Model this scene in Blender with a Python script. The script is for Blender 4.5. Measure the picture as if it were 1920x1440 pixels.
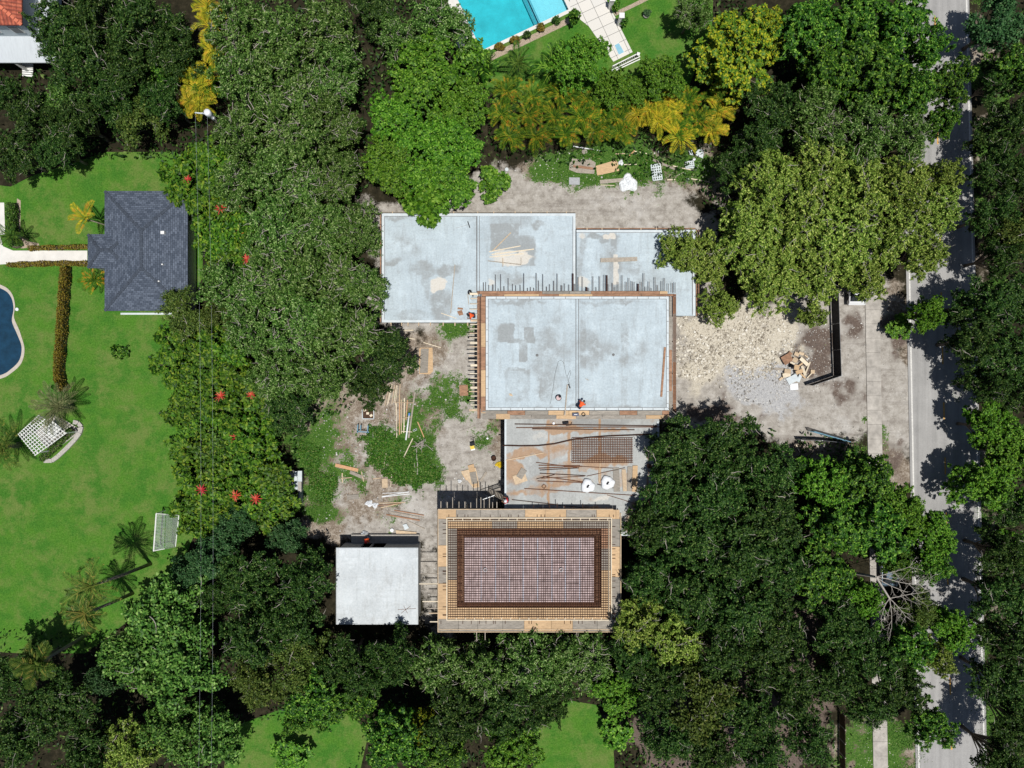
import bpy, math, random
import numpy as np
from mathutils import Vector, Matrix
from mathutils.geometry import tessellate_polygon

for o in list(bpy.data.objects):
    bpy.data.objects.remove(o)
S = bpy.context.scene
COL = S.collection
R_ = math.radians

# ------------------------------------------------------------------ camera, sky, sun, exposure
CAMZ = 75.0
PPM = 18.0                       # photo pixels per metre on the ground
cd = bpy.data.cameras.new('camera')
cam = bpy.data.objects.new('camera', cd)
COL.objects.link(cam)
cam.location = (0, 0, CAMZ)
cd.sensor_width = 36
cd.lens = 36 * CAMZ / (1920 / PPM)
cd.clip_end = 3000
S.camera = cam
SUN = Vector((0.115, -0.19, 1.0)).normalized()      # direction towards the sun
elev = math.asin(SUN.z)
w = bpy.data.worlds.new('World')
S.world = w
w.use_nodes = True
nt = w.node_tree
bg = nt.nodes['Background']
sky = nt.nodes.new('ShaderNodeTexSky')
sky.sky_type = 'NISHITA'
sky.sun_disc = False
sky.sun_elevation = elev
sky.sun_rotation = math.atan2(SUN.x, SUN.y)
nt.links.new(sky.outputs[0], bg.inputs[0])
bg.inputs[1].default_value = 0.05
ld = bpy.data.lights.new('sun', 'SUN')
ld.energy = 4.3
ld.angle = R_(0.5)
ld.color = (1.0, 0.97, 0.92)
sun = bpy.data.objects.new('sun', ld)
COL.objects.link(sun)
sun.location = (0, 0, 60)
sun.rotation_euler = SUN.to_track_quat('Z', 'Y').to_euler()
S.view_settings.view_transform = 'Standard'
S.view_settings.look = 'None'
S.view_settings.gamma = 1
S.view_settings.exposure = 0.0
S.cycles.max_bounces = 5
S.cycles.transparent_max_bounces = 8

def P(px, py, z=0.0):
    """photo pixel -> world point on the level z"""
    k = (CAMZ - z) / CAMZ / PPM
    return Vector(((px - 960) * k, (720 - py) * k, z))

# ------------------------------------------------------------------ tagging and building
def tag(o, label=None, cat=None, group=None, kind=None):
    if label: o['label'] = label
    if cat: o['category'] = cat
    if group: o['group'] = group
    if kind: o['kind'] = kind
    return o

def thing(name, label, cat, loc=(0, 0, 0), group=None, rz=0.0):
    o = bpy.data.objects.new(name, None)
    o.empty_display_size = 0.2
    COL.objects.link(o)
    o.location = loc
    o.rotation_euler = (0, 0, rz)
    return tag(o, label, cat, group)

def dup(o, parent=None):
    c = o.copy()
    COL.objects.link(c)
    if parent: c.parent = parent
    for ch in o.children:
        if not ch.name.startswith('flower'): dup(ch, c)
    return c

def link_mesh(name, me, m, parent=None, loc=None):
    o = bpy.data.objects.new(name, me)
    COL.objects.link(o)
    if m is not None:
        for mm in (m if isinstance(m, (list, tuple)) else [m]):
            me.materials.append(mm)
    if parent: o.parent = parent
    if loc is not None: o.location = loc
    return o

class MB:
    """collects boxes, bars, tubes and links them as one mesh object"""
    def __init__(s): s.v = []; s.f = []; s.mi = []; s.m = 0
    def add(s, vs, fs):
        n = len(s.v); s.v += [tuple(p) for p in vs]
        for f in fs:
            s.f.append([i + n for i in f]); s.mi.append(s.m)
        return s
    def box(s, c, d, rz=0.0, tilt=None):
        x, y, z = d[0] / 2, d[1] / 2, d[2] / 2
        M = Matrix.Rotation(rz, 3, 'Z')
        if tilt: M = M @ Matrix.Rotation(tilt[0], 3, 'X') @ Matrix.Rotation(tilt[1], 3, 'Y')
        c = Vector(c)
        vs = [c + M @ Vector((sx * x, sy * y, sz * z)) for sz in (-1, 1) for sy in (-1, 1) for sx in (-1, 1)]
        return s.add(vs, [(0, 2, 3, 1), (4, 5, 7, 6), (0, 1, 5, 4), (2, 6, 7, 3), (0, 4, 6, 2), (1, 3, 7, 5)])
    def bar(s, a, b, wd, ht):
        a, b = Vector(a), Vector(b)
        d = (b - a).normalized()
        up = Vector((0, 0, 1))
        if abs(d.z) > 0.95: up = Vector((0, 1, 0))
        sd = d.cross(up).normalized() * (wd / 2)
        u = sd.cross(d).normalized() * (ht / 2)
        vs = [p + q * sd + r * u for p in (a, b) for r in (-1, 1) for q in (-1, 1)]
        return s.add(vs, [(0, 1, 3, 2), (4, 6, 7, 5), (0, 4, 5, 1), (2, 3, 7, 6), (0, 2, 6, 4), (1, 5, 7, 3)])
    def tube(s, pts, rad, n=6):
        pts = [Vector(p) for p in pts]
        if not isinstance(rad, (list, tuple)): rad = [rad] * len(pts)
        vs = []; fs = []
        for i, p in enumerate(pts):
            d = (pts[min(i + 1, len(pts) - 1)] - pts[max(i - 1, 0)])
            if d.length < 1e-6: d = Vector((0, 0, 1))
            d.normalize()
            a = d.cross(Vector((0, 0, 1)) if abs(d.z) < 0.9 else Vector((1, 0, 0))).normalized()
            b = d.cross(a)
            for k in range(n):
                t = 2 * math.pi * k / n
                vs.append(p + (a * math.cos(t) + b * math.sin(t)) * rad[i])
        for i in range(len(pts) - 1):
            for k in range(n):
                k2 = (k + 1) % n
                fs.append((i * n + k, i * n + k2, (i + 1) * n + k2, (i + 1) * n + k))
        fs.append(tuple(range(n - 1, -1, -1)))
        fs.append(tuple((len(pts) - 1) * n + k for k in range(n)))
        return s.add(vs, fs)
    def prism(s, poly, z0, z1):
        n = len(poly)
        a = sum(poly[i][0] * poly[(i + 1) % n][1] - poly[(i + 1) % n][0] * poly[i][1] for i in range(n))
        if a < 0: poly = poly[::-1]
        vs = [(p[0], p[1], z0) for p in poly] + [(p[0], p[1], z1) for p in poly]
        tri = tessellate_polygon([[Vector((p[0], p[1], 0)) for p in poly]])
        fs = []
        for t in tri:
            A, B, C = (Vector(poly[i]).to_2d() for i in t)
            if (B - A).cross(C - A) < 0: t = t[::-1]
            fs.append(tuple(i + n for i in t)); fs.append(tuple(t[::-1]))
        for i in range(n):
            j = (i + 1) % n
            fs.append((i, j, n + j, n + i))
        return s.add(vs, fs)
    def lathe(s, c, prof, n=14):
        c = Vector(c); vs = []; fs = []
        for r, z in prof:
            for k in range(n):
                t = 2 * math.pi * k / n
                vs.append(c + Vector((r * math.cos(t), r * math.sin(t), z)))
        for i in range(len(prof) - 1):
            for k in range(n):
                k2 = (k + 1) % n
                fs.append((i * n + k, i * n + k2, (i + 1) * n + k2, (i + 1) * n + k))
        return s.add(vs, fs)
    def sheet(s, poly, z, holes=()):
        loops = [[Vector((p[0], p[1], 0)) for p in poly]] + [[Vector((p[0], p[1], 0)) for p in h] for h in holes]
        flat = [p for l in loops for p in l]
        fs = []
        for t in tessellate_polygon(loops):
            A, B, C = (flat[i].to_2d() for i in t)
            if (B - A).cross(C - A) < 0: t = t[::-1]
            fs.append(t)
        return s.add([(p.x, p.y, z) for p in flat], fs)
    def build(s, name, m, parent=None, smooth=False, loc=None):
        off = Vector((0, 0, 0))
        if parent is not None:
            q = parent
            while q is not None:
                off = off + q.location; q = q.parent
        elif loc is not None:
            off = Vector(loc)
        me = bpy.data.meshes.new(name)
        me.from_pydata([(v[0] - off.x, v[1] - off.y, v[2] - off.z) for v in s.v], [], s.f)
        if smooth: me.polygons.foreach_set('use_smooth', [True] * len(me.polygons))
        o = link_mesh(name, me, m, parent, loc if parent is None else None)
        if any(s.mi): me.polygons.foreach_set('material_index', s.mi)
        me.update()
        return o

def np_mesh(name, V, F):
    """V (n,3), F (m,k) arrays -> mesh"""
    V = np.asarray(V, np.float32); F = np.asarray(F, np.int32)
    me = bpy.data.meshes.new(name)
    me.vertices.add(len(V)); me.vertices.foreach_set('co', V.ravel())
    k = F.shape[1]
    me.loops.add(F.size); me.loops.foreach_set('vertex_index', F.ravel())
    me.polygons.add(len(F))
    me.polygons.foreach_set('loop_start', np.arange(len(F), dtype=np.int32) * k)
    me.polygons.foreach_set('loop_total', np.full(len(F), k, np.int32))
    me.update(calc_edges=True)
    return me

# ------------------------------------------------------------------ numpy noise
def vnoise(x, y, seed):
    rs = np.random.RandomState(seed)
    T = rs.rand(256, 256)
    xi = np.floor(x).astype(int); yi = np.floor(y).astype(int)
    fx = x - xi; fy = y - yi
    fx = fx * fx * (3 - 2 * fx); fy = fy * fy * (3 - 2 * fy)
    g = lambda a, b: T[a % 256, b % 256]
    return (g(xi, yi) * (1 - fx) + g(xi + 1, yi) * fx) * (1 - fy) + (g(xi, yi + 1) * (1 - fx) + g(xi + 1, yi + 1) * fx) * fy

def fbm(x, y, seed, sc, octv=4):
    t = 0; a = 1.0; n = 0
    for i in range(octv):
        t = t + a * vnoise(x / sc, y / sc, seed + i); n += a
        a *= 0.55; sc *= 0.48
    return t / n

def inpoly(X, Y, poly):
    m = np.zeros(X.shape, bool)
    n = len(poly)
    for i in range(n):
        x1, y1 = poly[i][0], poly[i][1]; x2, y2 = poly[(i + 1) % n][0], poly[(i + 1) % n][1]
        if y1 == y2: continue
        c = ((y1 > Y) != (y2 > Y)) & (X < (x2 - x1) * (Y - y1) / (y2 - y1) + x1)
        m ^= c
    return m

def blur(a, n, it=2):
    for _ in range(it):
        for ax in (0, 1):
            p = np.cumsum(np.concatenate([np.repeat(np.take(a, [0], ax), n + 1, ax), a, np.repeat(np.take(a, [-1], ax), n, ax)], ax), ax)
            L = a.shape[ax]
            a = (np.take(p, np.arange(2 * n + 1, 2 * n + 1 + L), ax) - np.take(p, np.arange(0, L), ax)) / (2 * n + 1)
    return a

def smooth01(a, lo, hi):
    t = np.clip((a - lo) / (hi - lo), 0, 1)
    return t * t * (3 - 2 * t)

# ------------------------------------------------------------------ materials
def newmat(name):
    m = bpy.data.materials.new(name); m.use_nodes = True
    t = m.node_tree
    return m, t, t.nodes['Principled BSDF']

def nd(t, typ, **kw):
    n = t.nodes.new(typ)
    for k, v in kw.items():
        if k == 'i':
            for a, b in v.items(): n.inputs[a].default_value = b
        else: setattr(n, k, v)
    return n

def ramp(t, fac, stops):
    r = t.nodes.new('ShaderNodeValToRGB')
    e = r.color_ramp.elements
    while len(e) < len(stops): e.new(0.5)
    for el, (p, c) in zip(e, stops):
        el.position = p; el.color = (c[0], c[1], c[2], 1)
    t.links.new(fac, r.inputs[0])
    return r.outputs[0]

def noise(t, scale, detail=4, rough=0.6, vec=None, coord='Object'):
    n = nd(t, 'ShaderNodeTexNoise', i={'Scale': scale, 'Detail': detail, 'Roughness': rough})
    if vec is None:
        tc = nd(t, 'ShaderNodeTexCoord'); vec = tc.outputs[coord]
    t.links.new(vec, n.inputs['Vector'])
    return n.outputs[0]

def mixc(t, fac, a, b, mode='MIX'):
    n = nd(t, 'ShaderNodeMix', data_type='RGBA', blend_type=mode)
    for sock, v in ((n.inputs[0], fac), (n.inputs[6], a), (n.inputs[7], b)):
        if hasattr(v, 'links'): t.links.new(v, sock)
        elif isinstance(v, (int, float)): sock.default_value = v
        else: sock.default_value = (v[0], v[1], v[2], 1)
    return n.outputs[2]

def math_(t, op, a, b=None, c=None, clamp=False):
    n = nd(t, 'ShaderNodeMath', operation=op, use_clamp=clamp)
    for i, v in enumerate((a, b, c)):
        if v is None: continue
        if hasattr(v, 'links'): t.links.new(v, n.inputs[i])
        else: n.inputs[i].default_value = v
    return n.outputs[0]

def sstep(t, v, lo, hi):
    n = nd(t, 'ShaderNodeMapRange', interpolation_type='SMOOTHSTEP', clamp=True)
    n.inputs['From Min'].default_value = lo; n.inputs['From Max'].default_value = hi
    t.links.new(v, n.inputs['Value'])
    return n.outputs[0]

def bump(t, b, h, strength=0.5, dist=0.05):
    n = nd(t, 'ShaderNodeBump', i={'Strength': strength, 'Distance': dist})
    t.links.new(h, n.inputs['Height']); t.links.new(n.outputs[0], b.inputs['Normal'])

def simple(name, c, rough=0.8, var=0.35, scale=3.0, bmp=0.3, spec=0.3, metal=0.0, stretch=None, dist=0.02, rnd=0.0):
    """weathered one-colour material: two noises around c"""
    m, t, b = newmat(name)
    vec = None
    if stretch:
        tc = nd(t, 'ShaderNodeTexCoord'); mp = nd(t, 'ShaderNodeMapping')
        mp.inputs['Scale'].default_value = stretch
        t.links.new(tc.outputs['Object'], mp.inputs[0]); vec = mp.outputs[0]
    n1 = noise(t, scale, 5, 0.65, vec)
    d = [x * (1 - var) for x in c]; l = [min(1, x * (1 + var)) for x in c]
    col = ramp(t, n1, [(0.28, d), (0.5, c), (0.72, l)])
    if rnd:
        oi = nd(t, 'ShaderNodeObjectInfo')
        hs = nd(t, 'ShaderNodeHueSaturation')
        v = math_(t, 'MULTIPLY_ADD', oi.outputs['Random'], rnd * 2, 1 - rnd)
        t.links.new(v, hs.inputs['Value']); t.links.new(col, hs.inputs['Color']); col = hs.outputs[0]
    t.links.new(col, b.inputs['Base Color'])
    b.inputs['Roughness'].default_value = rough
    b.inputs['Specular IOR Level'].default_value = spec
    b.inputs['Metallic'].default_value = metal
    if bmp: bump(t, b, n1, bmp, dist)
    return m

def leafmat(name, stops, trans=0.12, rough=0.5, spec=0.16, objvar=0.16, clump=0.45, patch=0.0):
    """leaf cards: colour picked per leaf, tinted a little per plant and per patch of the crown"""
    m, t, b = newmat(name)
    g = nd(t, 'ShaderNodeNewGeometry')
    fac = g.outputs['Random Per Island']
    if patch:
        fac = math_(t, 'MULTIPLY_ADD', noise(t, 1.5, 3, 0.6), 2.4 * patch, math_(t, 'MULTIPLY_ADD', fac, 0.45, 0.30 - 1.2 * patch), True)
    col = ramp(t, fac, stops)
    oi = nd(t, 'ShaderNodeObjectInfo')
    n1 = noise(t, 0.55, 3, 0.6)
    v = math_(t, 'MULTIPLY_ADD', oi.outputs['Random'], objvar * 2, 1 - objvar - clump * 0.5)
    v = math_(t, 'MULTIPLY_ADD', n1, clump, v)
    hs = nd(t, 'ShaderNodeHueSaturation')
    h = math_(t, 'MULTIPLY_ADD', oi.outputs['Random'], 0.018, 0.491)
    t.links.new(h, hs.inputs['Hue'])
    t.links.new(v, hs.inputs['Value']); t.links.new(col, hs.inputs['Color'])
    col = hs.outputs[0]
    t.links.new(col, b.inputs['Base Color'])
    b.inputs['Roughness'].default_value = rough
    b.inputs['Specular IOR Level'].default_value = spec
    tr = nd(t, 'ShaderNodeBsdfTranslucent')
    t.links.new(col, tr.inputs[0])
    mx = nd(t, 'ShaderNodeMixShader', i={0: trans})
    t.links.new(b.outputs[0], mx.inputs[1]); t.links.new(tr.outputs[0], mx.inputs[2])
    t.links.new(mx.outputs[0], t.nodes['Material Output'].inputs[0])
    return m

def attr(t, name):
    a = nd(t, 'ShaderNodeAttribute', attribute_name=name)
    return a.outputs['Fac']
# ------------------------------------------------------------------ palette of materials
M = {}
M['block'] = simple('concrete_block', (0.40, 0.40, 0.39), 0.9, 0.25, 4.0, 0.4)
M['lip'] = simple('pale_concrete', (0.55, 0.60, 0.62), 0.75, 0.12, 2.0, 0.1)
M['joint'] = simple('dark_joint', (0.16, 0.16, 0.16), 0.9, 0.3, 5.0, 0)
M['white_paint'] = simple('white_paint', (0.72, 0.72, 0.70), 0.6, 0.1, 2.0, 0.05)
M['white_tile'] = simple('white_paving', (0.66, 0.64, 0.60), 0.7, 0.10, 1.2, 0.1)
M['black'] = simple('black_cloth', (0.012, 0.013, 0.018), 0.75, 0.4, 6.0, 0.3)
M['steel'] = simple('grey_steel', (0.30, 0.31, 0.32), 0.45, 0.2, 5.0, 0, metal=0.6)
M['rust'] = simple('rusty_steel', (0.13, 0.055, 0.028), 0.85, 0.5, 5.0, 0.2)
M['rustd'] = simple('dark_rusty_steel', (0.055, 0.024, 0.014), 0.85, 0.4, 5.0, 0.2)
M['ply'] = simple('new_plywood', (0.50, 0.345, 0.20), 0.8, 0.22, 2.2, 0.1, stretch=(1, 3, 1), rnd=0.1)
M['plyold'] = simple('weathered_plywood', (0.27, 0.245, 0.21), 0.85, 0.3, 2.0, 0.15, stretch=(1, 3, 1), rnd=0.12)
M['plyred'] = simple('red_brown_plywood', (0.30, 0.17, 0.105), 0.85, 0.42, 1.6, 0.15, stretch=(1, 2.5, 1), rnd=0.1)
M['lumber'] = simple('sawn_lumber', (0.52, 0.40, 0.27), 0.8, 0.25, 4.0, 0.1, rnd=0.15)
M['lumberw'] = simple('pale_lumber', (0.66, 0.57, 0.43), 0.8, 0.15, 4.0, 0.1, rnd=0.1)
M['lumberg'] = simple('grey_lumber', (0.33, 0.29, 0.24), 0.85, 0.3, 4.0, 0.15, rnd=0.15)
M['lumbero'] = simple('orange_lumber', (0.52, 0.30, 0.16), 0.8, 0.2, 4.0, 0.1)
M['pvc'] = simple('white_plastic', (0.72, 0.74, 0.76), 0.4, 0.06, 3.0, 0)
M['bluepipe'] = simple('blue_plastic', (0.10, 0.25, 0.60), 0.4, 0.1, 3.0, 0)
M['teal'] = simple('blue_painted_steel', (0.10, 0.24, 0.33), 0.5, 0.2, 3.0, 0)
M['bark'] = simple('grey_bark', (0.16, 0.13, 0.10), 0.95, 0.35, 5.0, 0.6)
M['twig'] = simple('pale_twig', (0.42, 0.385, 0.33), 0.9, 0.3, 3.0, 0.2)
M['deadwood'] = simple('bleached_dead_wood', (0.36, 0.33, 0.29), 0.9, 0.2, 3.0, 0.2)
M['palmbark'] = simple('palm_trunk_bark', (0.22, 0.19, 0.15), 0.95, 0.35, 8.0, 0.6)
M['stone'] = simple('cream_limestone', (0.56, 0.50, 0.38), 0.95, 0.25, 5.0, 0.5, rnd=0.1)
M['greystone'] = simple('grey_limestone', (0.36, 0.34, 0.31), 0.95, 0.25, 5.0, 0.5, rnd=0.15)
M['dark'] = simple('dark_glass', (0.03, 0.035, 0.04), 0.3, 0.2, 2.0, 0)  # plain dark glass colour for panes and car windows
M['skin'] = simple('brown_skin', (0.28, 0.15, 0.09), 0.6, 0.08, 8.0, 0)
M['orange'] = simple('orange_hi_vis_cloth', (0.80, 0.11, 0.025), 0.8, 0.12, 6.0, 0.1)
M['redcloth'] = simple('red_cloth', (0.60, 0.03, 0.035), 0.8, 0.2, 6.0, 0.1)
M['jeans'] = simple('dark_denim', (0.025, 0.03, 0.05), 0.85, 0.3, 6.0, 0.1)
M['hair'] = simple('black_hair', (0.012, 0.010, 0.010), 0.6, 0.2, 9.0, 0)
M['yellow'] = simple('yellow_paint', (0.65, 0.47, 0.03), 0.5, 0.15, 5.0, 0)

def concrete_mat(name, base, dark, rust=(0.36, 0.20, 0.09)):
    m, t, b = newmat(name)
    n1 = noise(t, 0.35, 5, 0.6); n2 = noise(t, 6.0, 4, 0.6); n3 = noise(t, 1.6, 5, 0.7)
    col = ramp(t, n1, [(0.3, [c * 0.86 for c in base]), (0.55, base), (0.75, [c * 1.07 for c in base])])
    st = math_(t, 'ADD', attr(t, 'stain'), math_(t, 'MULTIPLY_ADD', n3, 0.7, -0.35))
    tc = nd(t, 'ShaderNodeTexCoord'); mp = nd(t, 'ShaderNodeMapping'); mp.inputs['Scale'].default_value = (2.4, 0.35, 1); t.links.new(tc.outputs['Object'], mp.inputs[0])
    n4 = noise(t, 1.0, 5, 0.65, mp.outputs[0])
    mp2 = nd(t, 'ShaderNodeMapping'); mp2.inputs['Scale'].default_value = (0.3, 3.0, 1); t.links.new(tc.outputs['Object'], mp2.inputs[0])
    n5 = noise(t, 1.0, 4, 0.6, mp2.outputs[0])
    col = mixc(t, math_(t, 'MULTIPLY', sstep(t, n4, 0.48, 0.72), 0.38), col, dark)
    col = mixc(t, math_(t, 'MULTIPLY', sstep(t, n5, 0.52, 0.75), 0.22), col, dark)
    col = mixc(t, math_(t, 'MULTIPLY', sstep(t, st, 0.12, 1.0), 0.85), col, dark)
    col = mixc(t, math_(t, 'MULTIPLY', sstep(t, n3, 0.58, 0.74), 0.30), col, dark)
    col = mixc(t, math_(t, 'MULTIPLY', sstep(t, noise(t, 0.7, 6, 0.75), 0.54, 0.68), 0.45), col, [min(1, c * 1.22) for c in base])
    pl = math_(t, 'ADD', attr(t, 'pale'), math_(t, 'MULTIPLY_ADD', n3, 0.5, -0.25))
    col = mixc(t, math_(t, 'MULTIPLY', sstep(t, pl, 0.3, 0.9), 0.9), col, (0.60, 0.565, 0.50))
    ru = math_(t, 'ADD', attr(t, 'rust'), math_(t, 'MULTIPLY_ADD', n3, 0.7, -0.35))
    col = mixc(t, math_(t, 'MULTIPLY', sstep(t, ru, 0.25, 0.9), 0.75), col, rust)
    col = mixc(t, 0.22, col, ramp(t, n2, [(0.3, (0.25, 0.25, 0.25)), (0.7, (0.75, 0.75, 0.75))]), 'OVERLAY')
    t.links.new(col, b.inputs['Base Color'])
    b.inputs['Roughness'].default_value = 0.8
    b.inputs['Specular IOR Level'].default_value = 0.25
    bump(t, b, n2, 0.15, 0.01)
    return m
M['slab'] = concrete_mat('smooth_concrete_slab', (0.450, 0.525, 0.565), (0.27, 0.285, 0.285))
M['slabrust'] = concrete_mat('rust_stained_concrete', (0.40, 0.415, 0.405), (0.26, 0.26, 0.25))
M['shedroof'] = concrete_mat('clean_concrete_roof', (0.55, 0.59, 0.61), (0.36, 0.37, 0.36))

# ------------------------------------------------------------------ ground, one sheet to the horizon
def pw(poly, z=0.0): return [P(x, y, z) for x, y in poly]

SAND = [[(678, 365), (760, 380), (870, 352), (950, 338), (1010, 345), (1200, 352), (1300, 362), (1345, 420), (1335, 600), (700, 620), (690, 420)],
        [(840, 600), (905, 600), (905, 790), (945, 790), (945, 940), (860, 960), (822, 990), (822, 1190), (785, 1190), (785, 1010), (610, 1010), (640, 980), (740, 962), (800, 905), (848, 830), (845, 700)],
        [(1255, 590), (1400, 570), (1560, 555), (1660, 520), (1660, 810), (1560, 818), (1450, 828), (1380, 805), (1230, 790)],
        [(1650, 690), (1712, 680), (1712, 840), (1650, 850)], [(1600, 540), (1628, 540), (1628, 700), (1600, 700)],
        [(362, 400), (392, 400), (392, 520), (362, 520)], (0.5, [(600, 770), (720, 740), (850, 640), (850, 800), (830, 900), (760, 970), (640, 1000), (600, 930)]), (0.45, [(940, 320), (1360, 300), (1360, 360), (940, 360)])]
ROCK = [[(1262, 596), (1330, 572), (1420, 565), (1490, 600), (1470, 650), (1445, 695), (1400, 718), (1350, 700), (1300, 712), (1264, 706)]]
CHALK = [[(1370, 712), (1455, 692), (1500, 722), (1440, 762), (1380, 752)]]
SOIL_SHADE = [[(1460, 650), (1500, 610), (1575, 590), (1575, 722), (1500, 738), (1480, 700)], [(1657, 555), (1692, 555), (1692, 692), (1657, 690)],
        [(1655, 812), (1686, 830), (1692, 905), (1655, 905)], [(1598, 560), (1622, 560), (1622, 650), (1606, 660)],
        (0.52, [(1420, 748), (1560, 735), (1650, 690), (1655, 760), (1500, 792), (1395, 782)]), (0.5, [(1275, 770), (1400, 760), (1400, 800), (1280, 800)]), [(566, 880), (580, 880), (580, 965), (566, 965)],  # strip right of the ruined shelter is its shade painted into the ground
        [(1140, 1380), (1560, 1100), (1560, 1440), (1200, 1440)], [(1470, 812), (1560, 825), (1620, 822), (1620, 850), (1470, 850)]]
WEED = [[(555, 790), (610, 770), (625, 860), (620, 930), (600, 1000), (572, 990)], (0.30, [(600, 770), (720, 770), (850, 690), (845, 800), (822, 870), (740, 960), (640, 980), (610, 990)]), [(690, 800), (745, 790), (815, 820), (822, 862), (790, 900), (745, 930), (725, 880), (690, 850)],
        [(925, 300), (1050, 280), (1200, 275), (1300, 285), (1362, 300), (1362, 352), (1200, 352), (1060, 342), (950, 332)],
        [(790, 610), (900, 605), (850, 640), (800, 640)], [(1555, 1365), (1728, 1355), (1728, 1500), (1550, 1500)],
        [(1822, 0), (1842, 0), (1870, 1440), (1848, 1440)], (0.42, [(815, 700), (848, 690), (850, 800), (828, 820)]), (0.45, [(860, 800), (940, 790), (942, 900), (900, 860)]),
        [(1662, 1355), (1722, 1355), (1722, 1500), (1662, 1500)], [(1580, 835), (1622, 822), (1622, 860), (1590, 860)]]

TAN = [[(590, 750), (700, 700), (740, 606), (905, 602), (905, 790), (945, 790), (945, 945), (820, 960), (820, 1010), (610, 1015), (570, 985), (556, 880), (560, 800)], [(925, 305), (1365, 285), (1365, 365), (930, 360)], [(1470, 808), (1625, 815), (1625, 860), (1470, 860)], [(1655, 540), (1700, 540), (1700, 920), (1655, 920)], [(1560, 1350), (1728, 1350), (1728, 1500), (1560, 1500)], [(1820, -100), (1840, -100), (1872, 1500), (1848, 1500)]]
POOLW = pw([(903, 95), (1066, 18), (1002, -118), (839, -41)])
KID = [(-60, 522), (0, 540), (20, 555), (26, 578), (23, 602), (32, 625), (41, 650), (37, 675), (20, 693), (0, 704), (-60, 720)]
def smooth_loop(p, k=5):
    o = []; n = len(p)
    for i in range(n):
        a, b_, c_, d_ = (Vector(p[(i + j) % n]) for j in (-1, 0, 1, 2))
        for q in range(k):
            t_ = q / k; o.append(tuple(.5 * (2 * b_ + (c_ - a) * t_ + (2 * a - 5 * b_ + 4 * c_ - d_) * t_ * t_ + (3 * b_ - a - 3 * c_ + d_) * t_ ** 3)))
    return o
KID = smooth_loop(KID)
KIDW = pw(KID)

def shrink(poly, d):
    c = sum((Vector((p[0], p[1], 0)) for p in poly), Vector()) / len(poly)
    return [c + (Vector((p[0], p[1], 0)) - c) * (1 - d / (Vector((p[0], p[1], 0)) - c).length) for p in poly]

res = 0.25
fx = np.arange(-62, 62.01, res); fy = np.arange(-48, 48.01, res)
gx = np.concatenate([[-1200, -500, -220, -120, -80], fx, [80, 120, 220, 500, 1200]])
gy = np.concatenate([[-1200, -500, -220, -120, -70], fy, [70, 120, 220, 500, 1200]])
GX, GY = np.meshgrid(gx, gy)
def gmask(polys, soft):
    m = np.zeros(GX.shape)
    for p in polys:
        wgt = 1.0
        if isinstance(p, tuple): wgt, p = p
        m = np.maximum(m, wgt * inpoly(GX, GY, pw(p)))
    return blur(m, soft, 2)
def rough(mk, seed, amp): return np.clip(mk + (fbm(GX, GY, seed, 3.2, 5) - .5) * amp * (mk > .01) * (mk < .999), 0, 1)
sandm = rough(gmask(SAND, 5), 101, 1.4); rockm = rough(gmask(ROCK, 7), 102, 1.8); chalkm = rough(gmask(CHALK, 6), 103, 2.2); soil_shadem = rough(gmask(SOIL_SHADE, 5), 104, 2.0); weedm = rough(gmask(WEED, 6), 105, 2.6)
tanm = rough(gmask(TAN, 5), 107, 1.6)
GZ = (fbm(GX, GY, 5, 6.0, 4) - 0.5) * 0.10 * (np.abs(GX) < 70) - 0.06
GZ = GZ * (0.3 + 0.7 * sandm) + rockm * (0.15 + 0.75 * fbm(GX, GY, 11, 3.0, 5)) + chalkm * 0.35 * fbm(GX, GY, 21, 1.0, 4) + soil_shadem * 0.05 * fbm(GX, GY, 31, 0.8, 3)
roadm = inpoly(GX, GY, pw([(1600, -400), (1860, -400), (1870, 1800), (1600, 1800)]))
lawnm = inpoly(GX, GY, pw([(-300, 250), (375, 250), (375, 1000), (280, 1230), (-300, 1230)]))
GZ = np.where(roadm | lawnm, np.minimum(GZ, -0.04), GZ)
GZ = np.where(roadm, -0.05, GZ)
def gheight(x, y):
    i = min(max(int(round((x + 62) / res)) + 5, 0), len(gx) - 1); j = min(max(int(round((y + 48) / res)) + 5, 0), len(gy) - 1)
    return float(GZ[j, i])
nx, ny = len(gx), len(gy)
idx = np.arange(nx * ny).reshape(ny, nx)
F = np.stack([idx[:-1, :-1], idx[:-1, 1:], idx[1:, 1:], idx[1:, :-1]], -1).reshape(-1, 4)
cx = (GX[:-1, :-1] + GX[1:, 1:]).ravel() / 2; cy = (GY[:-1, :-1] + GY[1:, 1:]).ravel() / 2
hole = inpoly(cx, cy, shrink(POOLW, -0.32)) | inpoly(cx, cy, shrink(KIDW, -0.2))
F = F[~hole]
me = np_mesh('ground', np.stack([GX.ravel(), GY.ravel(), GZ.ravel()], 1), F)
for nme, a in (('tan', tanm), ('sand', sandm), ('rock', rockm), ('chalk', chalkm), ('soil', soil_shadem), ('weed', weedm)):
    at = me.attributes.new(nme, 'FLOAT', 'POINT'); at.data.foreach_set('value', a.ravel().astype(np.float32))
m, t, b = newmat('site_ground')
nL = noise(t, 0.25, 6, 0.65); nM = noise(t, 1.3, 6, 0.7); nF = noise(t, 7.0, 5, 0.7)
def msk(a, k=0.9, lo=0.35, hi=0.65, nn=None):
    v = math_(t, 'ADD', attr(t, a), math_(t, 'MULTIPLY_ADD', nn if nn is not None else nM, k, -k * 0.5))
    return sstep(t, v, lo, hi)
col = ramp(t, nM, [(0.3, (0.010, 0.010, 0.006)), (0.5, (0.024, 0.021, 0.012)), (0.7, (0.050, 0.042, 0.026))])
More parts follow.
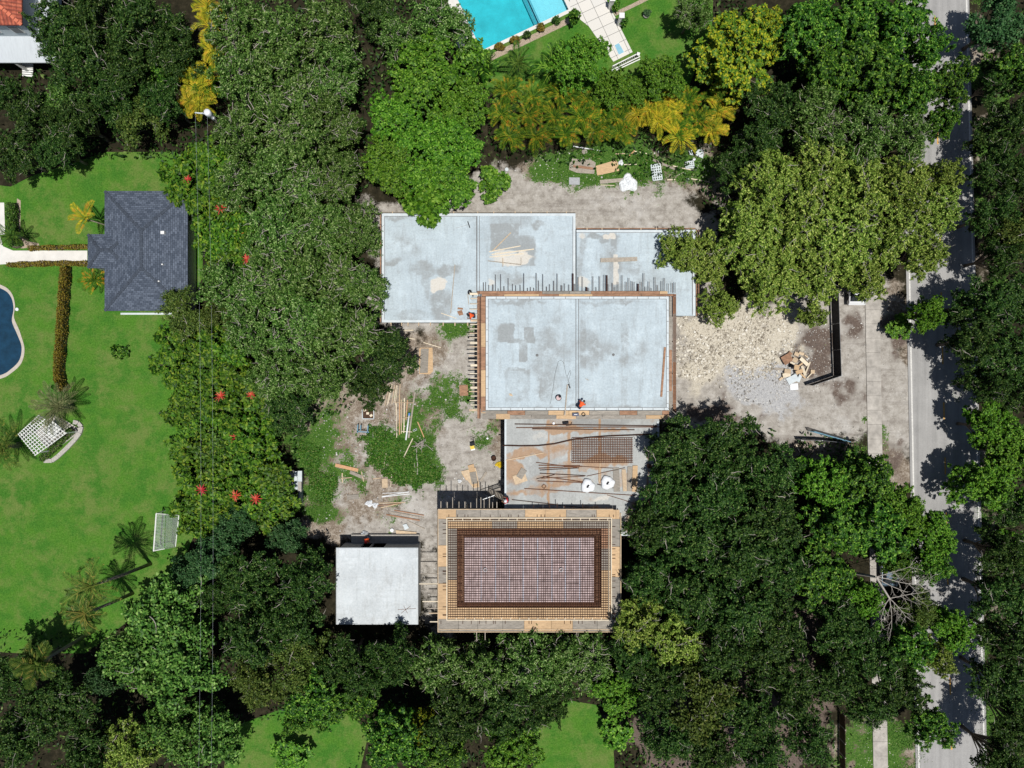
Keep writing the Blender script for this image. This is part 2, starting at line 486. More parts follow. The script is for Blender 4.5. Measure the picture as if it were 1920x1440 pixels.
sandc = ramp(t, nM, [(0.28, (0.19, 0.168, 0.145)), (0.5, (0.355, 0.33, 0.295)), (0.7, (0.47, 0.445, 0.41))])
sandc = mixc(t, math_(t, 'MULTIPLY', sstep(t, nL, 0.52, 0.68), 0.6), sandc, (0.50, 0.485, 0.46))
nMF = math_(t, 'MULTIPLY_ADD', nF, 0.45, math_(t, 'MULTIPLY', nM, 0.55))
nG = noise(t, 18.0, 3, 0.7)
tanc = ramp(t, nMF, [(0.34, (0.085, 0.062, 0.045)), (0.47, (0.20, 0.160, 0.122)), (0.56, (0.33, 0.285, 0.235)), (0.68, (0.47, 0.43, 0.37))])
col = mixc(t, msk('tan', 0.8), col, tanc)
mpt = nd(t, 'ShaderNodeMapping'); mpt.inputs['Scale'].default_value = (0.10, 1.5, 1); mpt.inputs['Rotation'].default_value = (0, 0, R_(-8)); tct = nd(t, 'ShaderNodeTexCoord'); t.links.new(tct.outputs['Object'], mpt.inputs[0])
nT = noise(t, 1.0, 4, 0.6, mpt.outputs[0])
sandc = mixc(t, math_(t, 'MULTIPLY', sstep(t, nT, 0.50, 0.66), 0.35), sandc, (0.19, 0.168, 0.15))
sandc = mixc(t, math_(t, 'MULTIPLY', sstep(t, nF, 0.56, 0.70), 0.45), sandc, (0.17, 0.15, 0.13))
sandc = mixc(t, math_(t, 'MULTIPLY', sstep(t, nF, 0.44, 0.32), 0.5), sandc, (0.56, 0.535, 0.49))
col = mixc(t, msk('sand', 1.1, 0.35, 0.65, nMF), col, sandc)
col = mixc(t, msk('soil', 0.7), col, ramp(t, nF, [(0.3, (0.075, 0.055, 0.047)), (0.6, (0.155, 0.12, 0.10)), (0.75, (0.29, 0.25, 0.21))]))  # soil colour, also used for the painted shade strip by the shelter
col = mixc(t, msk('rock', 0.5), col, ramp(t, nF, [(0.3, (0.34, 0.30, 0.23)), (0.55, (0.54, 0.495, 0.41)), (0.75, (0.66, 0.62, 0.53))]))
col = mixc(t, msk('chalk', 0.8), col, ramp(t, nF, [(0.3, (0.26, 0.26, 0.27)), (0.55, (0.42, 0.42, 0.42)), (0.75, (0.60, 0.60, 0.58))]))
col = mixc(t, msk('weed', 3.2, 0.38, 0.62, nMF), col, ramp(t, nF, [(0.3, (0.018, 0.055, 0.008)), (0.5, (0.050, 0.120, 0.018)), (0.62, (0.10, 0.175, 0.035)), (0.75, (0.20, 0.20, 0.09))]))
vo = nd(t, 'ShaderNodeTexVoronoi', i={'Scale': 3.2, 'Randomness': 1.0})
tc = nd(t, 'ShaderNodeTexCoord'); t.links.new(tc.outputs['Object'], vo.inputs['Vector'])
peb = math_(t, 'MULTIPLY', math_(t, 'LESS_THAN', vo.outputs['Distance'], 0.17), sstep(t, nL, 0.42, 0.6))
col = mixc(t, math_(t, 'MULTIPLY', math_(t, 'MULTIPLY', peb, 0.7), sstep(t, math_(t, 'ADD', attr(t, 'tan'), attr(t, 'sand')), 0.3, 0.6)), col, (0.56, 0.53, 0.47))
t.links.new(col, b.inputs['Base Color']); b.inputs['Roughness'].default_value = 0.95; b.inputs['Specular IOR Level'].default_value = 0.1
bump(t, b, nF, 0.7, 0.06)
g = link_mesh('ground', me, m); tag(g, kind='structure')

# ------------------------------------------------------------------ lawns
m, t, b = newmat('mown_grass')
n1 = noise(t, 0.22, 6, 0.72); n2 = noise(t, 6.0, 5, 0.9); n3 = noise(t, 0.9, 5, 0.7); n4 = noise(t, 0.4, 6, 0.75)
gcol = ramp(t, n2, [(0.28, (0.025, 0.083, 0.007)), (0.5, (0.067, 0.181, 0.019)), (0.72, (0.129, 0.280, 0.043))])
gdry = ramp(t, n2, [(0.3, (0.081, 0.129, 0.025)), (0.7, (0.211, 0.245, 0.079))])
dry = math_(t, 'MULTIPLY', sstep(t, math_(t, 'MULTIPLY_ADD', n3, 0.6, n1), 0.66, 1.0), 0.75)
gcol = mixc(t, dry, gcol, gdry)
gcol = mixc(t, sstep(t, n4, 0.44, 0.62), gcol, ramp(t, n2, [(0.28, (0.018, 0.076, 0.009)), (0.5, (0.047, 0.152, 0.017)), (0.72, (0.095, 0.249, 0.037))]))
t.links.new(gcol, b.inputs['Base Color']); b.inputs['Roughness'].default_value = 0.9; b.inputs['Specular IOR Level'].default_value = 0.08
bump(t, b, n2, 0.9, 0.06)
M['lawn'] = m
lawns = [([(-400, 300), (20, 350), (60, 330), (120, 310), (200, 285), (330, 285), (380, 340), (380, 520), (335, 620), (370, 760), (380, 960), (350, 1040), (300, 1120), (160, 1225), (40, 1225), (-400, 1200)], [KID]),
         ([(800, -300), (1345, -300), (1335, 60), (1290, 165), (1100, 192), (940, 192), (860, 120)], [[(903, 95), (1066, 18), (1002, -118), (839, -41)]]),
         ([(430, 1365), (540, 1325), (660, 1335), (690, 1380), (640, 1600), (400, 1600)], []),
         ([(1005, 1350), (1060, 1312), (1120, 1322), (1150, 1400), (1160, 1600), (990, 1600)], [])]
for poly, holes in lawns:
    o = MB().sheet(pw(poly), 0.008, [pw(h) for h in holes]).build('lawn', M['lawn'])
    tag(o, kind='structure')

# ------------------------------------------------------------------ road, markings, pavement
m, t, b = newmat('worn_asphalt')
n1 = noise(t, 14, 4, 0.7); tc = nd(t, 'ShaderNodeTexCoord'); mp = nd(t, 'ShaderNodeMapping'); mp.inputs['Scale'].default_value = (1.0, 0.03, 1)
t.links.new(tc.outputs['Object'], mp.inputs[0]); n2 = noise(t, 1.6, 4, 0.6, mp.outputs[0]); n3 = noise(t, 0.5, 5, 0.65)
c = ramp(t, math_(t, 'MULTIPLY_ADD', n2, 0.6, math_(t, 'MULTIPLY', n3, 0.4)), [(0.32, (0.24, 0.237, 0.232)), (0.5, (0.315, 0.31, 0.302)), (0.68, (0.385, 0.38, 0.37))])
c = mixc(t, math_(t, 'MULTIPLY', sstep(t, noise(t, 0.9, 5, 0.75), 0.58, 0.72), 0.35), c, (0.14, 0.135, 0.13))
c = mixc(t, 0.25, c, ramp(t, n1, [(0.3, (0.2, 0.2, 0.2)), (0.7, (0.8, 0.8, 0.8))]), 'OVERLAY')
t.links.new(c, b.inputs['Base Color']); b.inputs['Roughness'].default_value = 0.85; b.inputs['Specular IOR Level'].default_value = 0.2
bump(t, b, n1, 0.25, 0.01); M['asphalt'] = m
M['linew'] = simple('worn_white_road_paint', (0.60, 0.59, 0.56), 0.7, 0.25, 6.0, 0)
M['liney'] = simple('worn_yellow_road_paint', (0.60, 0.33, 0.07), 0.7, 0.25, 6.0, 0)
M['pave'] = simple('grey_pavement_concrete', (0.385, 0.36, 0.325), 0.85, 0.38, 0.9, 0.15)
M['dustpave'] = simple('dusty_driveway_concrete', (0.365, 0.34, 0.305), 0.9, 0.42, 0.8, 0.15)
xl = lambda y: 1695 + 28 * y / 1440.0
xr = lambda y: 1812 + 34 * y / 1440.0
Y0, Y1 = -2500, 4000
tag(MB().prism(pw([(xl(Y0) - 6, Y0), (xr(Y0) + 5, Y0), (xr(Y1) + 5, Y1), (xl(Y1) - 6, Y1)]), -0.25, 0.02).build('road', M['asphalt']), kind='structure')
def strip(fx_, y0, y1, wpx, z): return pw([(fx_(y0) - wpx / 2, y0), (fx_(y0) + wpx / 2, y0), (fx_(y1) + wpx / 2, y1), (fx_(y1) - wpx / 2, y1)])
tag(MB().sheet(strip(xl, Y0, Y1, 2.8, 0), 0.024).build('road_edge_line', M['linew']), kind='structure')
tag(MB().sheet(strip(xr, Y0, Y1, 2.8, 0), 0.024).build('road_edge_line', M['linew']), kind='structure')
xc = lambda y: 1752 + 33 * y / 1440.0
mb = MB()
y = 28 - 20 * 103
for k in range(60):
    mb.sheet(strip(xc, y, y + 32, 2.6, 0), 0.024); y += 103.2
tag(mb.build('road_centre_line', M['liney']), kind='structure')
sx = lambda y: 1638 + 13 * (y - 700) / 740.0
mb = MB()
y = -500
k = 0
while y < 2000:
    mb.prism(pw([(sx(y) - 13.5, y + 0.3), (sx(y) + 13.5, y + 0.3), (sx(y + 27) + 13.5, y + 26.9), (sx(y + 27) - 13.5, y + 26.9)]), -0.15, 0.045 + 0.004 * math.sin(k * 2.1)); y += 27; k += 1
tag(mb.build('pavement', M['pave']), kind='structure')

for key, nm, st in (('stone', 'broken_limestone', [(0, (0.22, 0.19, 0.15)), (0.35, (0.44, 0.40, 0.33)), (0.7, (0.62, 0.575, 0.485)), (1, (0.74, 0.71, 0.64))]), ('rubble', 'grey_broken_stone', [(0, (0.16, 0.15, 0.14)), (0.5, (0.38, 0.36, 0.335)), (1, (0.66, 0.65, 0.62))])):
    m, t, b = newmat(nm); g_ = nd(t, 'ShaderNodeNewGeometry'); t.links.new(ramp(t, g_.outputs['Random Per Island'], st), b.inputs['Base Color']); b.inputs['Roughness'].default_value = .95; b.inputs['Specular IOR Level'].default_value = .1
    M[key] = m
# ------------------------------------------------------------------ vegetation kinds
def unit(a): return a / np.maximum(np.linalg.norm(a, axis=1, keepdims=True), 1e-9)

def leaf_cards(pos, tdir, nrm, L, Wd, fold=0.0):
    tdir = unit(tdir - nrm * np.sum(tdir * nrm, 1, keepdims=True))
    bd = np.cross(nrm, tdir)
    L = L[:, None]; Wd = Wd[:, None]
    a = pos - tdir * L * 0.5; c = pos + tdir * L * 0.5 - nrm * L * 0.10
    b1 = pos + bd * Wd * 0.5 + nrm * L * fold; b2 = pos - bd * Wd * 0.5 + nrm * L * fold
    V = np.stack([a, b1, c, b2], 1).reshape(-1, 3)
    n = len(pos)
    F = np.arange(4 * n).reshape(n, 4)
    return V, F

def crown_parts(seed, R, H, H0, nl, cpl, lpc, rc, L, Wd, style, squash=0.75, lobe_r=0.36, spread=0.74, up=0.8, ragged=0.2):
    rs = np.random.RandomState(seed)
    lob = []
    for i in range(nl):
        rr = R * spread * math.sqrt((i + 0.35) / nl) * rs.uniform(0.86, 1.12)
        a = i * 2.399963 + rs.uniform(-0.6, 0.6)
        lr = R * lobe_r * rs.uniform(0.78, 1.22)
        z = H0 + (H - H0) * (0.82 - 0.50 * (rr / R) ** 2 + rs.uniform(-0.50, 0.14))
        rr = rr * (1 + rs.uniform(-ragged, ragged))
        lob.append((rr * math.cos(a), rr * math.sin(a), z, lr))
    PV = []; CL = []
    for (x, y, z, lr) in lob:
        d = rs.randn(cpl * 3, 3); d = unit(d); d = d[d[:, 2] > -0.35][:cpl]
        rad = lr * np.where(rs.rand(len(d)) < 0.22, rs.uniform(0.3, 0.7, len(d)), rs.uniform(0.66, 1.32, len(d)))
        c = np.array([x, y, z]) + d * rad[:, None] * np.array([1, 1, squash])
        CL.append((c, d))
    C = np.concatenate([c for c, _ in CL]); D = np.concatenate([d for _, d in CL])
    n = len(C) * lpc
    Cn = np.repeat(C, lpc, 0); Dn = np.repeat(D, lpc, 0)
    if style == 'rosette':
        t = unit(rs.randn(n, 3) * np.array([1, 1, 0.45]) + Dn * 0.35 + np.array([0, 0, 0.12]))
        pos = Cn + t * (L * rs.uniform(0.35, 0.75, n))[:, None] + rs.randn(n, 3) * rc * 0.22
        nr = unit(np.array([0, 0, 1.0]) * 0.9 + rs.randn(n, 3) * 0.30 + Dn * 0.3)
    else:
        if style == 'spray':
            ax = unit(rs.randn(len(C), 3) * np.array([1, 1, 0.35]) + D * 0.5)
            axn = np.repeat(ax, lpc, 0)
            pos = Cn + axn * (rs.uniform(-1.3, 1.3, n) * rc)[:, None] + rs.randn(n, 3) * rc * 0.30
        else:
            pos = Cn + rs.randn(n, 3) * rc * 0.55
        nr = unit(np.array([0, 0, 1.0]) * up + Dn * 0.45 + rs.randn(n, 3) * 0.55)
        t = rs.randn(n, 3)
        if style == 'spray': t = t * 0.7 + axn
    LL = L * rs.uniform(0.65, 1.25, n); WW = Wd * rs.uniform(0.7, 1.25, n)
    V, F = leaf_cards(pos, t, nr, LL, WW, 0.06)
    return lob, C, V, F

def trunk_mb(rs, lob, H0, R, C, tr, twigs, zc0=0.0):
    mb = MB()
    top = Vector((0, 0, H0 * 0.62))
    mb.tube([(0, 0, -0.3), (rs.uniform(-.1, .1), rs.uniform(-.1, .1), H0 * 0.3), top], [tr * 1.35, tr, tr * 0.85], 8)
    for (x, y, z, lr) in lob:
        e = Vector((x, y, z))
        mid = top.lerp(e, 0.5) + Vector((rs.uniform(-.3, .3), rs.uniform(-.3, .3), (z - top.z) * 0.12)) * (R / 4.5)
        mb.tube([top - Vector((0, 0, tr)), mid, e], [tr * 0.5, tr * 0.3, tr * 0.14], 5)
    return mb

def twig_mb(rs, lob, C, R, n, r0=0.045, out=1.08, mb=None):
    """crooked pale branchlets that run out through the leaves"""
    for k in range(n):
        x, y, z, lr = lob[rs.randint(len(lob))]
        c = Vector((x, y, z))
        a = rs.uniform(0, 6.283); el = rs.uniform(0.15, 1.2)
        d = Vector((math.cos(a) * math.cos(el), math.sin(a) * math.cos(el), math.sin(el) * 0.78))
        p = c + d * lr * 0.45
        pts = [p]; dd = Vector((math.cos(a), math.sin(a), 0.55)).normalized()
        for q in range(4):
            dd = (dd + Vector((rs.uniform(-.7, .7), rs.uniform(-.7, .7), rs.uniform(-.35, .3)))).normalized()
            pts.append(pts[-1] + dd * lr * rs.uniform(0.26, 0.44))
        off = (c + d * lr * out) - pts[2]
        pts = [c] + [q + off * 0.85 for q in pts]
        r = r0 * rs.uniform(0.7, 1.4)
        mb.tube(pts, [r * 1.1, r, r * .85, r * .65, r * .45, r * .2], 4)
        if rs.rand() < 0.7:
            b0 = pts[2]; mb.tube([b0, b0 + Vector((rs.uniform(-.5, .5), rs.uniform(-.5, .5), .1)) * lr * .6, b0 + Vector((rs.uniform(-.9, .9), rs.uniform(-.9, .9), .1)) * lr * .8], [r * .6, r * .4, r * .2], 4)
    return mb

LM = {}
LM['oak'] = leafmat('grey_green_oak_leaves', [(0, (0.012, 0.040, 0.004)), (0.45, (0.056, 0.132, 0.017)), (0.8, (0.135, 0.240, 0.046)), (1, (0.32, 0.42, 0.16))])
LM['darkoak'] = leafmat('dark_oak_leaves', [(0, (0.005, 0.022, 0.003)), (0.5, (0.023, 0.064, 0.010)), (0.88, (0.064, 0.128, 0.022)), (1, (0.18, 0.26, 0.07))])
LM['bright'] = leafmat('bright_green_leaves', [(0, (0.014, 0.055, 0.003)), (0.5, (0.062, 0.172, 0.009)), (0.85, (0.130, 0.275, 0.022)), (1, (0.23, 0.38, 0.05))])
LM['olive'] = leafmat('olive_green_leaves', [(0, (0.034, 0.080, 0.008)), (0.45, (0.145, 0.240, 0.030)), (0.85, (0.300, 0.400, 0.070)), (1, (0.46, 0.52, 0.14))])
LM['yellow'] = leafmat('yellow_flowering_leaves', [(0, (0.040, 0.095, 0.010)), (0.40, (0.085, 0.175, 0.012)), (0.58, (0.17, 0.235, 0.012)), (0.85, (0.30, 0.31, 0.014)), (1, (0.42, 0.38, 0.02))])
LM['tuft'] = leafmat('deep_green_tufted_leaves', [(0, (0.006, 0.032, 0.003)), (0.5, (0.030, 0.100, 0.007)), (0.82, (0.090, 0.205, 0.017)), (1, (0.24, 0.40, 0.05))])
LM['bigleaf'] = leafmat('large_glossy_leaves', [(0, (0.020, 0.066, 0.009)), (0.45, (0.066, 0.165, 0.024)), (0.85, (0.135, 0.265, 0.044)), (1, (0.25, 0.38, 0.10))], rough=0.5, spec=0.2)
LM['shrub'] = leafmat('umbrella_shrub_leaves', [(0, (0.010, 0.045, 0.003)), (0.45, (0.050, 0.135, 0.008)), (0.85, (0.115, 0.225, 0.016)), (1, (0.23, 0.30, 0.03))], rough=0.5, spec=0.2)
LM['blue'] = leafmat('blue_green_leaves', [(0, (0.014, 0.048, 0.014)), (0.5, (0.036, 0.100, 0.030)), (0.9, (0.070, 0.155, 0.050)), (1, (0.13, 0.21, 0.085))])
LM['brown'] = leafmat('bronze_green_leaves', [(0, (0.024, 0.046, 0.007)), (0.5, (0.064, 0.106, 0.018)), (0.9, (0.115, 0.165, 0.030)), (1, (0.20, 0.22, 0.05))])
LM['hedge'] = leafmat('gold_brown_hedge_leaves', [(0, (0.06, 0.045, 0.010)), (0.4, (0.15, 0.11, 0.015)), (0.8, (0.27, 0.20, 0.025)), (1, (0.09, 0.13, 0.02))])
LM['hedgeg'] = leafmat('green_hedge_leaves', [(0, (0.02, 0.05, 0.01)), (0.5, (0.05, 0.12, 0.015)), (1, (0.12, 0.19, 0.03))])
LM['areca_y'] = leafmat('yellow_palm_leaflets', patch=0.8, stops= [(0, (0.10, 0.19, 0.015)), (0.35, (0.32, 0.34, 0.025)), (0.75, (0.62, 0.50, 0.04)), (1, (0.60, 0.30, 0.04))], trans=0.3)
LM['areca_g'] = leafmat('green_palm_leaflets', patch=0.8, stops= [(0, (0.020, 0.070, 0.007)), (0.45, (0.090, 0.190, 0.016)), (0.68, (0.22, 0.29, 0.022)), (0.85, (0.46, 0.34, 0.03)), (1, (0.50, 0.19, 0.03))], trans=0.3)
LM['palm'] = leafmat('grey_green_palm_leaflets', [(0, (0.06, 0.085, 0.03)), (0.5, (0.13, 0.15, 0.06)), (1, (0.24, 0.23, 0.11))], trans=0.2)
LM['coco'] = leafmat('coconut_palm_leaflets', [(0, (0.03, 0.075, 0.010)), (0.5, (0.085, 0.150, 0.025)), (0.85, (0.17, 0.22, 0.04)), (1, (0.30, 0.26, 0.06))], trans=0.25)
LM['red'] = leafmat('red_flower_spikes', [(0, (0.30, 0.02, 0.02)), (0.6, (0.52, 0.045, 0.04)), (1, (0.62, 0.14, 0.09))], trans=0.1)
LM['weed'] = leafmat('weed_leaves', [(0, (0.016, 0.065, 0.006)), (0.5, (0.048, 0.150, 0.014)), (0.85, (0.095, 0.225, 0.026)), (1, (0.22, 0.24, 0.08))])

#            R    H    H0   nl  cpl lpc  rc    L     W    style
KINDS = {
 'oak':     (4.5, 10.0, 3.5, 19, 19, 44, 0.44, 0.30, 0.150, 'spray', 'oak', 70),
 'darkoak': (4.5, 10.0, 3.5, 18, 19, 44, 0.42, 0.30, 0.160, 'spray', 'darkoak', 22),
 'bright':  (4.5, 9.0, 3.0, 24, 32, 21, 0.34, 0.32, 0.19, 'rosette', 'bright', 0),
 'olive':   (4.5, 10.0, 3.5, 21, 22, 40, 0.34, 0.32, 0.165, 'spray', 'olive', 24),
 'yellow':  (4.5, 9.0, 3.0, 22, 24, 24, 0.30, 0.32, 0.20, 'rosette', 'yellow', 0),
 'tuft':    (4.5, 10.0, 3.5, 22, 21, 26, 0.22, 0.44, 0.19, 'rosette', 'tuft', 0),
 'bigleaf': (4.5, 9.0, 3.0, 20, 26, 22, 0.38, 0.42, 0.25, 'ball', 'bigleaf', 4),
 'blue':    (4.0, 8.0, 2.6, 16, 24, 26, 0.34, 0.34, 0.20, 'ball', 'blue', 3),
 'brown':   (3.6, 7.0, 2.4, 16, 21, 30, 0.34, 0.28, 0.15, 'ball', 'brown', 14),
 'shrub':   (1.9, 3.6, 0.9, 11, 17, 15, 0.10, 0.40, 0.19, 'rosette', 'shrub', 0),
 'smallb':  (1.6, 3.2, 0.9, 9, 18, 14, 0.14, 0.32, 0.20, 'rosette', 'bright', 0),
}
PROTO = {}
def make_tree(kind, variant):
    R, H, H0, nl, cpl, lpc, rc, L, Wd, style, lm, tw = KINDS[kind]
    seed = sum(ord(c) for c in kind) * 7 + variant * 101
    lob, C, V, F = crown_parts(seed, R, H, H0, nl, cpl, lpc, rc, L, Wd, style, lobe_r=0.27 if kind not in ('shrub', 'smallb') else 0.38)
    rs = np.random.RandomState(seed + 5)
    root = thing('tree', None, None)
    tm = trunk_mb(rs, lob, H0, R, C, 0.055 * R + 0.03, tw)
    if tw:
        tm.m = 1; twig_mb(rs, lob, C, R, tw, mb=tm)
    tm.build('trunk', [M['bark'], M['twig']], root, smooth=True)
    link_mesh('crown', np_mesh('crown', V, F), LM[lm], root)
    return root

def crown_level(kind, sc): 
    k = KINDS[kind]
    return (k[2] + (k[1] - k[2]) * 0.62) * sc

USED = {}
def place(kind, name, cat, px, py, rpx, label, group, hsc=1.0, seed=[0]):
    seed[0] += 1
    rs = random.Random(seed[0] * 13 + 1)
    R = KINDS[kind][0]
    sc = rpx / PPM * 0.90 / R
    zs = (0.55 + 0.45 * sc) * hsc if kind not in ('shrub', 'smallb') else sc * hsc * rs.uniform(0.72, 1.35)
    z = crown_level(kind, zs)
    p = P(px, py, z)
    v = rs.randrange(2)
    key = (kind, v)
    if key not in PROTO:
        PROTO[key] = make_tree(kind, v); o = PROTO[key]
    else: o = dup(PROTO[key])
    o.name = name
    o.location = (p.x, p.y, 0)
    o.rotation_euler = (0, 0, rs.uniform(0, 6.283))
    o.scale = (sc * rs.uniform(0.94, 1.06), sc * rs.uniform(0.94, 1.06), zs)
    return tag(o, label, cat, group)

